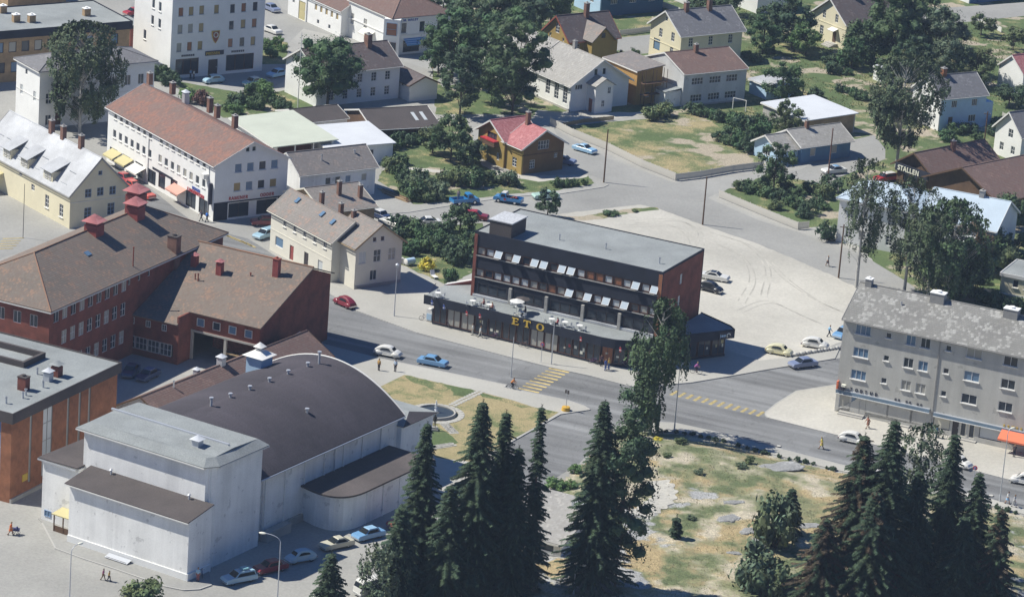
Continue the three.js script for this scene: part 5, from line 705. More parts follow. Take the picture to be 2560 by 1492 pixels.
{ const b = new Bld('garden_hut', 'tiny white garden hut on the upper lawn', [65.21,-178.93], 56, 2.4, 2.2, 2.5, { wall: M.white, roof: 'shed', rise: .3, roofMat: M.whiteMetal, ov: .15 }); b.finish(); }

// ---------------------------------------------------------------- trees and shrubs
class Leaves { // grows typed arrays of leaf faces
  constructor() { this.p = new Float32Array(65536); this.c = new Float32Array(65536); this.n = 0; }
  v(x, y, z, c) { if (this.n + 3 > this.p.length) { const p = new Float32Array(this.p.length * 2), d = new Float32Array(this.p.length * 2); p.set(this.p); d.set(this.c); this.p = p; this.c = d; } const n = this.n; this.p[n] = x; this.p[n + 1] = y; this.p[n + 2] = z; this.c[n] = c[0]; this.c[n + 1] = c[1]; this.c[n + 2] = c[2]; this.n += 3; }
  add(x, y, z, n, s, asp, col) { // one pointed leaf spray (two triangles) facing n
    let tx = rnd() - .5, ty = rnd() - .5, tz = rnd() - .5; let ax = ty * n.z - tz * n.y, ay = tz * n.x - tx * n.z, az = tx * n.y - ty * n.x; const l = Math.hypot(ax, ay, az) || 1; ax *= s / l; ay *= s / l; az *= s / l;
    const bx = (n.y * az - n.z * ay) * asp, by = (n.z * ax - n.x * az) * asp, bz = (n.x * ay - n.y * ax) * asp;
    this.v(x - ax, y - ay, z - az, col); this.v(x + bx, y + by, z + bz, col); this.v(x + ax, y + ay, z + az, col); this.v(x - ax, y - ay, z - az, col); this.v(x + ax, y + ay, z + az, col); this.v(x - bx, y - by, z - bz, col);
  }
  strip(a, b, w, side, col) { this.v(a.x - side.x * w, a.y - side.y * w, a.z - side.z * w, col); this.v(a.x + side.x * w, a.y + side.y * w, a.z + side.z * w, col); this.v(b.x, b.y, b.z, col); } // tapering twig of needles from a to b
  build() { const g = new THREE.BufferGeometry(); g.setAttribute('position', new THREE.BufferAttribute(this.p.slice(0, this.n), 3)); g.setAttribute('color', new THREE.BufferAttribute(this.c.slice(0, this.n), 3)); g.computeVertexNormals(); return g; }
}
const leafMat = new THREE.MeshPhysicalMaterial({ vertexColors: true, roughness: .75, side: THREE.DoubleSide });
const needleMat = new THREE.MeshStandardMaterial({ vertexColors: true, roughness: .85, side: THREE.DoubleSide });
const bark = mottle(.09, .07, .055, .5, 2, 96), birchBark = mottle(.42, .41, .38, .6, 2, 97), spruceBark = mottle(.085, .06, .045, .5, 2, 98);
const GR = { maple: [.048, .102, .034], oak: [.060, .105, .039], olive: [.088, .120, .045], bright: [.088, .160, .045], dark: [.044, .083, .037], birch: [.074, .106, .048], grey: [.086, .120, .064], rust: [.105, .075, .042], yellow: [.52, .46, .06], red: [.17, .09, .07] };
const jit = (c, a) => { const k = 1 + (rnd() - .5) * a, h = (rnd() - .5) * a * .35; return [c[0] * (k + h), c[1] * k, c[2] * (k - h)]; };
const dirOut = (x, y, z, rough) => V3(x + (rnd() - .5) * rough, y + (rnd() - .5) * rough, z + (rnd() - .5) * rough).normalize();
const ico = new THREE.IcosahedronGeometry(1, 1).attributes.position, ico0 = new THREE.IcosahedronGeometry(1, 0).attributes.position;
function clumped(L, cx, cy, cz, rx, ry, n, cr, per, size, col, core = ico) {
  const cs = [], wob = a => .8 + .4 * fbm(a / 6.283, .3 + rx * .37, 5, 3, 511);
  for (let i = 0; i < n; i++) { const a = rnd() * 6.283, u = rr(-.92, 1), s = Math.sqrt(1 - u * u), k = (.4 + .6 * Math.sqrt(rnd())) * wob(a + u * 2); cs.push([cx + Math.cos(a) * s * rx * k, cy + u * ry * k, cz + Math.sin(a) * s * rx * k, cr * rr(.5, 1.4), jit(col, .6)]); }
  for (const [x, y, z, r, c] of cs) {
    for (let i = 0; i < core.count; i += 3) { const d = jit(c, .3); for (let k = 0; k < 3; k++) { const e = .42 + .26 * hash(Math.round(core.getX(i + k) * 9), Math.round(core.getY(i + k) * 9 + core.getZ(i + k) * 23), Math.round(x * 7)); L.v(x + core.getX(i + k) * r * e, y + core.getY(i + k) * r * e * .85, z + core.getZ(i + k) * r * e, d); } }
    for (let j = 0; j < per; j++) { const n = V3(rnd() - .5, rnd() - .4, rnd() - .5).normalize(), k = r * (.5 + .66 * rnd()); L.add(x + n.x * k, y + n.y * k * .85, z + n.z * k, dirOut(n.x, n.y + .3, n.z, 1.5), size * rr(.6, 1.4), .6, jit(c, .4)); }
  }
  return cs;
}
function trunkGeo(H, r, lean, limbs, top = .8) {
  const l = []; let p = V3(0, -.2, 0); const n = 5; for (let i = 1; i <= n; i++) { const t = i / n, q = V3(lean[0] * t + (rnd() - .5) * .15 * H * .05, H * top * t, lean[1] * t + (rnd() - .5) * .15 * H * .05); l.push(bar(p, q, r * (1 - .85 * (i - 1) / n), r * (1 - .85 * t), 7)); p = q; }
  for (const [a, b, w] of limbs) l.push(bar(a, b, w, w * .3, 5)); return merge(l);
}
function broad(label, x, z, H, R, col, o = {}) {
  R *= 1.08;
  const g = thing(o.name || 'broadleaf_tree', label, 'tree', x, z, 0, o.group, parkH(x, z)); const L = new Leaves(), th = (o.clear ?? .16) * H, ry = (H - th) / 2, cy = th + ry, lean = o.lean || [0, 0];
  const cs = clumped(L, lean[0] * .8, cy, lean[1] * .8, R, ry, Math.round(22 + R * ry * 1.7), Math.max(.5, R * .27) * (o.cr || 1), Math.round(95 * (o.dens || 1)), o.leaf || .175, GR[col]);
  const limbs = cs.filter((_, i) => i % 4 === 0).map(c => [V3(lean[0] * .5, th + rnd() * ry * .8, lean[1] * .5), V3(c[0], c[1], c[2]), .02 * R]);
  mesh('trunk', trunkGeo(H, .035 * R + .06, lean, limbs), o.bark || bark, g); mesh('crown', L.build(), leafMat, g); return g;
}
function birch(label, x, z, H, R, o = {}) {
  const g = thing('birch_tree', label, 'tree', x, z, 0, o.group, parkH(x, z)), L = new Leaves(), th = (o.clear ?? .18) * H, lean = o.lean || [0, 0], col = GR[o.col || 'birch'], limbs = [];
  const n = Math.round(((o.n || 15) * R + H * 3) * 2.5);
  let a0 = 0;
  for (let i = 0; i < n; i++) {
    const t = Math.pow(rnd(), .85), y = th + (H - th) * (.12 + .88 * t), w = (R * (Math.sin(Math.PI * Math.min(1, .12 + .86 * Math.pow(1 - t, .75))) * .95 + .3 * (1 - t)) + .25) * (.55 + .95 * fbm(Math.cos(a0 = rnd() * 6.283) * .1 + .5, t * .8 + x, 8, 3, 401)), a = a0, k = .25 + .8 * Math.sqrt(rnd()), gap = fbm(.5 + .16 * Math.cos(a) + x * .13, t * .9 + z * .11 + .16 * Math.sin(a), 7, 3, 733);
    if (gap < .46) continue;
    const ax = lean[0] * t + Math.cos(a) * w * k, az = lean[1] * t + Math.sin(a) * w * k, c = jit(col, .5);
    if (i % 3 === 0) limbs.push([V3(lean[0] * (t * .8), y - w * k * .9 - .2, lean[1] * (t * .8)), V3(ax, y, az), .045]);
    const ns = 3 + Math.floor(rnd() * 3);
    for (let s = 0; s < ns; s++) { const len = rr(.6, 2.4) * (o.droop || 1) * Math.min(1, .5 + (1 - t)), sx = ax + (rnd() - .5) * .9, sz = az + (rnd() - .5) * .9, m = Math.max(4, Math.round(len / .17)); for (let j = 0; j < m; j++) { const f = j / m; L.add(sx + (rnd() - .5) * .4, y + .35 - f * len, sz + (rnd() - .5) * .3, dirOut(Math.cos(a), .5, Math.sin(a), 1.8), .18 * rr(.7, 1.35) * (o.leaf || 1), .65, jit(c, .3)); } }
  }
  mesh('trunk', trunkGeo(H, .02 * H * .62 + .05, lean, limbs, .93), birchBark, g); mesh('crown', L.build(), leafMat, g); return g;
}
function spruce(label, x, z, H, R, o = {}) {
  R *= 1.12 * (o.wide || 1); const ph0 = rnd() * 9;
  const g = thing('spruce_tree', label, 'tree', x, z, 0, o.group, parkH(x, z)), L = new Leaves(), col = o.col || [.044, .076, .038], st = o.step || .38; const y0 = H * (o.clear ?? .05);
  for (let y = y0; y < H - .25; y += st * rr(.8, 1.2)) {
    const t = (y - y0) / (H - y0), len0 = R * Math.pow(1 - t, .72) * (o.sparse ? rr(.5, 1) : 1) + .15, nb = Math.round((o.nb || 8) * (.55 + .45 * (1 - t)) + 2), ph = rnd() * 6.28;
    for (let k = 0; k < nb; k++) {
      if (o.sparse && rnd() < .25) continue;
      const a = ph + k / nb * 6.283 + (rnd() - .5) * .5, len = len0 * rr(.6, 1.1) * (.62 + .76 * fbm(.5 + .18 * Math.cos(a) + ph0, .5 + .18 * Math.sin(a) + y * .035, 8, 3, 601)), c = jit(o.mixRust && rnd() < o.mixRust ? GR.rust.map(v => v * .62) : col, .55), dx = Math.cos(a), dz = Math.sin(a), side = V3(-dz, 0, dx), drop = len * rr(.22, .42), m = Math.max(4, Math.round(len / .21));
      for (let j = 1; j <= m; j++) {
        const f = j / m, px = dx * len * f, pz = dz * len * f, py = y + .12 * len - drop * f * f * 1.1 + (f > .8 ? (f - .8) * len * .25 : 0), tw = (.22 + .36 * (1 - f) * Math.min(1, len * .5)) * 1.3 + .08;
        for (const sg of [-1, 1]) { const p = V3(px, py, pz), e = V3(px + side.x * sg * tw + dx * tw * .5, py - tw * rr(.25, .75), pz + side.z * sg * tw + dz * tw * .5); L.strip(p, e, .13 + .07 * rnd(), V3(dx, .3 * (rnd() - .5), dz), jit(c, .4)); }
        if (j % 2) L.strip(V3(px, py + .03, pz), V3(px + dx * .32, py - .1, pz + dz * .32), .12, side, jit(c, .4));
        if (rnd() < .6) L.strip(V3(px, py, pz), V3(px + (rnd() - .5) * .2, py - rr(.3, .65), pz + (rnd() - .5) * .2), .1, side, jit(c, .4));
      }
    }
  }
  for (let i = 0; i < 10; i++) { const a = i * 2.4; L.strip(V3(0, H - .5 + i * .05, 0), V3(Math.cos(a) * .22, H - .35 + i * .06, Math.sin(a) * .22), .05, V3(0, 1, 0), jit(col, .4)); }
  mesh('trunk', bar(V3(0, -.3, 0), V3(0, H, 0), .011 * H + .05, .02, 8), spruceBark, g); mesh('crown', L.build(), needleMat, g); return g;
}
const shrubGeo = {};
function shrub(label, x, z, R, H, col, o = {}) {
  const key = col + '_' + Math.floor(rnd() * 3); let pr = shrubGeo[key];
  if (!pr) { const L = new Leaves(); clumped(L, 0, .48, 0, .82, .46, 24, .3, 46, .085, GR[col].map(q => q * 1.15), ico0); pr = shrubGeo[key] = [L.build(), merge([0, 1, 2, 3].map(i => bar(V3(0, -.05, 0), V3(Math.cos(i * 1.7) * .4, .6, Math.sin(i * 1.7) * .4), .03, .012, 5)))]; }
  const g = thing(o.name || 'shrub', label, 'shrub', x, z, rnd() * 360, o.group, parkH(x, z)); mesh('foliage', pr[0], leafMat, g); mesh('stem', pr[1], bark, g); g.scale.set(R, H, R); return g;
}
// large single trees
birch('big drooping birch beside the tall white house with grey hip roof', -73.76,-104.5,18.39, 6.1, { n: 52, clear: .05, leaf: 1.25 });
broad('dense dark maple in front of the white house with slate roof', -34.36,-130.75,12.84, 5.6, 'maple', { dens: 1.15 });
broad('round green tree behind the blue striped awning', -13.72,-155.51,13.29, 4.6, 'maple');
broad('dark upright tree beside the low white outbuilding', -11.46,-133.56,13.11, 3.3, 'dark', { dens: 1.2, clear: .05 });
broad('tall spreading tree beside the chapel roof', -2.42,-136.91,17.46, 4.9, 'oak', { dens: 1.1, clear: .08 });
broad('leafy tree left of the chapel behind the dark upright tree', -6.18,-143.5,9.98, 3.6, 'oak');
broad('tall dark tree by the street behind the corner shop', -10.31,-189.48,9.94, 5, 'dark');
broad('dark tree at the street behind the mustard house', -2.58,-189.23,10.6, 5, 'dark');
broad('tall tree touching the mustard house gable', 3.31,-200.01,9.41, 4.4, 'oak');
broad('tree at the street corner beyond the corner shop', -17.18,-199.01,7.16, 4, 'dark');
broad('small tree at the garden edge left of the pink roof', -11.93,-105.25,7.7, 3.1, 'oak');
broad('low round tree beside the pink roofed house wall', -8.82,-103.34,4.54, 2.5, 'dark');
broad('young tree beside the blue board fence', -15.13,-108.54,4.37, 2.2, 'olive');
broad('dark tree behind the cream timber house', 35.68,-221.34,5.53, 4.6, 'dark');
broad('leafy tree right of the cream timber house', 43.77,-193.82,7.13, 3.2, 'maple');
broad('tall dark tree left of the yellow gabled house', 49.67,-200.04,10.76, 4.0, 'dark', { clear: .05 });
broad('bright green fruit tree before the yellow gabled house', 52.01,-194.59,6.14, 3.0, 'bright');
broad('leafy tree at the upper garden by the white house', 44.7,-206.58,6.11, 3.0, 'oak');
broad('huge dark tree hiding the roof of the yellow gabled house', 68.88,-193.61,15.99, 5.6, 'oak', { dens: 1.15, clear: .06 });
broad('drooping tree in front of the yellow gabled house corner', 63.47,-193.71,8.46, 3.8, 'oak', { clear: .05 });
broad('tall grey green tree beside the road at the upper gardens', 76.73,-189.1,12.39, 4.4, 'grey', { clear: .08 });
broad('olive green tree behind the pale blue house', 82.83,-180.81,7.9, 3.2, 'olive', { clear: .06 });
broad('dark spreading tree between the big garden trees', 71.37,-184.11,7.71, 3.4, 'dark', { clear: .06 });
broad('gnarled apple tree by the white fence', 88.05,-221.9,4.16, 2.6, 'olive', { dens: .55, clear: .3 });
broad('apple tree on the upper lawn', 93.27,-211.64,4.34, 2.3, 'olive', { dens: .6, clear: .3 });
broad('bushy fruit tree before the red sheet roof', 87.91,-168.43,4.54, 2.8, 'dark');
birch('tall ragged birch above the brown roofed shop', 63.71,-121.78,19.34, 6.2, { n: 46, clear: .14, leaf: 1.2 });
broad('round dense tree in the vegetable garden', 45.81,-159.4,7.14, 3.7, 'maple', { clear: .06 });
broad('olive tree overhanging the white garage roof', 45.81,-137.85,5.6, 2.9, 'olive', { clear: .08 });
broad('leafy tree in front of the blue bungalow', 41.8,-101.85,7.91, 2.9, 'oak', { clear: .06 });
birch('slim street birch with bare trunk by the gravel lot', 52.27,-52.19,20, 3.1, { n: 22, clear: .16 });
birch('street birch beside the slim birch at the white wall', 59.57,-51.72,17.74, 3.7, { n: 24, clear: .12 });
birch('broad dark birch behind the apartment block roof', 65.73,-47.35,16.46, 5.2, { n: 44, clear: .04, col: 'oak', leaf: 1.25 });
birch('drooping birch in front of the blue roofed house', 62.55,-46.58,14.65, 4.0, { n: 26, clear: .08 });
broad('reddish brown leaved tree beside the blue metal gable', 70.85,-64.56,8.4, 3.0, 'rust', { dens: .8 });
broad('garden tree beside the blue metal wall', 79.29,-90.51,5.24, 3.0, 'oak', { clear: .06 });
broad('low spreading tree above the hedge of the yellow cabin', 74.94,-66.17,4.5, 3.6, 'olive', { clear: .06 });
broad('tree at the white house corner by the hedge', 79.16,-73.77,4.36, 2.6, 'oak', { clear: .06 });
birch('tall weeping birch in front of the shop corner', 19.76,19.85,18.66, 3.0, { n: 54, clear: .04, lean: [.5, 0], col: 'oak', leaf: 1.1, droop: 1.5 });
broad('small tree behind the dark office roof', 4.64,-76.81,4.65, 1.9, 'dark', { dens: .9 });
broad('small tree above the office garden', -8.92,-65.27,4.11, 2.3, 'oak', { clear: .08 });
broad('thin young tree at the garden path', -6.04,-93.36,2.34, 1.6, 'olive', { dens: .6 });
broad('full green tree in the clump beside the chapel roof ridge', -7.92,-154.02,10.75, 3.6, 'oak', { clear: .06 });
broad('deep green tree between chapel and corner shop', -4.29,-171.49,10.79, 4.4, 'maple', { clear: .06 });
broad('leafy tree at the bend of the street by the outbuilding', -16.43,-161.2,6.61, 3.2, 'maple', { clear: .06 });
broad('tall tree at the back of the huge dark garden tree', 75.35,-206.14,10.85, 4.4, 'oak', { clear: .06 });
broad('drooping green tree beside the garden hut', 67.31,-172.94,8.25, 3.6, 'oak', { clear: .05 });
broad('mid green tree behind the pale blue house chimney', 78.98,-183.01,8.57, 3.8, 'grey', { clear: .05 });
broad('bushy tree beside the steps of the yellow gabled house', 60.25,-187.57,5.97, 2.6, 'maple', { clear: .05 });
broad('green tree between the broad birch and the blue metal wall', 73.29,-67.52,6.94, 3.6, 'oak', { clear: .05 });
broad('dense tree behind the broad dark birch', 68.88,-53.15,8.8, 4.0, 'dark', { clear: .05 });
broad('leafy tree at the foot of the broad dark birch', 64.97,-54.46,6.25, 3.0, 'olive', { clear: .05 });
// spruces of the park
const SG1 = 'tall spruces by the theatre', SG2 = 'tall spruces below the apartment block';
spruce('slender spruce nearest the curved theatre foyer', -8.72,78.77,21.2, 3.3, { group: SG1 });
spruce('tallest spruce of the group by the dry lawn', -2.41,80.68,25.13, 4.3, { group: SG1, nb: 9 });
spruce('narrow spruce with long pointed top by the dry lawn', 0.37,78.39,22.93, 3.1, { group: SG1 });
spruce('ragged sparse spruce beside the side street', 4.44,79.35,23.32, 2.5, { sparse: 1, nb: 7, group: SG1 });
spruce('dense spruce behind the ragged sparse one', 2.16,80.49,18.92, 2.8, { group: SG1 });
spruce('broad dense spruce beside the tile roofed kiosk', 11.77,78.27,23.95, 4.1, { group: SG1, nb: 9 });
spruce('shorter spruce filling the middle of the theatre group', -5.44,82.65,15.14, 3.6, { group: SG1 });
spruce('low branched spruce at the car park edge', -10.9,83.71,12.54, 3.2, { group: SG1 });
broad('dark upright leafy tree rising between the spruces', 14.76,77.69,25.61, 2.6, 'dark', { clear: .03, cr: 1.5, dens: 1.5 });
birch('leafy birch bush at the white van', -12.57,85.06,7.5, 2.7, { n: 18, clear: .05, col: 'grey' });
spruce('small lone spruce in the car park', -18.65,86.24,7.02, 2.1, {});
spruce('tall dark spruce before the parked white beetles', 46.21,73.7,22.71, 4.6, { group: SG2, nb: 9, wide: 1.02 });
spruce('rust tinged spruce with brown outer branches', 43.01,72.21,20.14, 4.7, { wide: 1.04, group: SG2, mixRust: .45, nb: 9 });
spruce('upright spruce beside the road sign', 53.94,70.09,20.52, 3.8, { group: SG2 });
spruce('spruce with blunt top at the lower pavement', 57.13,71.59,16.39, 3.4, { group: SG2 });
spruce('brownish spruce at the end of the row of park spruces', 59.93,73.85,13.56, 2.8, { wide: 1.04, group: SG2, mixRust: .3 });
spruce('wide low spruce with rusty skirts', 39.05,76.48,10.86, 3.8, { wide: 1.04, group: SG2, mixRust: .5 });
spruce('spruce standing behind the grey birch of the park', 49.89,72.29,16.36, 3.9, { group: SG2 });
spruce('bushy spruce in front of the tall dark spruce', 44.49,76.82,15.21, 4.2, { group: SG2, mixRust: .2 });
spruce('short spruce between the upright and blunt topped ones', 55.67,73.98,12.09, 3.4, { group: SG2 });
broad('paler leafy tree at the foot of the park spruces', 55.52,72.61,8.01, 2.7, 'grey', { clear: .04 });
birch('grey birch between the dark park spruces', 50.78,64.59,18.66, 2.8, { n: 20, clear: .2, col: 'grey' });
spruce('young spruce on the bare rock knoll', 36.5,55.53,6.2, 1.7, {});
spruce('tiny pine sapling on the dry knoll', 22.32,59.53,3.19, .9, { sparse: 1 });
// shrubs
const cw = { dark: 'dark green', oak: 'mid green', maple: 'deep green', olive: 'olive', grey: 'grey green', bright: 'bright green', birch: 'yellowish green' };
const sh = (label, group, R, H, col, pts) => pts.forEach(([x, z], i) => { const k = rr(.75, 1.3), c = Array.isArray(col) ? col[i % col.length] : col; shrub(`${k < .93 ? 'small' : k < 1.12 ? 'medium' : 'large'} ${cw[c]} ${label}`, x, z, R * k, H * k * rr(.85, 1.15), c, { group }); });
sh('garden bush between the cream house and dark offices', 'bushes of the office garden', 1.9, 2.4, ['dark', 'oak', 'maple'], pairs([-18.33,-57.45,-16.25,-61.58,-14.12,-57.93,-12.45,-60.15,-11.12,-62.29,-15.92,-51.6,-9.24,-50.38,-7.92,-52.45,-17.36,-52.4,-18.09,-62.91,-7.25,-58.49,-15,-54.17,-10.44,-54.15,-12.87,-53.53,-11.43,-56.84]));
shrub('bright yellow leaved bush on the office garden lawn', -13.17,-44.81, 1.5, 1.9, 'yellow'); shrub('dark round bush at the terrace stair', -9.5,-39.53, 1.6, 2.2, 'maple'); shrub('clipped dark bush beside the yellow bush', -8.66,-48.8, 2.2, 2.6, 'dark');
sh('wild bush in the overgrown garden above the blue lorries', 'bushes of the overgrown garden', 1.9, 2.2, ['olive', 'oak', 'dark', 'grey'], pairs([-21.34,-95.92,-19.64,-92.36,-18.16,-88.78,-16.53,-85.94,-14.63,-80.63,-16.86,-81.32,-14.43,-88.47,-12.67,-86.32,-11.96,-91.77,-20.07,-100.34,-16.45,-91.89,-13.41,-82.23,-10.25,-90.9,-8.01,-90.85,-4.01,-94.57,-1.95,-93.13,-15.59,-81.66,-18.32,-84.81]));
sh('low hedge bush at the garden corner by the tall dark pole', 'hedge at the garden corner', 1.0, 1.2, 'oak', pairs([5.89,-94.57,7.38,-94.97,8.88,-95.71,10.38,-96.78]));
sh('berry bush in the row below the concrete hall', 'berry bushes below the concrete hall', 1.7, 2.0, ['dark', 'oak', 'maple'], pairs([29.22,-146.77,30.82,-145.69,32.41,-144.62,33.77,-142.72,35.37,-142.41,36.95,-141.35,38.26,-138.71,39.83,-137.65,41.09,-134.29,33.58,-129.98,35.11,-128.21,37.03,-126.57,38.31,-124.04,36.06,-132.88,41.06,-143.27,39.02,-132.23]));
sh('spreading bush beside the chapel yard', 'bushes at the chapel yard', 2.0, 2.0, 'olive', pairs([22.44,-141,24.3,-143.82]));
sh('bush behind the grey picket fence', 'bushes behind the picket fence', 1.7, 1.9, ['oak', 'dark', 'olive'], pairs([40.49,-97.85,42.43,-95.07,41.5,-90.92,45.65,-99.22,48.13,-103.21,50.02,-99.72,48.57,-94.08,45.8,-87.55,44.25,-101.5,44.77,-93.08,51.45,-104.77,35.91,-100.61,37.77,-99.78,46.84,-89.74,40.28,-101.78,49.64,-93.06]));
shrub('clipped round hedge at the white house corner', 49.19,-75.9, 1.9, 2.9, 'dark');
sh('hedge bush along the garden behind the white shops', 'hedge behind the white shops', 1.9, 2.1, ['oak', 'dark', 'bright'], pairs([-64.56,-142.01,-62.66,-139.42,-58.14,-129.16,-51.1,-125.92,-49.65,-129.35,-47.78,-128.38,-45.98,-128.15,-46.66,-128.7,-45.32,-133.66,-43,-129.76,-41.33,-128.74,-46.24,-139.57,-36.16,-120.55,-35.18,-123.04,-49.74,-124.07,-47.79,-136.78])); shrub('reddish bare bush behind the chimneys of the white shops', -56.16,-128.22, 1.8, 2.6, 'red');
sh('shrub on the green bank beside the tall white block', 'shrubs on the green bank', 1.6, 1.6, 'bright', pairs([-48.02,-169.16,-46.59,-172.16,-45.22,-168.32,-46.91,-163.59]));
sh('garden shrub beside the sheds with pale roofs', 'shrubs by the pale roofed sheds', 1.6, 1.8, ['dark', 'oak'], pairs([-20.3,-112.04,-18.46,-113.98,-20.69,-101.46,-21.51,-109.58,-17.2,-115.76,-33.87,-121.21]));
sh('shrub in the upper gardens', 'shrubs in the upper gardens', 1.7, 1.7, ['oak', 'dark', 'maple'], pairs([55.88,-209.15,56.51,-189.87,58.66,-189.66,61.4,-188.77,57,-169.91,58.98,-168.06,60.47,-165.27,52.08,-164.42,64.89,-192.41,44.64,-194.96,56.53,-183.05,59.09,-182.97,76.32,-147.2,78.9,-148.69,74.17,-141.34,79.56,-142.85,83.07,-147.59,84.26,-153.26,19.16,-183.71,16.79,-180.42,40.81,-190.3,42.2,-187.27]));
sh('hedge plant along the yellow cabin garden', 'hedge at the yellow cabin', 1.6, 1.6, 'oak', pairs([70.33,-51.81,71.59,-50.44,72.85,-49.07,74.1,-47.71,75.4,-46.92,76.7,-46.13,72.27,-59.11,78.46,-60.63]));
sh('shrub planted along the lower pavement', 'shrubs along the lower pavement', .42, .5, 'dark', pairs([21.09,18.54,22.01,18.34,23.4,18.39,24.46,18.82,25.54,18.81,26.6,19.46,27.67,19.67,28.57,20.36,29.64,20.57,31.58,21.89,32.78,22.51,33.82,23.15,35.02,23.76,34.68,23.87,35.58,24.11,36.92,24.69,38.25,25.48,39.31,25.68,40.35,26.1,41.38,26.52,43.14,27.64,43.86,28.12,63.49,37.06,64.62,37.63,65.88,38.38,66.85,38.99]));
sh('low bush at the edge of the side street', 'bushes at the side street', 1.2, 1.0, 'bright', pairs([9.83,35.98,7.24,42.69,8.27,43.29,9.29,42.67]));
sh('thin bush on the dry knoll', 'bushes on the knoll', .9, .7, ['grey', 'olive'], pairs([25.86,36.73,21.8,31.33,24.6,52.96,32.45,31.17,31.47,33.48,23.87,25.34,34.99,44.56]));
sh('tall willow bush at the knoll foot', 'willow bushes at the knoll foot', 2.7, 4.4, ['grey', 'birch'], pairs([31.81,73.68,33.08,75.54,34.72,60.41,55.3,71.94]));
shrub('scrubby bush beside the bottom lamp by the theatre', -40.08,89.02, 2.8, 2.6, 'olive'); shrub('dark weed clump on the trampled verge of the gravel lot', 14.67,-80.69, 1.6, .8, 'oak'); shrub('low weed clump at the end of the trampled verge', 18.73,-83.66, .8, .4, 'olive'); shrub('yellow flowering clump on the sandy knoll', 20.7,23.85, .8, .4, 'yellow');
// bare rocks of the knoll
function rock(label, x, z, sx, sy, sz, turn) { // low fractured outcrop: several tilted, noisy lumps grown together
  const l = []; for (let k = 0; k < 5; k++) { const q = new THREE.IcosahedronGeometry(1, 4), p = q.attributes.position, ox = k ? rr(-.55, .55) : 0, oz = k ? rr(-.5, .5) : 0, s = k ? rr(.35, .6) : .8; for (let i = 0; i < p.count; i++) { const v = V3().fromBufferAttribute(p, i), n = fbm((v.x + ox + 2) / 4, (v.y * .7 + v.z + 3 + k) / 6, 8, 4, Math.round(sx * 10) + k), f = fbm((v.x * 2 + 3) / 6, (v.z * 2 + v.y + 3) / 6, 16, 3, 44 + k); v.multiplyScalar((.6 + .55 * n + .22 * (f - .5)) * s); v.y = Math.min(v.y, .42 * s + .16 * (f - .4)); p.setXYZ(i, v.x + ox, v.y + rr(-.02, .02), v.z + oz); } l.push(q); }
  const g = merge(l); g.computeVertexNormals(); const m = mesh('rock', muv(g), M.rock ??= mottle(.32, .32, .31, .7, 1.4, 99)); m.position.set(x, parkH(x, z) - sy * .12, z); m.scale.set(sx, sy, sz); m.rotation.y = turn; return tag(m, label, 'rock'); }
rock('broad flat grey rock slab near the lower pavement', 36.15,31.65, 4.6, .42, 2.2, .4); rock('dark cleft rock on the dry slope', 30,45.98, 1.6, .6, 1.0, .2); rock('weathered rock with pale streaks below the cleft rock', 29.08,52.05, 2.2, .7, 1.5, .7); rock('low grey rock right of the streaked rock', 31.83,55.34, 1.8, .5, 1.1, .3); rock('small dark rock among straw grass', 29.56,63.3, 1.1, .5, .7, 0); rock('rock at the sandy top behind the birch', 19.17,25.05, 1.3, .6, 1.4, 1); rock('long pale rock face below the young spruce', 39.25,52.3, 2.6, .6, 1.2, .3);

// tufts of dry and green grass over the knoll, the plaza lawn and the gardens (nobody could count them)
function tufts(name, label, n, area, col, size) {
  const L = new Leaves(); for (let i = 0; i < 5; i++) { const a = i * 1.26; L.strip(V3(0, 0, 0), V3(Math.cos(a) * .6, 1, Math.sin(a) * .6), .22, V3(-Math.sin(a), 0, Math.cos(a)), [1, 1, 1]); }
  const im = new THREE.InstancedMesh(L.build(), new THREE.MeshStandardMaterial({ roughness: 1, side: THREE.DoubleSide }), n), m = new THREE.Matrix4(), q = new THREE.Quaternion(), c = new THREE.Color(); let k = 0, P = area, xs = P.map(p => p[0]), zs = P.map(p => p[1]), x0 = Math.min(...xs), x1 = Math.max(...xs), z0 = Math.min(...zs), z1 = Math.max(...zs);
  for (let g = 0; k < n && g < n * 12; g++) { const x = rr(x0, x1), z = rr(z0, z1), d = fbm(x / 40 + 9, z / 40 + 9, 16, 4, 77); if (d < .47 || !inside(x, z, P)) continue; q.setFromAxisAngle(V3(0, 1, 0), rnd() * 6.28); const s = size * rr(.6, 1.5); m.compose(V3(x, parkH(x, z), z), q, V3(s, s * rr(.6, 1.2), s)); im.setMatrixAt(k, m); const e = jit(rnd() < .5 ? col : [.26, .23, .10], .5); im.setColorAt(k, c.setRGB(...e)); k++; }
  im.count = k; im.name = name; im.castShadow = im.receiveShadow = true; scene.add(im); tag(im, label, 'grass', null, 'stuff');
}
tufts('knoll_grass', 'thin grass tufts on the sandy knoll', 9000, parkPts, [.20, .21, .11], .10);
tufts('garden_weeds', 'weeds and herbs of the upper gardens', 7000, pairs([38.23,-230.78,77.6,-219.57,97.94,-235.36,90.05,-163.48,73.06,-147.04,62.85,-163.56,47.29,-143.53,40.78,-126.89,30.89,-148.41,41.7,-185.4]), [.10, .15, .05], .2);

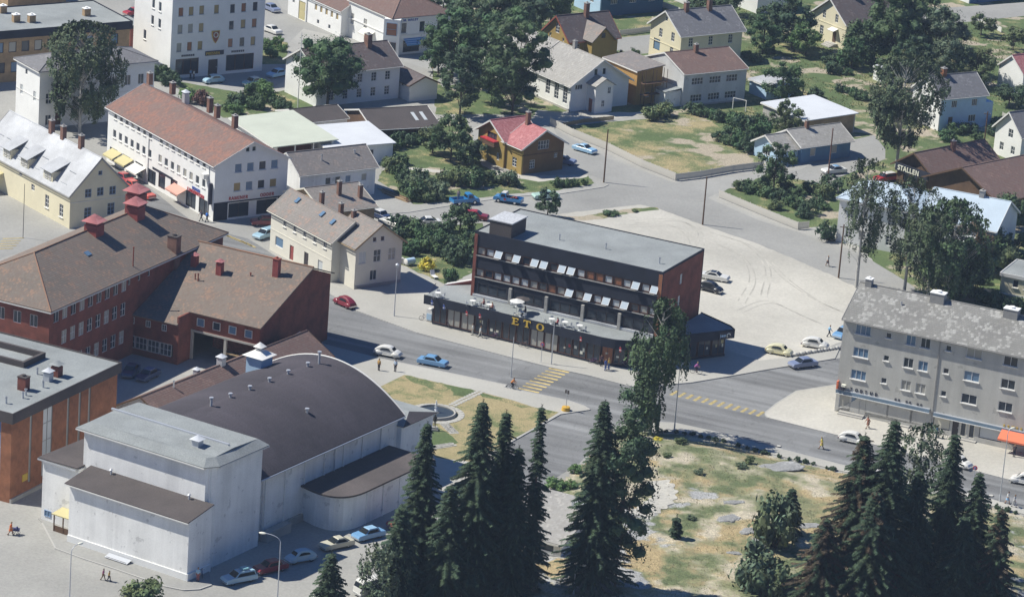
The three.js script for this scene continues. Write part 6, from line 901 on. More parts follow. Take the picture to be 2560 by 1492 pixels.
// ---------------------------------------------------------------- vehicles
const paints = {};
const paint = (r, g, b) => paints[[r, g, b]] ??= new THREE.MeshPhysicalMaterial({ color: new THREE.Color().setRGB(r, g, b), roughness: .38, clearcoat: .7, clearcoatRoughness: .12 });
const carGlass = mat(.02, .025, .03, .06), lampGlass = mat(.7, .7, .66, .15), tailRed = mat(.35, .02, .02, .3);
const PC = { white: [.72, .71, .66], cream: [.70, .66, .42], blue: [.16, .34, .56], paleblue: [.34, .52, .62], skyblue: [.30, .50, .68], red: [.38, .025, .03], darkred: [.22, .015, .03], black: [.015, .016, .022], navy: [.03, .05, .12], greyblue: [.20, .24, .36], teal: [.20, .42, .48], mint: [.42, .60, .52], lorry: [.03, .22, .48], beige: [.55, .52, .40], orangered: [.55, .06, .04] };
function taper(g, y0, y1, k) { const p = g.attributes.position; for (let i = 0; i < p.count; i++) { const y = p.getY(i); if (y > y0) p.setZ(i, p.getZ(i) * (1 - k * Math.min(1.15, (y - y0) / (y1 - y0)))); } g.computeVertexNormals(); return g; }
const prof = (pts, W, b, seg = 3) => { const g = ext(shp(pts), W - 2 * b, b, seg); g.translate(0, 0, -(W - 2 * b) / 2); return g; };
const cg = {};
function plate(a, b, wa, wb, t = .03) { // glass sheet across the car between profile points a (bottom) and b (top)
  const n = V3(b[1] - a[1], -(b[0] - a[0]), 0).normalize(); if (n.y < 0) n.negate(); const P = (q, w, s, o) => V3(q[0] + n.x * o, q[1] + n.y * o, w * s / 2).toArray(); const f = [P(a, wa, -1, t), P(a, wa, 1, t), P(b, wb, 1, t), P(b, wb, -1, t)], k = [P(a, wa, -1, -.02), P(a, wa, 1, -.02), P(b, wb, 1, -.02), P(b, wb, -1, -.02)];
  const v = [], q = (a, b, c, d) => v.push(...a, ...b, ...c, ...a, ...c, ...d); q(...f); q(k[3], k[2], k[1], k[0]); for (let i = 0; i < 4; i++) q(f[(i + 1) % 4], f[i], k[i], k[(i + 1) % 4]); const g = new THREE.BufferGeometry(); g.setAttribute('position', new THREE.Float32BufferAttribute(v, 3)); g.computeVertexNormals(); return g;
}
const ell = (x, y, z, a, b, c) => { const g = new THREE.SphereGeometry(1, 14, 8); g.scale(a, b, c); g.translate(x, y, z); return g; };
const TY = {
  sedan() { const k = .2, cab = [[-1.25, .84], [-.95, 1.30], [.38, 1.32], [.98, .84]]; return { L: 4.3, wb: [1.28, -1.25], tr: .68, r: .31,
    body: [prof([[-2.05, .32], [-2.1, .6], [-2.0, .78], [-1.2, .84], [1.0, .84], [1.95, .74], [2.08, .55], [2.02, .32]], 1.62, .08)], cabin: taper(prof(cab, 1.46, .05), .84, 1.36, k), roof: taper(prof([[-.9, 1.30], [-.86, 1.36], [.3, 1.38], [.36, 1.32]], 1.40, .04), .84, 1.36, k), side: taper(prof([[-1.05, .93], [-.86, 1.24], [.3, 1.26], [.72, .93]], 1.6, .005, 1), .84, 1.36, k), ws: plate([1.0, .88], [.45, 1.32], 1.32, 1.12, .07), rw: plate([-1.28, .88], [-1.0, 1.29], 1.32, 1.12, .07), fx: 2.12, bx: -2.14, ly: .66 }; },
  coupe() { const k = .22, cab = [[-1.45, .82], [-.75, 1.26], [.2, 1.27], [.85, .82]]; return { L: 4.4, wb: [1.3, -1.25], tr: .69, r: .31, body: [prof([[-2.1, .32], [-2.15, .6], [-2.05, .78], [-1.2, .82], [.9, .82], [2.0, .74], [2.15, .55], [2.1, .32]], 1.64, .08)], cabin: taper(prof(cab, 1.44, .05), .82, 1.3, k), roof: taper(prof([[-.7, 1.26], [-.66, 1.31], [.12, 1.32], [.18, 1.28]], 1.38, .04), .82, 1.3, k), side: taper(prof([[-1.15, .9], [-.7, 1.2], [.12, 1.21], [.6, .9]], 1.58, .005, 1), .82, 1.3, k), ws: plate([.88, .86], [.27, 1.27], 1.3, 1.1, .07), rw: plate([-1.48, .86], [-.8, 1.25], 1.3, 1.1, .07), fx: 2.2, bx: -2.2, ly: .62 }; },
  wagon() { const k = .16, cab = [[-1.95, .84], [-1.8, 1.34], [.3, 1.36], [.92, .84]]; return { L: 4.35, wb: [1.25, -1.25], tr: .68, r: .31, body: [prof([[-2.1, .32], [-2.12, .6], [-2.06, .82], [1.0, .84], [1.95, .74], [2.08, .55], [2.02, .32]], 1.62, .08)], cabin: taper(prof(cab, 1.48, .05), .84, 1.38, k), roof: taper(prof([[-1.74, 1.34], [-1.7, 1.40], [.22, 1.42], [.28, 1.36]], 1.44, .04), .84, 1.38, k), side: taper(prof([[-1.8, .93], [-1.68, 1.26], [.22, 1.28], [.66, .93]], 1.62, .005, 1), .84, 1.38, k), ws: plate([.95, .88], [.37, 1.36], 1.34, 1.16, .07), rw: plate([-1.98, .9], [-1.86, 1.3], 1.3, 1.16, .07), fx: 2.12, bx: -2.14, ly: .66 }; },
  beetle() { const k = .2, d = [[-1.85, .42], [-1.86, .62], [-1.72, .86], [-1.3, 1.18], [-.75, 1.38], [-.1, 1.44], [.4, 1.40], [.62, 1.28], [.98, .93], [1.4, .86], [1.72, .70], [1.86, .50], [1.86, .38]]; const fl = []; for (const s of [-1, 1]) fl.push(ell(1.28, .5, s * .56, .62, .36, .22), ell(-1.22, .5, s * .56, .66, .37, .22), bx(-.75, .8, .3, .36, s * .52, s * .72));
    return { L: 4.07, wb: [1.28, -1.15], tr: .60, r: .32, body: [taper(prof(d, 1.30, .12, 4), .8, 1.5, .26), ...fl], side: taper(prof([[-1.05, 1.0], [-.8, 1.22], [-.1, 1.3], [.32, 1.26], [.62, .99]], 1.40, .005, 1), .8, 1.5, .26), ws: plate([.99, .97], [.66, 1.30], 1.0, .86, .13), rw: plate([-1.5, 1.02], [-1.08, 1.27], .82, .7, .12), fx: 1.95, bx: -1.96, ly: .58, lz: .56 }; },
  pickup() { const k = .12; return { L: 4.7, wb: [1.4, -1.35], tr: .74, r: .36, body: [prof([[.2, .45], [.2, .95], [.35, 1.05], [1.1, 1.05], [2.05, .98], [2.25, .8], [2.25, .45]], 1.66, .06), bx(-2.35, .2, .5, .62, -.86, .86), bx(-2.35, .15, .62, 1.05, -.88, -.82), bx(-2.35, .15, .62, 1.05, .82, .88), bx(-2.38, -2.32, .62, 1.05, -.88, .88), bx(.1, .16, .62, 1.05, -.82, .82)], cabin: taper(prof([[.18, 1.0], [.26, 1.66], [1.0, 1.66], [1.3, 1.0]], 1.56, .06), 1.0, 1.7, k), roof: taper(prof([[.25, 1.66], [.28, 1.74], [.95, 1.74], [1.02, 1.66]], 1.52, .05), 1.0, 1.7, k), side: taper(prof([[.35, 1.14], [.4, 1.54], [.92, 1.54], [1.1, 1.14]], 1.72, .005, 1), 1.0, 1.7, k), ws: plate([1.32, 1.06], [1.06, 1.64], 1.4, 1.26, .08), rw: plate([.14, 1.15], [.2, 1.55], 1.2, 1.1, .06), fx: 2.34, bx: -2.42, ly: .78 }; },
  van() { const k = .1; return { L: 4.3, wb: [1.2, -1.2], tr: .68, r: .34, body: [taper(prof([[-2.05, .4], [-2.1, 1.0], [-2.0, 1.82], [-1.8, 1.94], [1.55, 1.94], [1.8, 1.82], [2.05, 1.15], [2.1, .4]], 1.72, .12, 4), .9, 2, k)], side: taper(prof([[-1.8, 1.22], [-1.75, 1.65], [1.3, 1.65], [1.5, 1.22]], 1.76, .005, 1), .9, 2, k), ws: plate([2.05, 1.2], [1.84, 1.75], 1.45, 1.35, .12), rw: plate([-2.12, 1.3], [-2.05, 1.7], 1.2, 1.1, .12), fx: 2.2, bx: -2.2, ly: .85 }; },
};
function car(type, label, x, z, deg, color, roofC, o = {}) {
  const c = cg[type] ??= (() => { const s = TY[type](); s.bodyG = merge([...s.body, ...(s.cabin ? [s.cabin] : [])]); s.wheel = new THREE.CylinderGeometry(s.r, s.r, .18, 18); s.wheel.rotateX(Math.PI / 2); s.hub = new THREE.CylinderGeometry(s.r * .55, s.r * .5, .2, 12); s.hub.rotateX(Math.PI / 2); s.bf = merge([bx(s.fx - .04, s.fx + .06, .38, .5, -.78, .78)]); s.bb = bx(s.bx - .06, s.bx + .04, .4, .52, -.78, .78); return s; })();
  const g = thing(o.name || (type === 'pickup' ? 'pickup_truck' : type === 'van' ? 'delivery_van' : 'parked_car'), label, type === 'van' ? 'van' : type === 'pickup' ? 'truck' : 'car', x, z, deg, o.group, o.y ?? .01), pm = paint(...PC[color]);
  mesh('body', c.bodyG, pm, g); if (c.roof) mesh('roof', c.roof, roofC ? paint(...PC[roofC]) : pm, g);
  mesh('side_windows', c.side, carGlass, g); mesh('windscreen', c.ws, carGlass, g); mesh('rear_window', c.rw, carGlass, g); mesh('front_bumper', c.bf, M.chrome, g); mesh('rear_bumper', c.bb, M.chrome, g);
  for (const s of [-1, 1]) { const h = mesh('headlight', ell(0, 0, 0, .05, .1, .1), lampGlass, g); h.position.set(c.fx - .1, c.ly, s * (c.lz || .6)); const t = mesh('tail_light', bx(-.03, .03, -.07, .07, -.07, .07), tailRed, g); t.position.set(c.bx + .08, c.ly, s * .62); for (const w of c.wb) { const q = mesh('wheel', c.wheel, M.tyre, g); q.position.set(w, c.r, s * c.tr); mesh('hubcap', c.hub, M.chrome, q); } }
  return g;
}
car('sedan', 'red car parked at the corner of the white tower', -74.79,-187.22,137, 'red');
car('beetle', 'light blue rounded car in front of the dark shopfront', -55.3,-142.94,144, 'paleblue');
car('sedan', 'pale teal car at the foot of the hedge by the upper street', -48.42,-143.6,126, 'teal', 'white');
car('sedan', 'light blue car beside the white house with the maple', -44.68,-150.51,129, 'skyblue');
car('sedan', 'dark grey blue car at the top of the upper street', -49.86,-198.37,53, 'greyblue');
car('sedan', 'white car parked on the pale upper street', -48.31,-181.59,46, 'white');
car('coupe', 'long pale blue car behind the pink roofed house', 10.36,-116.5,38, 'skyblue');
car('sedan', 'car with beige roof half hidden by the pink roofed house', 6.85,-108.4,17, 'greyblue', 'beige');
car('sedan', 'red car parked last in the row before the pink awning', -59.01,-71.22,46, 'orangered'); car('sedan', 'red car in the middle of the row by the yellow awnings', -61.19,-75.11,53, 'orangered'); car('sedan', 'red car hidden beside the white awning', -63.06,-78.82,50, 'red');
{ const [x, z] = [-39.13,-61.3]; car('sedan', 'dark red car in the shade of the white shop gable', x, z, 166, 'darkred'); }
car('wagon', 'pale blue estate car behind the cream house corner', -38.48,-54.85,126, 'paleblue');
car('coupe', 'white car with dark windows driving past the overgrown garden', -14.23,-67.71,164, 'white');
car('sedan', 'white topped dark car behind the cream house gable', -21.86,-69.65,-135, 'navy', 'white'); car('sedan', 'white car parked below the white topped dark car', -19.63,-65.91,-143, 'white');
car('pickup', 'blue pickup lorry with open bed and rounded cab', -8.7,-80.68,-28, 'lorry');
car('pickup', 'blue pickup truck with white cab roof and red load', -1.82,-83.15,-164, 'lorry', 'white');
car('wagon', 'red estate car with pale roof behind the office garden', -6.75,-72.82,9, 'darkred', 'red');
car('coupe', 'mint green car behind the small tree at the junction', 4.16,-87.16,157, 'mint');
car('coupe', 'white car with black roof behind the brick gable', 30.57,-50.7,18, 'white', 'black'); car('beetle', 'black rounded car beside the white car on the gravel', 29.71,-44.84,32, 'black');
car('beetle', 'cream beetle parked on the gravel by the low wall', 38.83,-17.82,19, 'cream'); car('beetle', 'white humped car between the cream beetle and the blue car', 44.25,-22.09,16, 'white'); car('wagon', 'blue car half hidden by the apartment block corner', 48.79,-28.14,122, 'blue');
car('sedan', 'grey blue sedan driving past the low wall', 42.02,-13.04,149, 'greyblue'); car('beetle', 'white beetle driving past the apartment block', 47.23,16.76,23, 'white'); car('beetle', 'white beetle partly hidden by the park spruces', 60.9,22.81,38, 'white'); car('beetle', 'white beetle following at the road edge by the orange awning', 69.24,27.74,-161, 'white'); car('sedan', 'white car behind the rust tinged spruce', 48.42,29.09,17, 'white');
car('beetle', 'red beetle driving away beside the brick gable', -24.22,-24.72,-134, 'darkred'); car('beetle', 'white beetle on the main street behind the blue sedan', -16.76,-4.13,19, 'white'); car('sedan', 'blue sedan on the main street by the dry lawn', -10.33,-1.7,19, 'blue');
{ const c = car('wagon', 'pale blue estate car with a teal load on its roof rack', -29.67,80.65,143, 'paleblue'); mesh('roof_rack', merge([bx(-1.2, .1, 1.44, 1.48, -.5, -.46), bx(-1.2, .1, 1.44, 1.48, .46, .5), bx(-1.2, -1.15, 1.44, 1.5, -.5, .5), bx(.05, .1, 1.44, 1.5, -.5, .5)]), M.tin, c); mesh('roof_load', bx(-1.1, -.3, 1.48, 1.72, -.42, .42), paint(...PC.teal), c); }
car('sedan', 'dark red car in the theatre shade', -26.27,76.7,140, 'darkred'); car('beetle', 'pale blue beetle in the theatre shade', -22.95,72.97,144, 'paleblue'); car('coupe', 'beige car parked in the theatre shade', -18.99,67.77,141, 'beige'); car('sedan', 'blue car with pale roof parked by the curved foyer', -15.34,63.95,138, 'blue', 'skyblue'); car('sedan', 'red car glimpsed behind the slender spruce', -11.33,59.25,138, 'red'); car('wagon', 'blue car deep behind the spruces', -4.62,47.07,137, 'blue');
car('van', 'white delivery van at the edge of the spruces', -13.9,81.15,140, 'white');
car('sedan', 'dark green car in the shaded brick yard', -50.96,11.47,99, 'navy'); car('sedan', 'second dark car in the shaded brick yard', -48.49,12.56,115, 'navy', 'greyblue');
car('coupe', 'white car with blue roof beside the tall brown pole', 52.62,-115.01,150, 'white', 'blue'); car('wagon', 'red and white car behind the street birches', 61.13,-112.64,143, 'red', 'white');
// ---------------------------------------------------------------- people
const smin = (a, b, k) => { const h = Math.max(k - Math.abs(a - b), 0) / k; return Math.min(a, b) - h * h * k * .25; };
function capsule(px, py, pz, a, b, ra, rb) { const bx_ = b[0] - a[0], by = b[1] - a[1], bz = b[2] - a[2], q = px - a[0], w = py - a[1], e = pz - a[2], t = Math.max(0, Math.min(1, (q * bx_ + w * by + e * bz) / (bx_ * bx_ + by * by + bz * bz))); return Math.hypot(q - bx_ * t, w - by * t, e - bz * t) - (ra + (rb - ra) * t); }
function bones(pose) { // +x is forward
  const st = { stand: { hip: .93, f: [.04, -.04], k: [.03, .03], lean: 0 }, walk: { hip: .91, f: [.3, -.32], k: [.16, -.06], lean: .06 }, cycle: { hip: .98, f: [.1, .22], k: [.36, .30], lean: .3 }, sit: { hip: .5, f: [.44, .42], k: [.42, .42], lean: .05 } }[pose], B = [], h = st.hip, L = st.lean;
  const sitK = pose === 'sit' ? .48 : pose === 'cycle' ? null : .5; const hp = s => [0, h, s * .09], ft = (s, i) => [st.f[i], pose === 'cycle' ? (i ? .28 : .48) : .07, s * .1], kn = (s, i) => [st.k[i], pose === 'cycle' ? (i ? .62 : .78) : pose === 'sit' ? .5 : .5, s * .1];
  [-1, 1].forEach((s, i) => { B.push([hp(s), kn(s, i), .085, .062, 'leg'], [kn(s, i), ft(s, i), .058, .042, 'leg'], [ft(s, i), [ft(s, i)[0] + .16, ft(s, i)[1] - .03, s * .115], .045, .035, 'foot']); });
  B.push([[0, h, -.05], [0, h, .05], .115, .115, 'leg'], [[0, h + .06, 0], [L * .6, h + .3, 0], .125, .135, 'top'], [[L * .6, h + .3, -.07], [L * .6, h + .3, .07], .12, .12, 'top'], [[L * .9, h + .46, -.13], [L * .9, h + .46, .13], .075, .075, 'top'], [[L, h + .5, 0], [L + .03, h + .6, 0], .05, .048, 'skin'], [[L + .03, h + .66, 0], [L + .045, h + .74, 0], .088, .094, 'head'], [[L + .11, h + .67, 0], [L + .135, h + .665, 0], .022, .014, 'skin']);
  [-1, 1].forEach((s, i) => { const sh = [L * .9, h + .45, s * .18], el = pose === 'walk' ? [L + (i ? .16 : -.18), h + .19, s * .24] : pose === 'cycle' ? [L + .16, h + .2, s * .24] : [L + .02, h + .18, s * .24], ha = pose === 'walk' ? [L + (i ? .34 : -.14), h - .02, s * .22] : pose === 'cycle' ? [L + .36, h + .1, s * .22] : pose === 'sit' ? [L + .3, h + .16, s * .14] : [L + .08, h - .06, s * .24]; B.push([sh, el, .056, .046, 'top'], [el, ha, .042, .03, 'skin'], [ha, [ha[0] + .05, ha[1] - .07, ha[2]], .036, .024, 'skin'], [ha, [ha[0] + .05, ha[1] - .03, ha[2] - s * .045], .016, .012, 'skin']); });
  return B;
}
const pg = {};
function personGeo(pose) {
  if (pg[pose]) return pg[pose]; const R = 72, mc = new MarchingCubes(R, new THREE.MeshStandardMaterial(), false, false, 60000), B = bones(pose); mc.isolation = 0; const S = 1.0; let o = 0;
  for (let k = 0; k < R; k++) for (let j = 0; j < R; j++) for (let i = 0; i < R; i++) { const x = (i - R / 2) / (R / 2) * S, y = (j - R / 2) / (R / 2) * S + .9, z = (k - R / 2) / (R / 2) * S; let d = 1; if (Math.abs(z) < .4 && Math.abs(x) < .75) for (const b of B) { const q = capsule(x, y, z, b[0], b[1], b[2], b[3]); d = smin(d, q, .045); } mc.field[o++] = -d; }
  mc.update(); const n = mc.count, P = mc.positionArray, Nn = mc.normalArray, parts = { body: [[], []], top: [[], []], leg: [[], []], foot: [[], []], hair: [[], []] };
  for (let t = 0; t < n; t += 3) {
    let cx = 0, cy = 0, cz = 0; for (let v = 0; v < 3; v++) { cx += P[(t + v) * 3] / 3; cy += P[(t + v) * 3 + 1] / 3; cz += P[(t + v) * 3 + 2] / 3; } cx *= S; cy = cy * S + .9; cz *= S;
    let best = 9, lab = ''; for (const b of B) { const q = capsule(cx, cy, cz, b[0], b[1], b[2], b[3]); if (q < best) { best = q; lab = b[4]; } } const hd = B.find(b => b[4] === 'head'); let dest = lab === 'skin' ? null : lab; if (lab === 'head') dest = (cy > hd[1][1] + .02 || cx < hd[0][0] - .02) ? 'hair' : null;
    for (const [nm, off] of [['body', 0], [dest, lab === 'head' ? .014 : .014]]) if (nm) for (let v = 0; v < 3; v++) { const i = (t + v) * 3; let nx = Nn[i], ny = Nn[i + 1], nz = Nn[i + 2]; const l = Math.hypot(nx, ny, nz) || 1; nx /= l; ny /= l; nz /= l; const ux = P[i] * S - cx, uy = P[i + 1] * S + .9 - cy, uz = P[i + 2] * S - cz; parts[nm][0].push(P[i] * S + nx * off, P[i + 1] * S + .9 + ny * off, P[i + 2] * S + nz * off); parts[nm][1].push(nx, ny, nz); }
  }
  const out = {}; for (const k in parts) { const g = new THREE.BufferGeometry(); g.setAttribute('position', new THREE.Float32BufferAttribute(parts[k][0], 3)); g.setAttribute('normal', new THREE.Float32BufferAttribute(parts[k][1], 3)); out[k] = g; } return pg[pose] = out;
}
const skin = mat(.42, .25, .17, .6), hairs = [mat(.05, .03, .02, .7), mat(.16, .09, .04, .7), mat(.30, .21, .10, .7)], shoes = mat(.04, .03, .03, .7);
let pN = 0;
function person(label, x, z, deg, pose, top, leg, o = {}) {
  const G = personGeo(pose), g = mesh('person', G.body, skin); g.position.set(x, o.y ?? .12, z); g.rotation.y = -deg * RAD; g.scale.setScalar(o.s || 1); tag(g, label, 'person', o.group);
  mesh('shirt', G.top, mat(...top, .85), g); mesh(o.skirt ? 'stockings' : 'trousers', G.leg, o.skirt ? skin : mat(...leg, .85), g); mesh('shoes', G.foot, shoes, g); mesh('hair', G.hair, hairs[pN++ % 3], g);
  if (o.skirt) { const q = new THREE.LatheGeometry([[.135, 1.14], [.15, 1.0], [.2, .75], [.24, .56], [.225, .56], [.14, 1.0]].map(p => new THREE.Vector2(...p)), 18); mesh('skirt', q, mat(...o.skirt, .85), g); } return g;
}
const WH = [.66, .65, .60], DK = [.03, .03, .045], SB = [.22, .38, .58], OR = [.55, .20, .05];
person('person in blue at the dark shopfront of the white tower', -59.55,-144.13, 30, 'stand', SB, DK); person('person in white shirt at the dark shopfront of the white tower', -58.91,-143.85, 200, 'stand', WH, DK);
person('person in white shirt walking across the upper street', -17.46,-158.61, 20, 'walk', WH, DK, { y: .01 }); person('person in dark clothes at the white shop corner', -48.92,-60.89, 150, 'walk', [.06, .05, .08], DK, { y: .02 }); person('person in bright blue top at the white shop corner', -48.05,-60.51, -30, 'walk', [.03, .15, .5], DK, { y: .02 });
person('person in white blouse walking along the gravel lot road', 48.42,-62.02, 60, 'walk', WH, DK, { y: .02, skirt: [.03, .03, .05] });
person('person in pale clothes at the shop door beside the flags', -5.24,-15.67, 200, 'stand', WH, [.55, .53, .46]); person('second person in pale clothes leaving the shop door', -4.16,-14.9, 30, 'walk', WH, [.55, .53, .46]);
person('person in ochre shirt standing at the street shade edge', -17.66,2.52, -60, 'stand', [.50, .30, .10], [.04, .03, .03]); person('person in pale blue shirt standing by the dry lawn', -15.37,2.38, 110, 'stand', [.45, .55, .66], DK);
person('person in blue overalls beside the bicycles at the shop', 13.8,-4.64, 40, 'stand', [.06, .12, .35], [.06, .12, .35]); person('person in ochre sweater beside the bicycles at the shop', 14.28,-5.05, 210, 'stand', [.50, .34, .06], [.06, .12, .30]); person('person in dark jacket under the shop fascia', 13.23,-6.37, 80, 'stand', [.10, .05, .06], DK);
person('person in light blue shirt striding to the blue car', 46.61,-27.53, -10, 'walk', [.25, .45, .62], DK, { y: .03 }); person('person in yellow dress crossing the main street', 42.8,20.26, 200, 'walk', [.70, .58, .12], DK, { y: .01, skirt: [.70, .58, .12] });
person('person in brown dress carrying a yellow bag at the apartment block', 49.65,10.94, 150, 'walk', [.30, .12, .08], DK, { skirt: [.22, .09, .06] }); person('person in white and blue on the shop steps', 49.23,5.7, -60, 'stand', [.68, .66, .55], SB, { y: .5, skirt: [.25, .42, .6] });
person('person in orange walking behind a pram', -58.11,71.6, 5, 'walk', [.60, .16, .05], [.60, .16, .05], { y: .01, skirt: [.60, .16, .05] }); person('child in plum top crossing the theatre yard', -45.42,83.24, 20, 'walk', [.30, .10, .18], [.20, .12, .06], { y: .01, s: .85 }); person('child in ochre top crossing the theatre yard', -44.7,83.55, 20, 'walk', [.45, .30, .10], DK, { y: .01, s: .8 });
person('person in light blue shirt in the shade of the theatre corner', -34.42,81.63, 80, 'stand', [.40, .60, .70], [.40, .12, .10], { y: .12 }); person('person in white top walking on the lower pavement', 66.08,35.79, 40, 'walk', WH, SB, { y: .12, skirt: [.3, .5, .7] }); person('person in grey top walking on the lower pavement', 66.82,36.77, 40, 'walk', [.45, .45, .45], [.5, .5, .5], { y: .12 }); person('person in dark clothes under the orange awning', 68.89,17.83, 100, 'stand', [.08, .06, .06], DK);
person('person standing on the bed of the blue lorry', -9.77,-80.48, 90, 'stand', [.35, .28, .28], [.2, .2, .25], { y: .64 });
// ---------------------------------------------------------------- bicycles, pram
function bicycle(label, x, z, deg, col, o = {}) {
  const g = thing('bicycle', label, 'bicycle', x, z, deg, o.group, o.y ?? .12), t = new THREE.TorusGeometry(.33, .025, 6, 22);
  for (const a of [-.52, .52]) { const w = mesh('wheel', t, M.tyre, g); w.position.set(a, .35, 0); mesh('spokes', merge([0, 1, 2, 3, 4, 5].map(i => bar(V3(0, 0, 0), V3(Math.cos(i * 1.05) * .32, Math.sin(i * 1.05) * .32, 0), .006))), M.chrome, w); }
  const p = mat(...col, .4); mesh('frame', merge([bar(V3(-.52, .35, 0), V3(-.1, .35, 0), .018), bar(V3(-.1, .35, 0), V3(-.22, .85, 0), .02), bar(V3(-.1, .35, 0), V3(.4, .82, 0), .02), bar(V3(-.2, .8, 0), V3(.38, .86, 0), .02), bar(V3(.52, .35, 0), V3(.37, .95, 0), .02), bar(V3(-.52, .35, 0), V3(-.21, .8, 0), .015)]), p, g); mesh('handlebar', merge([bar(V3(.37, .95, 0), V3(.36, 1.03, 0), .015), bar(V3(.33, 1.03, -.26), V3(.33, 1.03, .26), .015)]), M.chrome, g); mesh('saddle', ell(-.23, .92, 0, .14, .045, .08), M.tyre, g); return g;
}
{ const [x, z] = [1.02,5.91]; bicycle('bicycle ridden along the plaza kerb by a person in orange', x, z, 12, [.05, .05, .06], { y: .01 }); person('person in orange shirt riding a bicycle at the yellow crosswalk', x - .2, z, 12, 'cycle', OR, DK, { y: .0 }); }
{ const [x, z] = [26.61,-6.26]; bicycle('bicycle ridden on the pavement corner by a person in purple', x, z, 10, [.1, .1, .12]); person('person in purple shirt riding a bicycle at the shop corner', x - .2, z, 10, 'cycle', [.35, .10, .30], [.08, .06, .08], { y: .11 }); }
bicycle('bicycle held at the wall of the apartment block', 59.57,12.64, 22, [.05, .05, .06]); person('person in bright blue top bending over a bicycle', 58.87,12.66, 22, 'stand', [.04, .22, .55], [.03, .05, .12]);
const BG = 'bicycles leaning along the shop front'; for (const [x, z] of pairs([-9.24,-18.47,2.15,-11.98,-2.13,-14.77,9.98,-10.06,10.8,-9.5,12.1,-7.09,15.81,-6.96,16.38,-6.6,-12.31,-20.59])) bicycle('bicycle standing along the glazed shop front', x, z, 20 + rr(-25, 25), [rr(.03, .3), rr(.03, .12), rr(.03, .25)], { group: BG });
bicycle('blue bicycle lying against the theatre corner', -34.09,80.23, 80, [.05, .1, .3]);
{ const g = thing('pram', 'dark blue pram pushed across the theatre yard', 'pram', -57.48,71.25, 5, null, .01); mesh('basket', prof([[-.35, .5], [-.4, .75], [.4, .75], [.35, .5]], .45, .05), mat(.06, .06, .16, .8), g); const h = new THREE.SphereGeometry(.3, 12, 8, 0, Math.PI); h.rotateY(-Math.PI / 2); h.translate(.15, .72, 0); mesh('hood', h, mat(.05, .05, .14, .8, { side: THREE.DoubleSide }), g); mesh('handle', merge([bar(V3(-.38, .7, -.2), V3(-.75, .98, -.2), .015), bar(V3(-.38, .7, .2), V3(-.75, .98, .2), .015), bar(V3(-.75, .98, -.2), V3(-.75, .98, .2), .018)]), M.chrome, g); for (const x of [-.3, .3]) for (const z of [-.24, .24]) { const w = mesh('wheel', new THREE.TorusGeometry(.16, .02, 6, 16), M.tyre, g); w.position.set(x, .18, z); } }

// ---------------------------------------------------------------- fences, poles, lamps, small things
function fence(label, pts, h, m, o = {}) { // sections of boards between posts, each section and post a part
  const P = pairs(pts), g = thing(o.name || 'board_fence', label, 'fence', P[0][0], P[0][1]); const [ox, oz] = P[0];
  for (let i = 0; i < P.length - 1; i++) {
    const a = P[i], b = P[i + 1], L = Math.hypot(b[0] - a[0], b[1] - a[1]), n = Math.max(1, Math.round(L / 2.4)), w = L / n, ang = -Math.atan2(b[1] - a[1], b[0] - a[0]);
    const nb = Math.max(4, Math.round(w / .17)), l = []; for (let k = 0; k < nb; k++) { const x = -w / 2 + (k + .5) * w / nb, hh = h * (1 - .03 * hash(k, i, 3)); l.push(bx(x - w / nb * .43, x + w / nb * .43, .08, hh, .02, .045)); } l.push(bx(-w / 2, w / 2, h * .22, h * .3, -.03, .02), bx(-w / 2, w / 2, h * .75, h * .83, -.03, .02)); const G = merge(l);
    for (let k = 0; k < n; k++) { const t = (k + .5) / n, q = mesh('panel', G, m, g); q.position.set(a[0] + (b[0] - a[0]) * t - ox, 0, a[1] + (b[1] - a[1]) * t - oz); q.rotation.y = ang; const p = mesh('post', bx(-.05, .05, 0, h + .06, -.13, -.03), o.post || m, g), s = k / n; p.position.set(a[0] + (b[0] - a[0]) * s - ox, 0, a[1] + (b[1] - a[1]) * s - oz); p.rotation.y = ang; }
  }
  return g;
}
fence('long white board fence beside the hayfield', [4.25,-132.05,8.27,-125.8,14.55,-118.26,19.92,-109.9,25.55,-103.35], 1.35, M.fence);
fence('grey picket fence along the lower side of the hayfield', [25.55,-103.08,29.8,-106.06,35.32,-110.98,40.67,-114.73], 1.25, M.fence);
fence('weathered picket fence along the road by the birches', [32.54,-95.4,38.93,-87.35,41.74,-83.95,44.78,-80.34,46.58,-81.43], 1.3, M.fence);
fence('blue board fence below the dark felt roofed shed', [-23.55,-115.05,-19.67,-118.67,-15.02,-123.62], 1.9, M.blue);
fence('white picket fence in front of the blue house lawn', [16.77,-199.7,19.74,-201.98,22.85,-204.76], 1.1, M.fence); fence('white fence beyond the dark blue house', [23.6,-227.51,26.04,-224.45,28.69,-221.01], 1.2, M.trim); fence('white plank fence at the upper lawn', [89.27,-233.11,90.95,-229.36,92.5,-225.62], 1.1, M.trim); fence('wire and board fence beside the chapel yard', [6.64,-131.24,10.19,-134.86,15.39,-138.23], .8, M.woodPale);
fence('grey fence at the lane by the pale blue house', [85.69,-159.09,89,-153.84], 1.3, M.fence); fence('white railing fence beside the upper street', [27.54,-232.19,32.39,-225.05], 1.1, M.trim);
function pole(label, x, z, H, o = {}) { const g = thing('utility_pole', label, 'pole', x, z, 10, null, parkH(x, z)); mesh('post', cyl(o.r0 || .14, o.r1 || .1, -.1, H, 0, 0, 10), o.m || M.wood, g); if (!o.plain) { mesh('crossarm', bx(-.6, .6, H - .5, H - .4, -.05, .05), M.wood, g); for (const a of [-.5, 0, .5]) mesh('insulator', cyl(.04, .03, H - .4, H - .22, a, 0, 6), M.trim, g); } return g; }
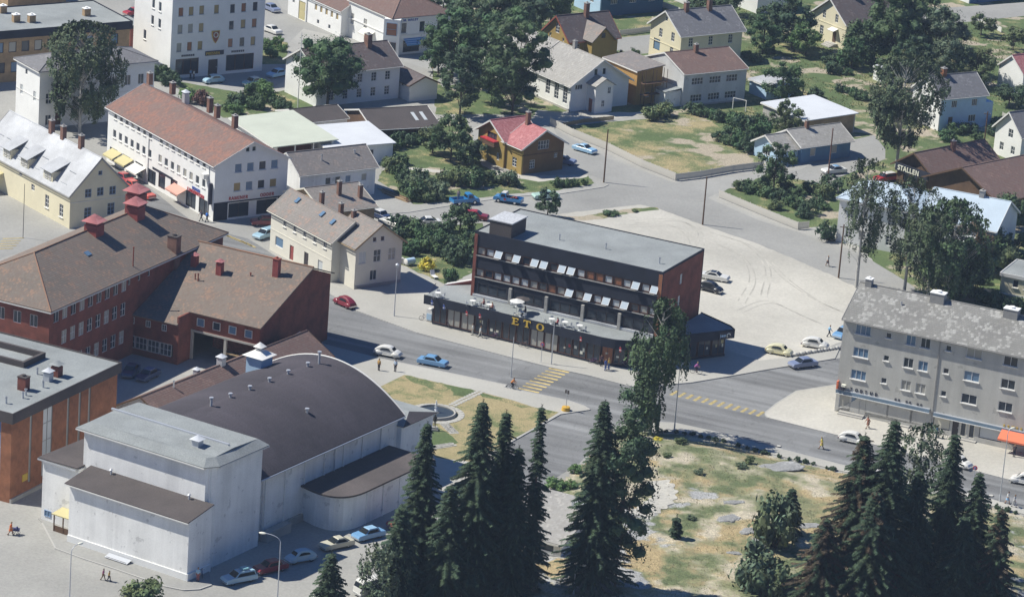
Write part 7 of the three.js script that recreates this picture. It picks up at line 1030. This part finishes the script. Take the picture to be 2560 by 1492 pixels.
pole('tall dark timber pole at the hayfield corner', 13.63,-98.99,9.08, { plain: 1 }); pole('timber pole with sand ring at the gravel lot corner', 29.45,-79.19,8, { plain: 1 }); pole('timber pole standing beside the slim street birch', 49.82,-56.44, 8.6, {}); pole('reddish timber pole with yellow base mark by the bungalow', 51.58,-113.32,8.28, { plain: 1, m: M.chimney }); pole('timber pole beside the pale blue house', 80.27,-137.86,6.74, {}); pole('white flagpole beside the maple house', -39.31,-128.19,14.11, { plain: 1, m: M.trim, r0: .09, r1: .05 }); pole('pale lighting pole by the road at the upper gardens', 79.03,-227.03,6.16, { plain: 1, m: M.paleBlue, r0: .09, r1: .06 }); pole('thin dark wire pole on the left street', -74.28,-45.51, 8.5, { plain: 1, r0: .05, r1: .04, m: M.frameDark });
function lamp(label, x, z, H, arm, deg, o = {}) { const g = thing('street_lamp', label, 'street lamp', x, z, deg, null, o.y ?? parkH(x, z)); mesh('post', merge([cyl(.11, .11, 0, .9, 0, 0, 10), cyl(.075, .05, .9, H, 0, 0, 10)]), M.tin, g); if (arm) { const c = new THREE.QuadraticBezierCurve3(V3(0, H - .02, 0), V3(.1 * arm, H + .75, 0), V3(arm, H + .8, 0)); mesh('arm', new THREE.TubeGeometry(c, 10, .04, 6), M.tin, g); const hd = mesh('lamp_head', ell(arm + .3, H + .78, 0, .45, .12, .2), M.letterWhite, g); mesh('lens', ell(arm + .35, H + .7, 0, .32, .06, .15), M.glassPale, hd); } else { const hd = mesh('lamp_head', merge([cyl(.2, .28, H, H + .35, 0, 0, 10), cyl(.3, .02, H + .35, H + .55, 0, 0, 10)]), M.tin, g); mesh('globe', ell(0, H + .1, 0, .18, .2, .18), M.glassPale, hd); } return g; }
lamp('grey lamp post with bracket beside the cream house gable', -16.82,-21.55,7.48, 0, 0, { y: .12 });
pole('plain grey column in front of the shop windows', 6.2,-5.63,6.49, { plain: 1, m: M.tin, r0: .09, r1: .06 }); pole('pale slim column beside the cyclist at the crosswalk', 0.67,0.87,5.88, { plain: 1, m: M.tin, r0: .08, r1: .05 }); lamp('street lamp with white head behind the weeping birch', 23.1,17.57,8.65, .9, -50, { y: .11 }); lamp('curved street lamp beside the car park by the theatre', -24.57,87.38, 8.2, 1.9, 190, {}); lamp('street lamp at the theatre yard edge', -48.18,91.94, 6.8, 1.1, -50, {}); lamp('street lamp before the orange awning', 65.18,35.08,9.22, .5, -40, { y: .11 }); lamp('park lamp with pale blue head between the spruces', 9.88,80.03, 3.0, .5, 0, {});
function signpost(label, x, z, H, m, o = {}) { const g = thing('road_sign', label, 'sign', x, z, o.deg || -60, null, o.y ?? .12); mesh('post', cyl(.04, .04, 0, H, 0, 0, 8), M.tin, g); const d = new THREE.CylinderGeometry(.32, .32, .04, 20); d.rotateZ(Math.PI / 2); d.translate(.06, H - .2, 0); mesh('plate', d, m, g); const q = new THREE.CylinderGeometry(.2, .2, .05, 20); q.rotateZ(Math.PI / 2); q.translate(.062, H - .2, 0); mesh('symbol', q, o.sym || M.letterBlue, g); return g; }
signpost('round red and blue road sign before the shop', 4.73,-5.88, 2.9, M.letterRed); signpost('round dark red road sign by the park spruces', 62.34,29.05, 2.4, M.letterRed, { y: .01 });
{ const g = thing('planter_sign', 'yellow round traffic base with a small sign at the lawn corner', 'sign', 8.42,12.92, -50, null, .118); mesh('base', merge([cyl(.62, .55, 0, .5, 0, 0, 18)]), mat(.60, .36, .05, .8), g); mesh('post', cyl(.05, .05, .5, 2.9, 0, 0, 8), M.tin, g); mesh('plate', bx(-.03, .03, 2.4, 2.9, -.35, .35), M.frameDark, g); }
// fountain with statue
{
  const [fx, fz] = [-9.05,18.15], g = thing('fountain', 'round stone fountain with a small white water jet', 'fountain', fx, fz, 0, null, .11);
  const ring = (r0, r1, h) => new THREE.LatheGeometry([[r0, 0], [r0, h], [r1, h], [r1, 0]].map(p => new THREE.Vector2(...p)), 48); mesh('basin', ring(2.75, 2.5, .38), M.concrete, g); const wt = new THREE.CylinderGeometry(2.5, 2.5, .2, 48); wt.translate(0, .12, 0); mesh('water', wt, mat(.045, .055, .06, .08), g); const jet = []; for (let i = 0; i < 46; i++) { const a = i * 2.399, t = rnd(), r = .22 * (1 - t) + .04; jet.push(ell(Math.cos(a) * r, .25 + t * 1.6, Math.sin(a) * r, .05, .09, .05)); } jet.push(cyl(.16, .03, .2, 1.5, 0, 0, 8)); const jm = mesh('water_jet', merge(jet), mat(.78, .82, .86, .2), g); jm.userData.kind = 'stuff'; mesh('jet_stone', ell(.1, .2, .1, .45, .2, .4), M.chimneyGrey, g);
  const p = thing('stone_ring_path', 'ring of pale stone slabs round the fountain', 'path', fx, fz, 0, null, .12); p.userData.kind = 'structure'; for (let i = 0; i < 26; i++) { const a = i / 26 * 6.283, s = mesh('slab', bx(-.42, .42, 0, .05, -.4, .4), M.walk, p); s.position.set(Math.cos(a) * 3.45, 0, Math.sin(a) * 3.45); s.rotation.y = -a + .05 * rnd(); }
  const steps = (label, pts) => { const q = thing('stepping_stone_path', label, 'path', pts[0][0], pts[0][1], 0, null, .12); q.userData.kind = 'structure'; const n = 12; for (let i = 0; i < n; i++) { const t = i / (n - 1); for (const s of [-.32, .32]) { const m = mesh('slab', bx(-.3, .3, 0, .045, -.28, .28), M.walk, q), dx = pts[1][0] - pts[0][0], dz = pts[1][1] - pts[0][1], L = Math.hypot(dx, dz); m.position.set(dx * t - dz / L * s + (rnd() - .5) * .1, 0, dz * t + dx / L * s); m.rotation.y = rnd() * .4; } } };
  steps('pale stepping stones from fountain to the street', [[-6.89,14.27], [-3.37,8.03]]); steps('pale stepping stones from fountain to the lower lawn', [[-7.74,21.89], [-6.32,25.1]]); steps('pale stepping stones below the statue', [[-9.08,31.33], [-6.3,29.44]]);
  const s = thing('statue', 'dark bronze standing figure on a pale plinth by the fountain', 'statue', -8.95,24.58, 90, null, .118), bz = mat(.035, .03, .03, .5, { metalness: .5 }); mesh('plinth', merge([bx(-.5, .5, 0, .25, -.5, .5), bx(-.35, .35, .25, .5, -.35, .35)]), M.concrete, s); const f = mesh('figure', personGeo('stand').body, bz, s); f.position.y = .48;
}
// shop terrace: tables, parasol, seated people
{
  const E = (x, z) => { const a = 25.8 * RAD; return [20.86 + x * Math.cos(a) - z * Math.sin(a), -8.51 + x * Math.sin(a) + z * Math.cos(a)]; }; const TG = 'white terrace tables above the shop'; let t0, c0;
  for (const [x, z] of [[-33.07,4.39], [-27.41,4.37], [-24.75,4.16], [-22.16,0.32], [-19.66,4.49], [-14.75,4.67], [-12.64,4.55], [-10.31,4.88]]) {
    const [X, Z] = E(x, Math.min(z, 4.0)); if (!t0) { t0 = thing('terrace_table', 'white round table with chairs on the shop roof terrace', 'table', X, Z, 20, TG, 4.2); mesh('table_top', cyl(.45, .45, .7, .74, 0, 0, 20), M.trim, t0); mesh('pedestal', merge([cyl(.04, .04, 0, .7), cyl(.25, .22, 0, .04, 0, 0, 12)]), M.tin, t0); } else { const c = copy(t0); c.position.set(X, 4.2, Z); c.rotation.y = rnd() * 6; } for (let i = 0; i < 3; i++) { const a = i * 2.1 + rnd(), cx = X + Math.cos(a) * .85, cz = Z + Math.sin(a) * .85; if (!c0) { c0 = thing('terrace_chair', 'small metal chair at a white table on the shop terrace', 'chair', cx, cz, a / RAD, 'chairs at the terrace tables', 4.2); mesh('seat', bx(-.2, .2, .42, .46, -.2, .2), M.tin, c0); mesh('backrest', bx(.17, .21, .46, .85, -.2, .2), M.tin, c0); for (const p of [-.17, .17]) for (const q of [-.17, .17]) mesh('leg', bx(p - .015, p + .015, 0, .42, q - .015, q + .015), M.tin, c0); } else { const c = copy(c0); c.position.set(cx, 4.2, cz); c.rotation.y = -a; } } }
  for (const [x, z, m, lb] of [[-20.39,2.19, M.feltDark, 'dark parasol on the shop terrace'], [-20.56,3.65, M.trim, 'white parasol beside the dark parasol on the terrace']]) { const [X, Z] = E(x, z), g = thing('parasol', lb, 'parasol', X, Z, 0, null, 4.2); mesh('pole', cyl(.03, .03, 0, 2.3), M.tin, g); const q = new THREE.ConeGeometry(1.1, .4, 8, 1, true); q.translate(0, 2.2, 0); const mm = m.clone(); mm.side = THREE.DoubleSide; mesh('canopy', q, mm, g); mesh('base', cyl(.3, .28, 0, .08, 0, 0, 12), M.concrete, g); }
  const sp = (x, z, c, l) => { const [X, Z] = E(x, z); person(l, X, Z, 200, 'sit', c, DK, { y: 4.2 }); }; sp(-25.73,3.71, [.4, .15, .12], 'person in rust top seated at the terrace end table'); sp(-23.92,4.52, [.45, .2, .15], 'person in salmon top seated beside the terrace rim'); sp(-13.43,4.61, [.45, .06, .08], 'person in red top seated above the shop letters'); sp(-19.4,3.04, [.06, .05, .08], 'person in dark clothes seated between terrace tables');
  for (const [u, v, c1, lb] of [[33.24,4.04, M.letterBlue, 'small blue pennant at the far end of the shop fascia'], [31.27,3.77, M.letterBlue, 'small blue and white pennant on the shop fascia'], [27.54,3.62, M.letterRed, 'small red and white pennant above the shop door'], [25.42,3.65, M.letterRed, 'small red pennant right of the shop door'], [9.35,3.73, M.letterRed, 'small red pennant right of the yellow letters'], [3.16,3.56, M.letterRed, 'small red pennant at the rounded shop corner']]) { const [X, Z] = E(-u, 5.0), g = thing('pennant', lb, 'flag', X, Z, 25.8, null, Math.max(2.4, v - .9)); mesh('staff', bar(V3(0, .2, -.2), V3(0, 1.1, .55), .02), M.trim, g); const q = ext(shp([[0, 0], [.08, -.7], [.34, -.62], [.3, 0]]), .02); q.translate(-.15, .95, .45); mesh('cloth', q, c1, g); mesh('cloth_stripe', bx(-.13, .12, .45, .58, .44, .48), M.trim, g); }
  const v = thing('drink_machine', 'pale blue and white vending cabinet at the shop end', 'vending machine', -11.56,-20.51, 26, null, .12); mesh('cabinet', bx(-.45, .45, .1, 1.9, -.4, .4), M.trim, v); mesh('front_panel', bx(-.4, .4, .3, 1.2, .4, .44), M.paleBlue, v); mesh('foot', bx(-.4, .4, 0, .1, -.35, .35), M.frameDark, v);
}
// odds and ends
{
  for (const [lb, x, z, m, r, h] of [['dark oil drum beside the office garden', -17.05,-46.98, M.greyRender, .3, .9], ['second dark oil drum beside the office garden', -16.57,-46.53, M.chimneyGrey, .3, .9]]) { const g = thing('oil_drum', lb, 'barrel', x, z, 0, null, .02); mesh('barrel', cyl(r, r, 0, h, 0, 0, 14), m, g); mesh('hoop', merge([cyl(r + .02, r + .02, h * .33, h * .37, 0, 0, 14), cyl(r + .02, r + .02, h * .64, h * .68, 0, 0, 14)]), M.tin, g); }
  const t = thing('fuel_tank', 'white cylindrical tank lying beside the office garden', 'tank', -15.8,-46.43, -40, null, .02); { const q = new THREE.CylinderGeometry(.5, .5, 1.5, 18); q.rotateZ(Math.PI / 2); q.translate(0, .65, 0); mesh('tank', q, M.paleBlue, t); mesh('leg', bx(-.5, -.4, 0, .3, -.3, .3), M.tin, t); mesh('leg', bx(.4, .5, 0, .3, -.3, .3), M.tin, t); mesh('end_cap', ell(-.75, .65, 0, .1, .48, .48), M.trim, t); }
  const c = thing('garden_chair', 'white garden lounge chair on the office lawn', 'chair', -11.79,-40.93, 60, null, .02); mesh('seat', bx(-.6, .6, .3, .36, -.35, .35), M.trim, c); const bk = mesh('backrest', bx(-.03, .03, 0, .8, -.35, .35), M.trim, c); bk.position.set(-.6, .34, 0); bk.rotation.z = .5; for (const [x, z] of [[-.5, -.3], [.5, -.3], [-.5, .3], [.5, .3]]) mesh('leg', bx(x - .03, x + .03, 0, .3, z - .03, z + .03), M.tin, c);
  const pile = thing('plank_pile', 'weathered stack of planks beside the grey house', 'timber pile', -20.02,-82.09, 44, null, .02); for (let i = 0; i < 16; i++) { const L = rr(3, 7), q = mesh('plank', bx(-L / 2, L / 2, 0, .07, -.1, .1), i % 3 ? M.woodPale : M.wood, pile); q.position.set(rr(-1.5, 1.5), .07 * Math.floor(i / 5), ((i % 5) - 2) * .28); q.rotation.y = rr(-.05, .05); }
  const d = thing('drying_frame', 'bare timber drying frame beside the berry bushes', 'frame', 36.71,-152.04, 32); mesh('post', bx(-.06, .06, 0, 2, -.06, .06), M.trim, d); mesh('post', bx(2.6, 2.72, 0, 2, -.06, .06), M.trim, d); mesh('crossbar', bx(-.06, 2.72, 2, 2.1, -.05, .05), M.trim, d);
  const w = thing('stone_wall', 'low dark stone wall between gravel lot and road', 'wall', 41,-17.35, 0); { const a = [41,-17.35], b = [48.14,-22.36], L = Math.hypot(b[0] - a[0], b[1] - a[1]), n = 16; for (let i = 0; i < n; i++) { const t = (i + .5) / n, q = mesh('stone', ell(0, .25, 0, L / n * .55, .32 * rr(.8, 1.15), .3), i % 2 ? M.chimneyGrey : M.greyRender, w); q.position.set((b[0] - a[0]) * t, 0, (b[1] - a[1]) * t); q.rotation.y = -Math.atan2(b[1] - a[1], b[0] - a[0]); } }
  { const [cx, cz] = [-1.41,-83.03]; for (let i = 0; i < 5; i++) { const q = thing('red_crate', ['red', 'brown'][i % 2] + ' crate in the bed of the blue pickup with white cab roof', 'crate', cx + (i - 2) * .4, cz - (i - 2) * .14, 20, 'crates in the pickup bed', .63); mesh('box', merge([bx(-.18, .18, 0, .3 + .1 * (i % 2), -.45, .45)]), i % 2 ? M.brick : M.letterRed, q); mesh('rim', merge([bx(-.2, .2, .28 + .1 * (i % 2), .33 + .1 * (i % 2), -.47, -.43), bx(-.2, .2, .28 + .1 * (i % 2), .33 + .1 * (i % 2), .43, .47), bx(-.2, -.16, .28 + .1 * (i % 2), .33 + .1 * (i % 2), -.43, .43), bx(.16, .2, .28 + .1 * (i % 2), .33 + .1 * (i % 2), -.43, .43)]), M.wood, q); } }
  for (const [x, z] of pairs([31.51,19.5,37.04,20.54,64.26,33.14,-19.67,15.75]).slice(0, 3)) { const q = thing('manhole_cover', 'round dark manhole cover set in the lower pavement', 'manhole cover', x, z, 0, 'manhole covers of the lower pavement', .112); mesh('lid', cyl(.32, .32, 0, .012, 0, 0, 18), M.greyRender, q); mesh('rim', new THREE.TorusGeometry(.34, .02, 5, 22).rotateX(Math.PI / 2).translate(0, .008, 0), M.frameDark, q); }
}

renderer.render(scene, camera);
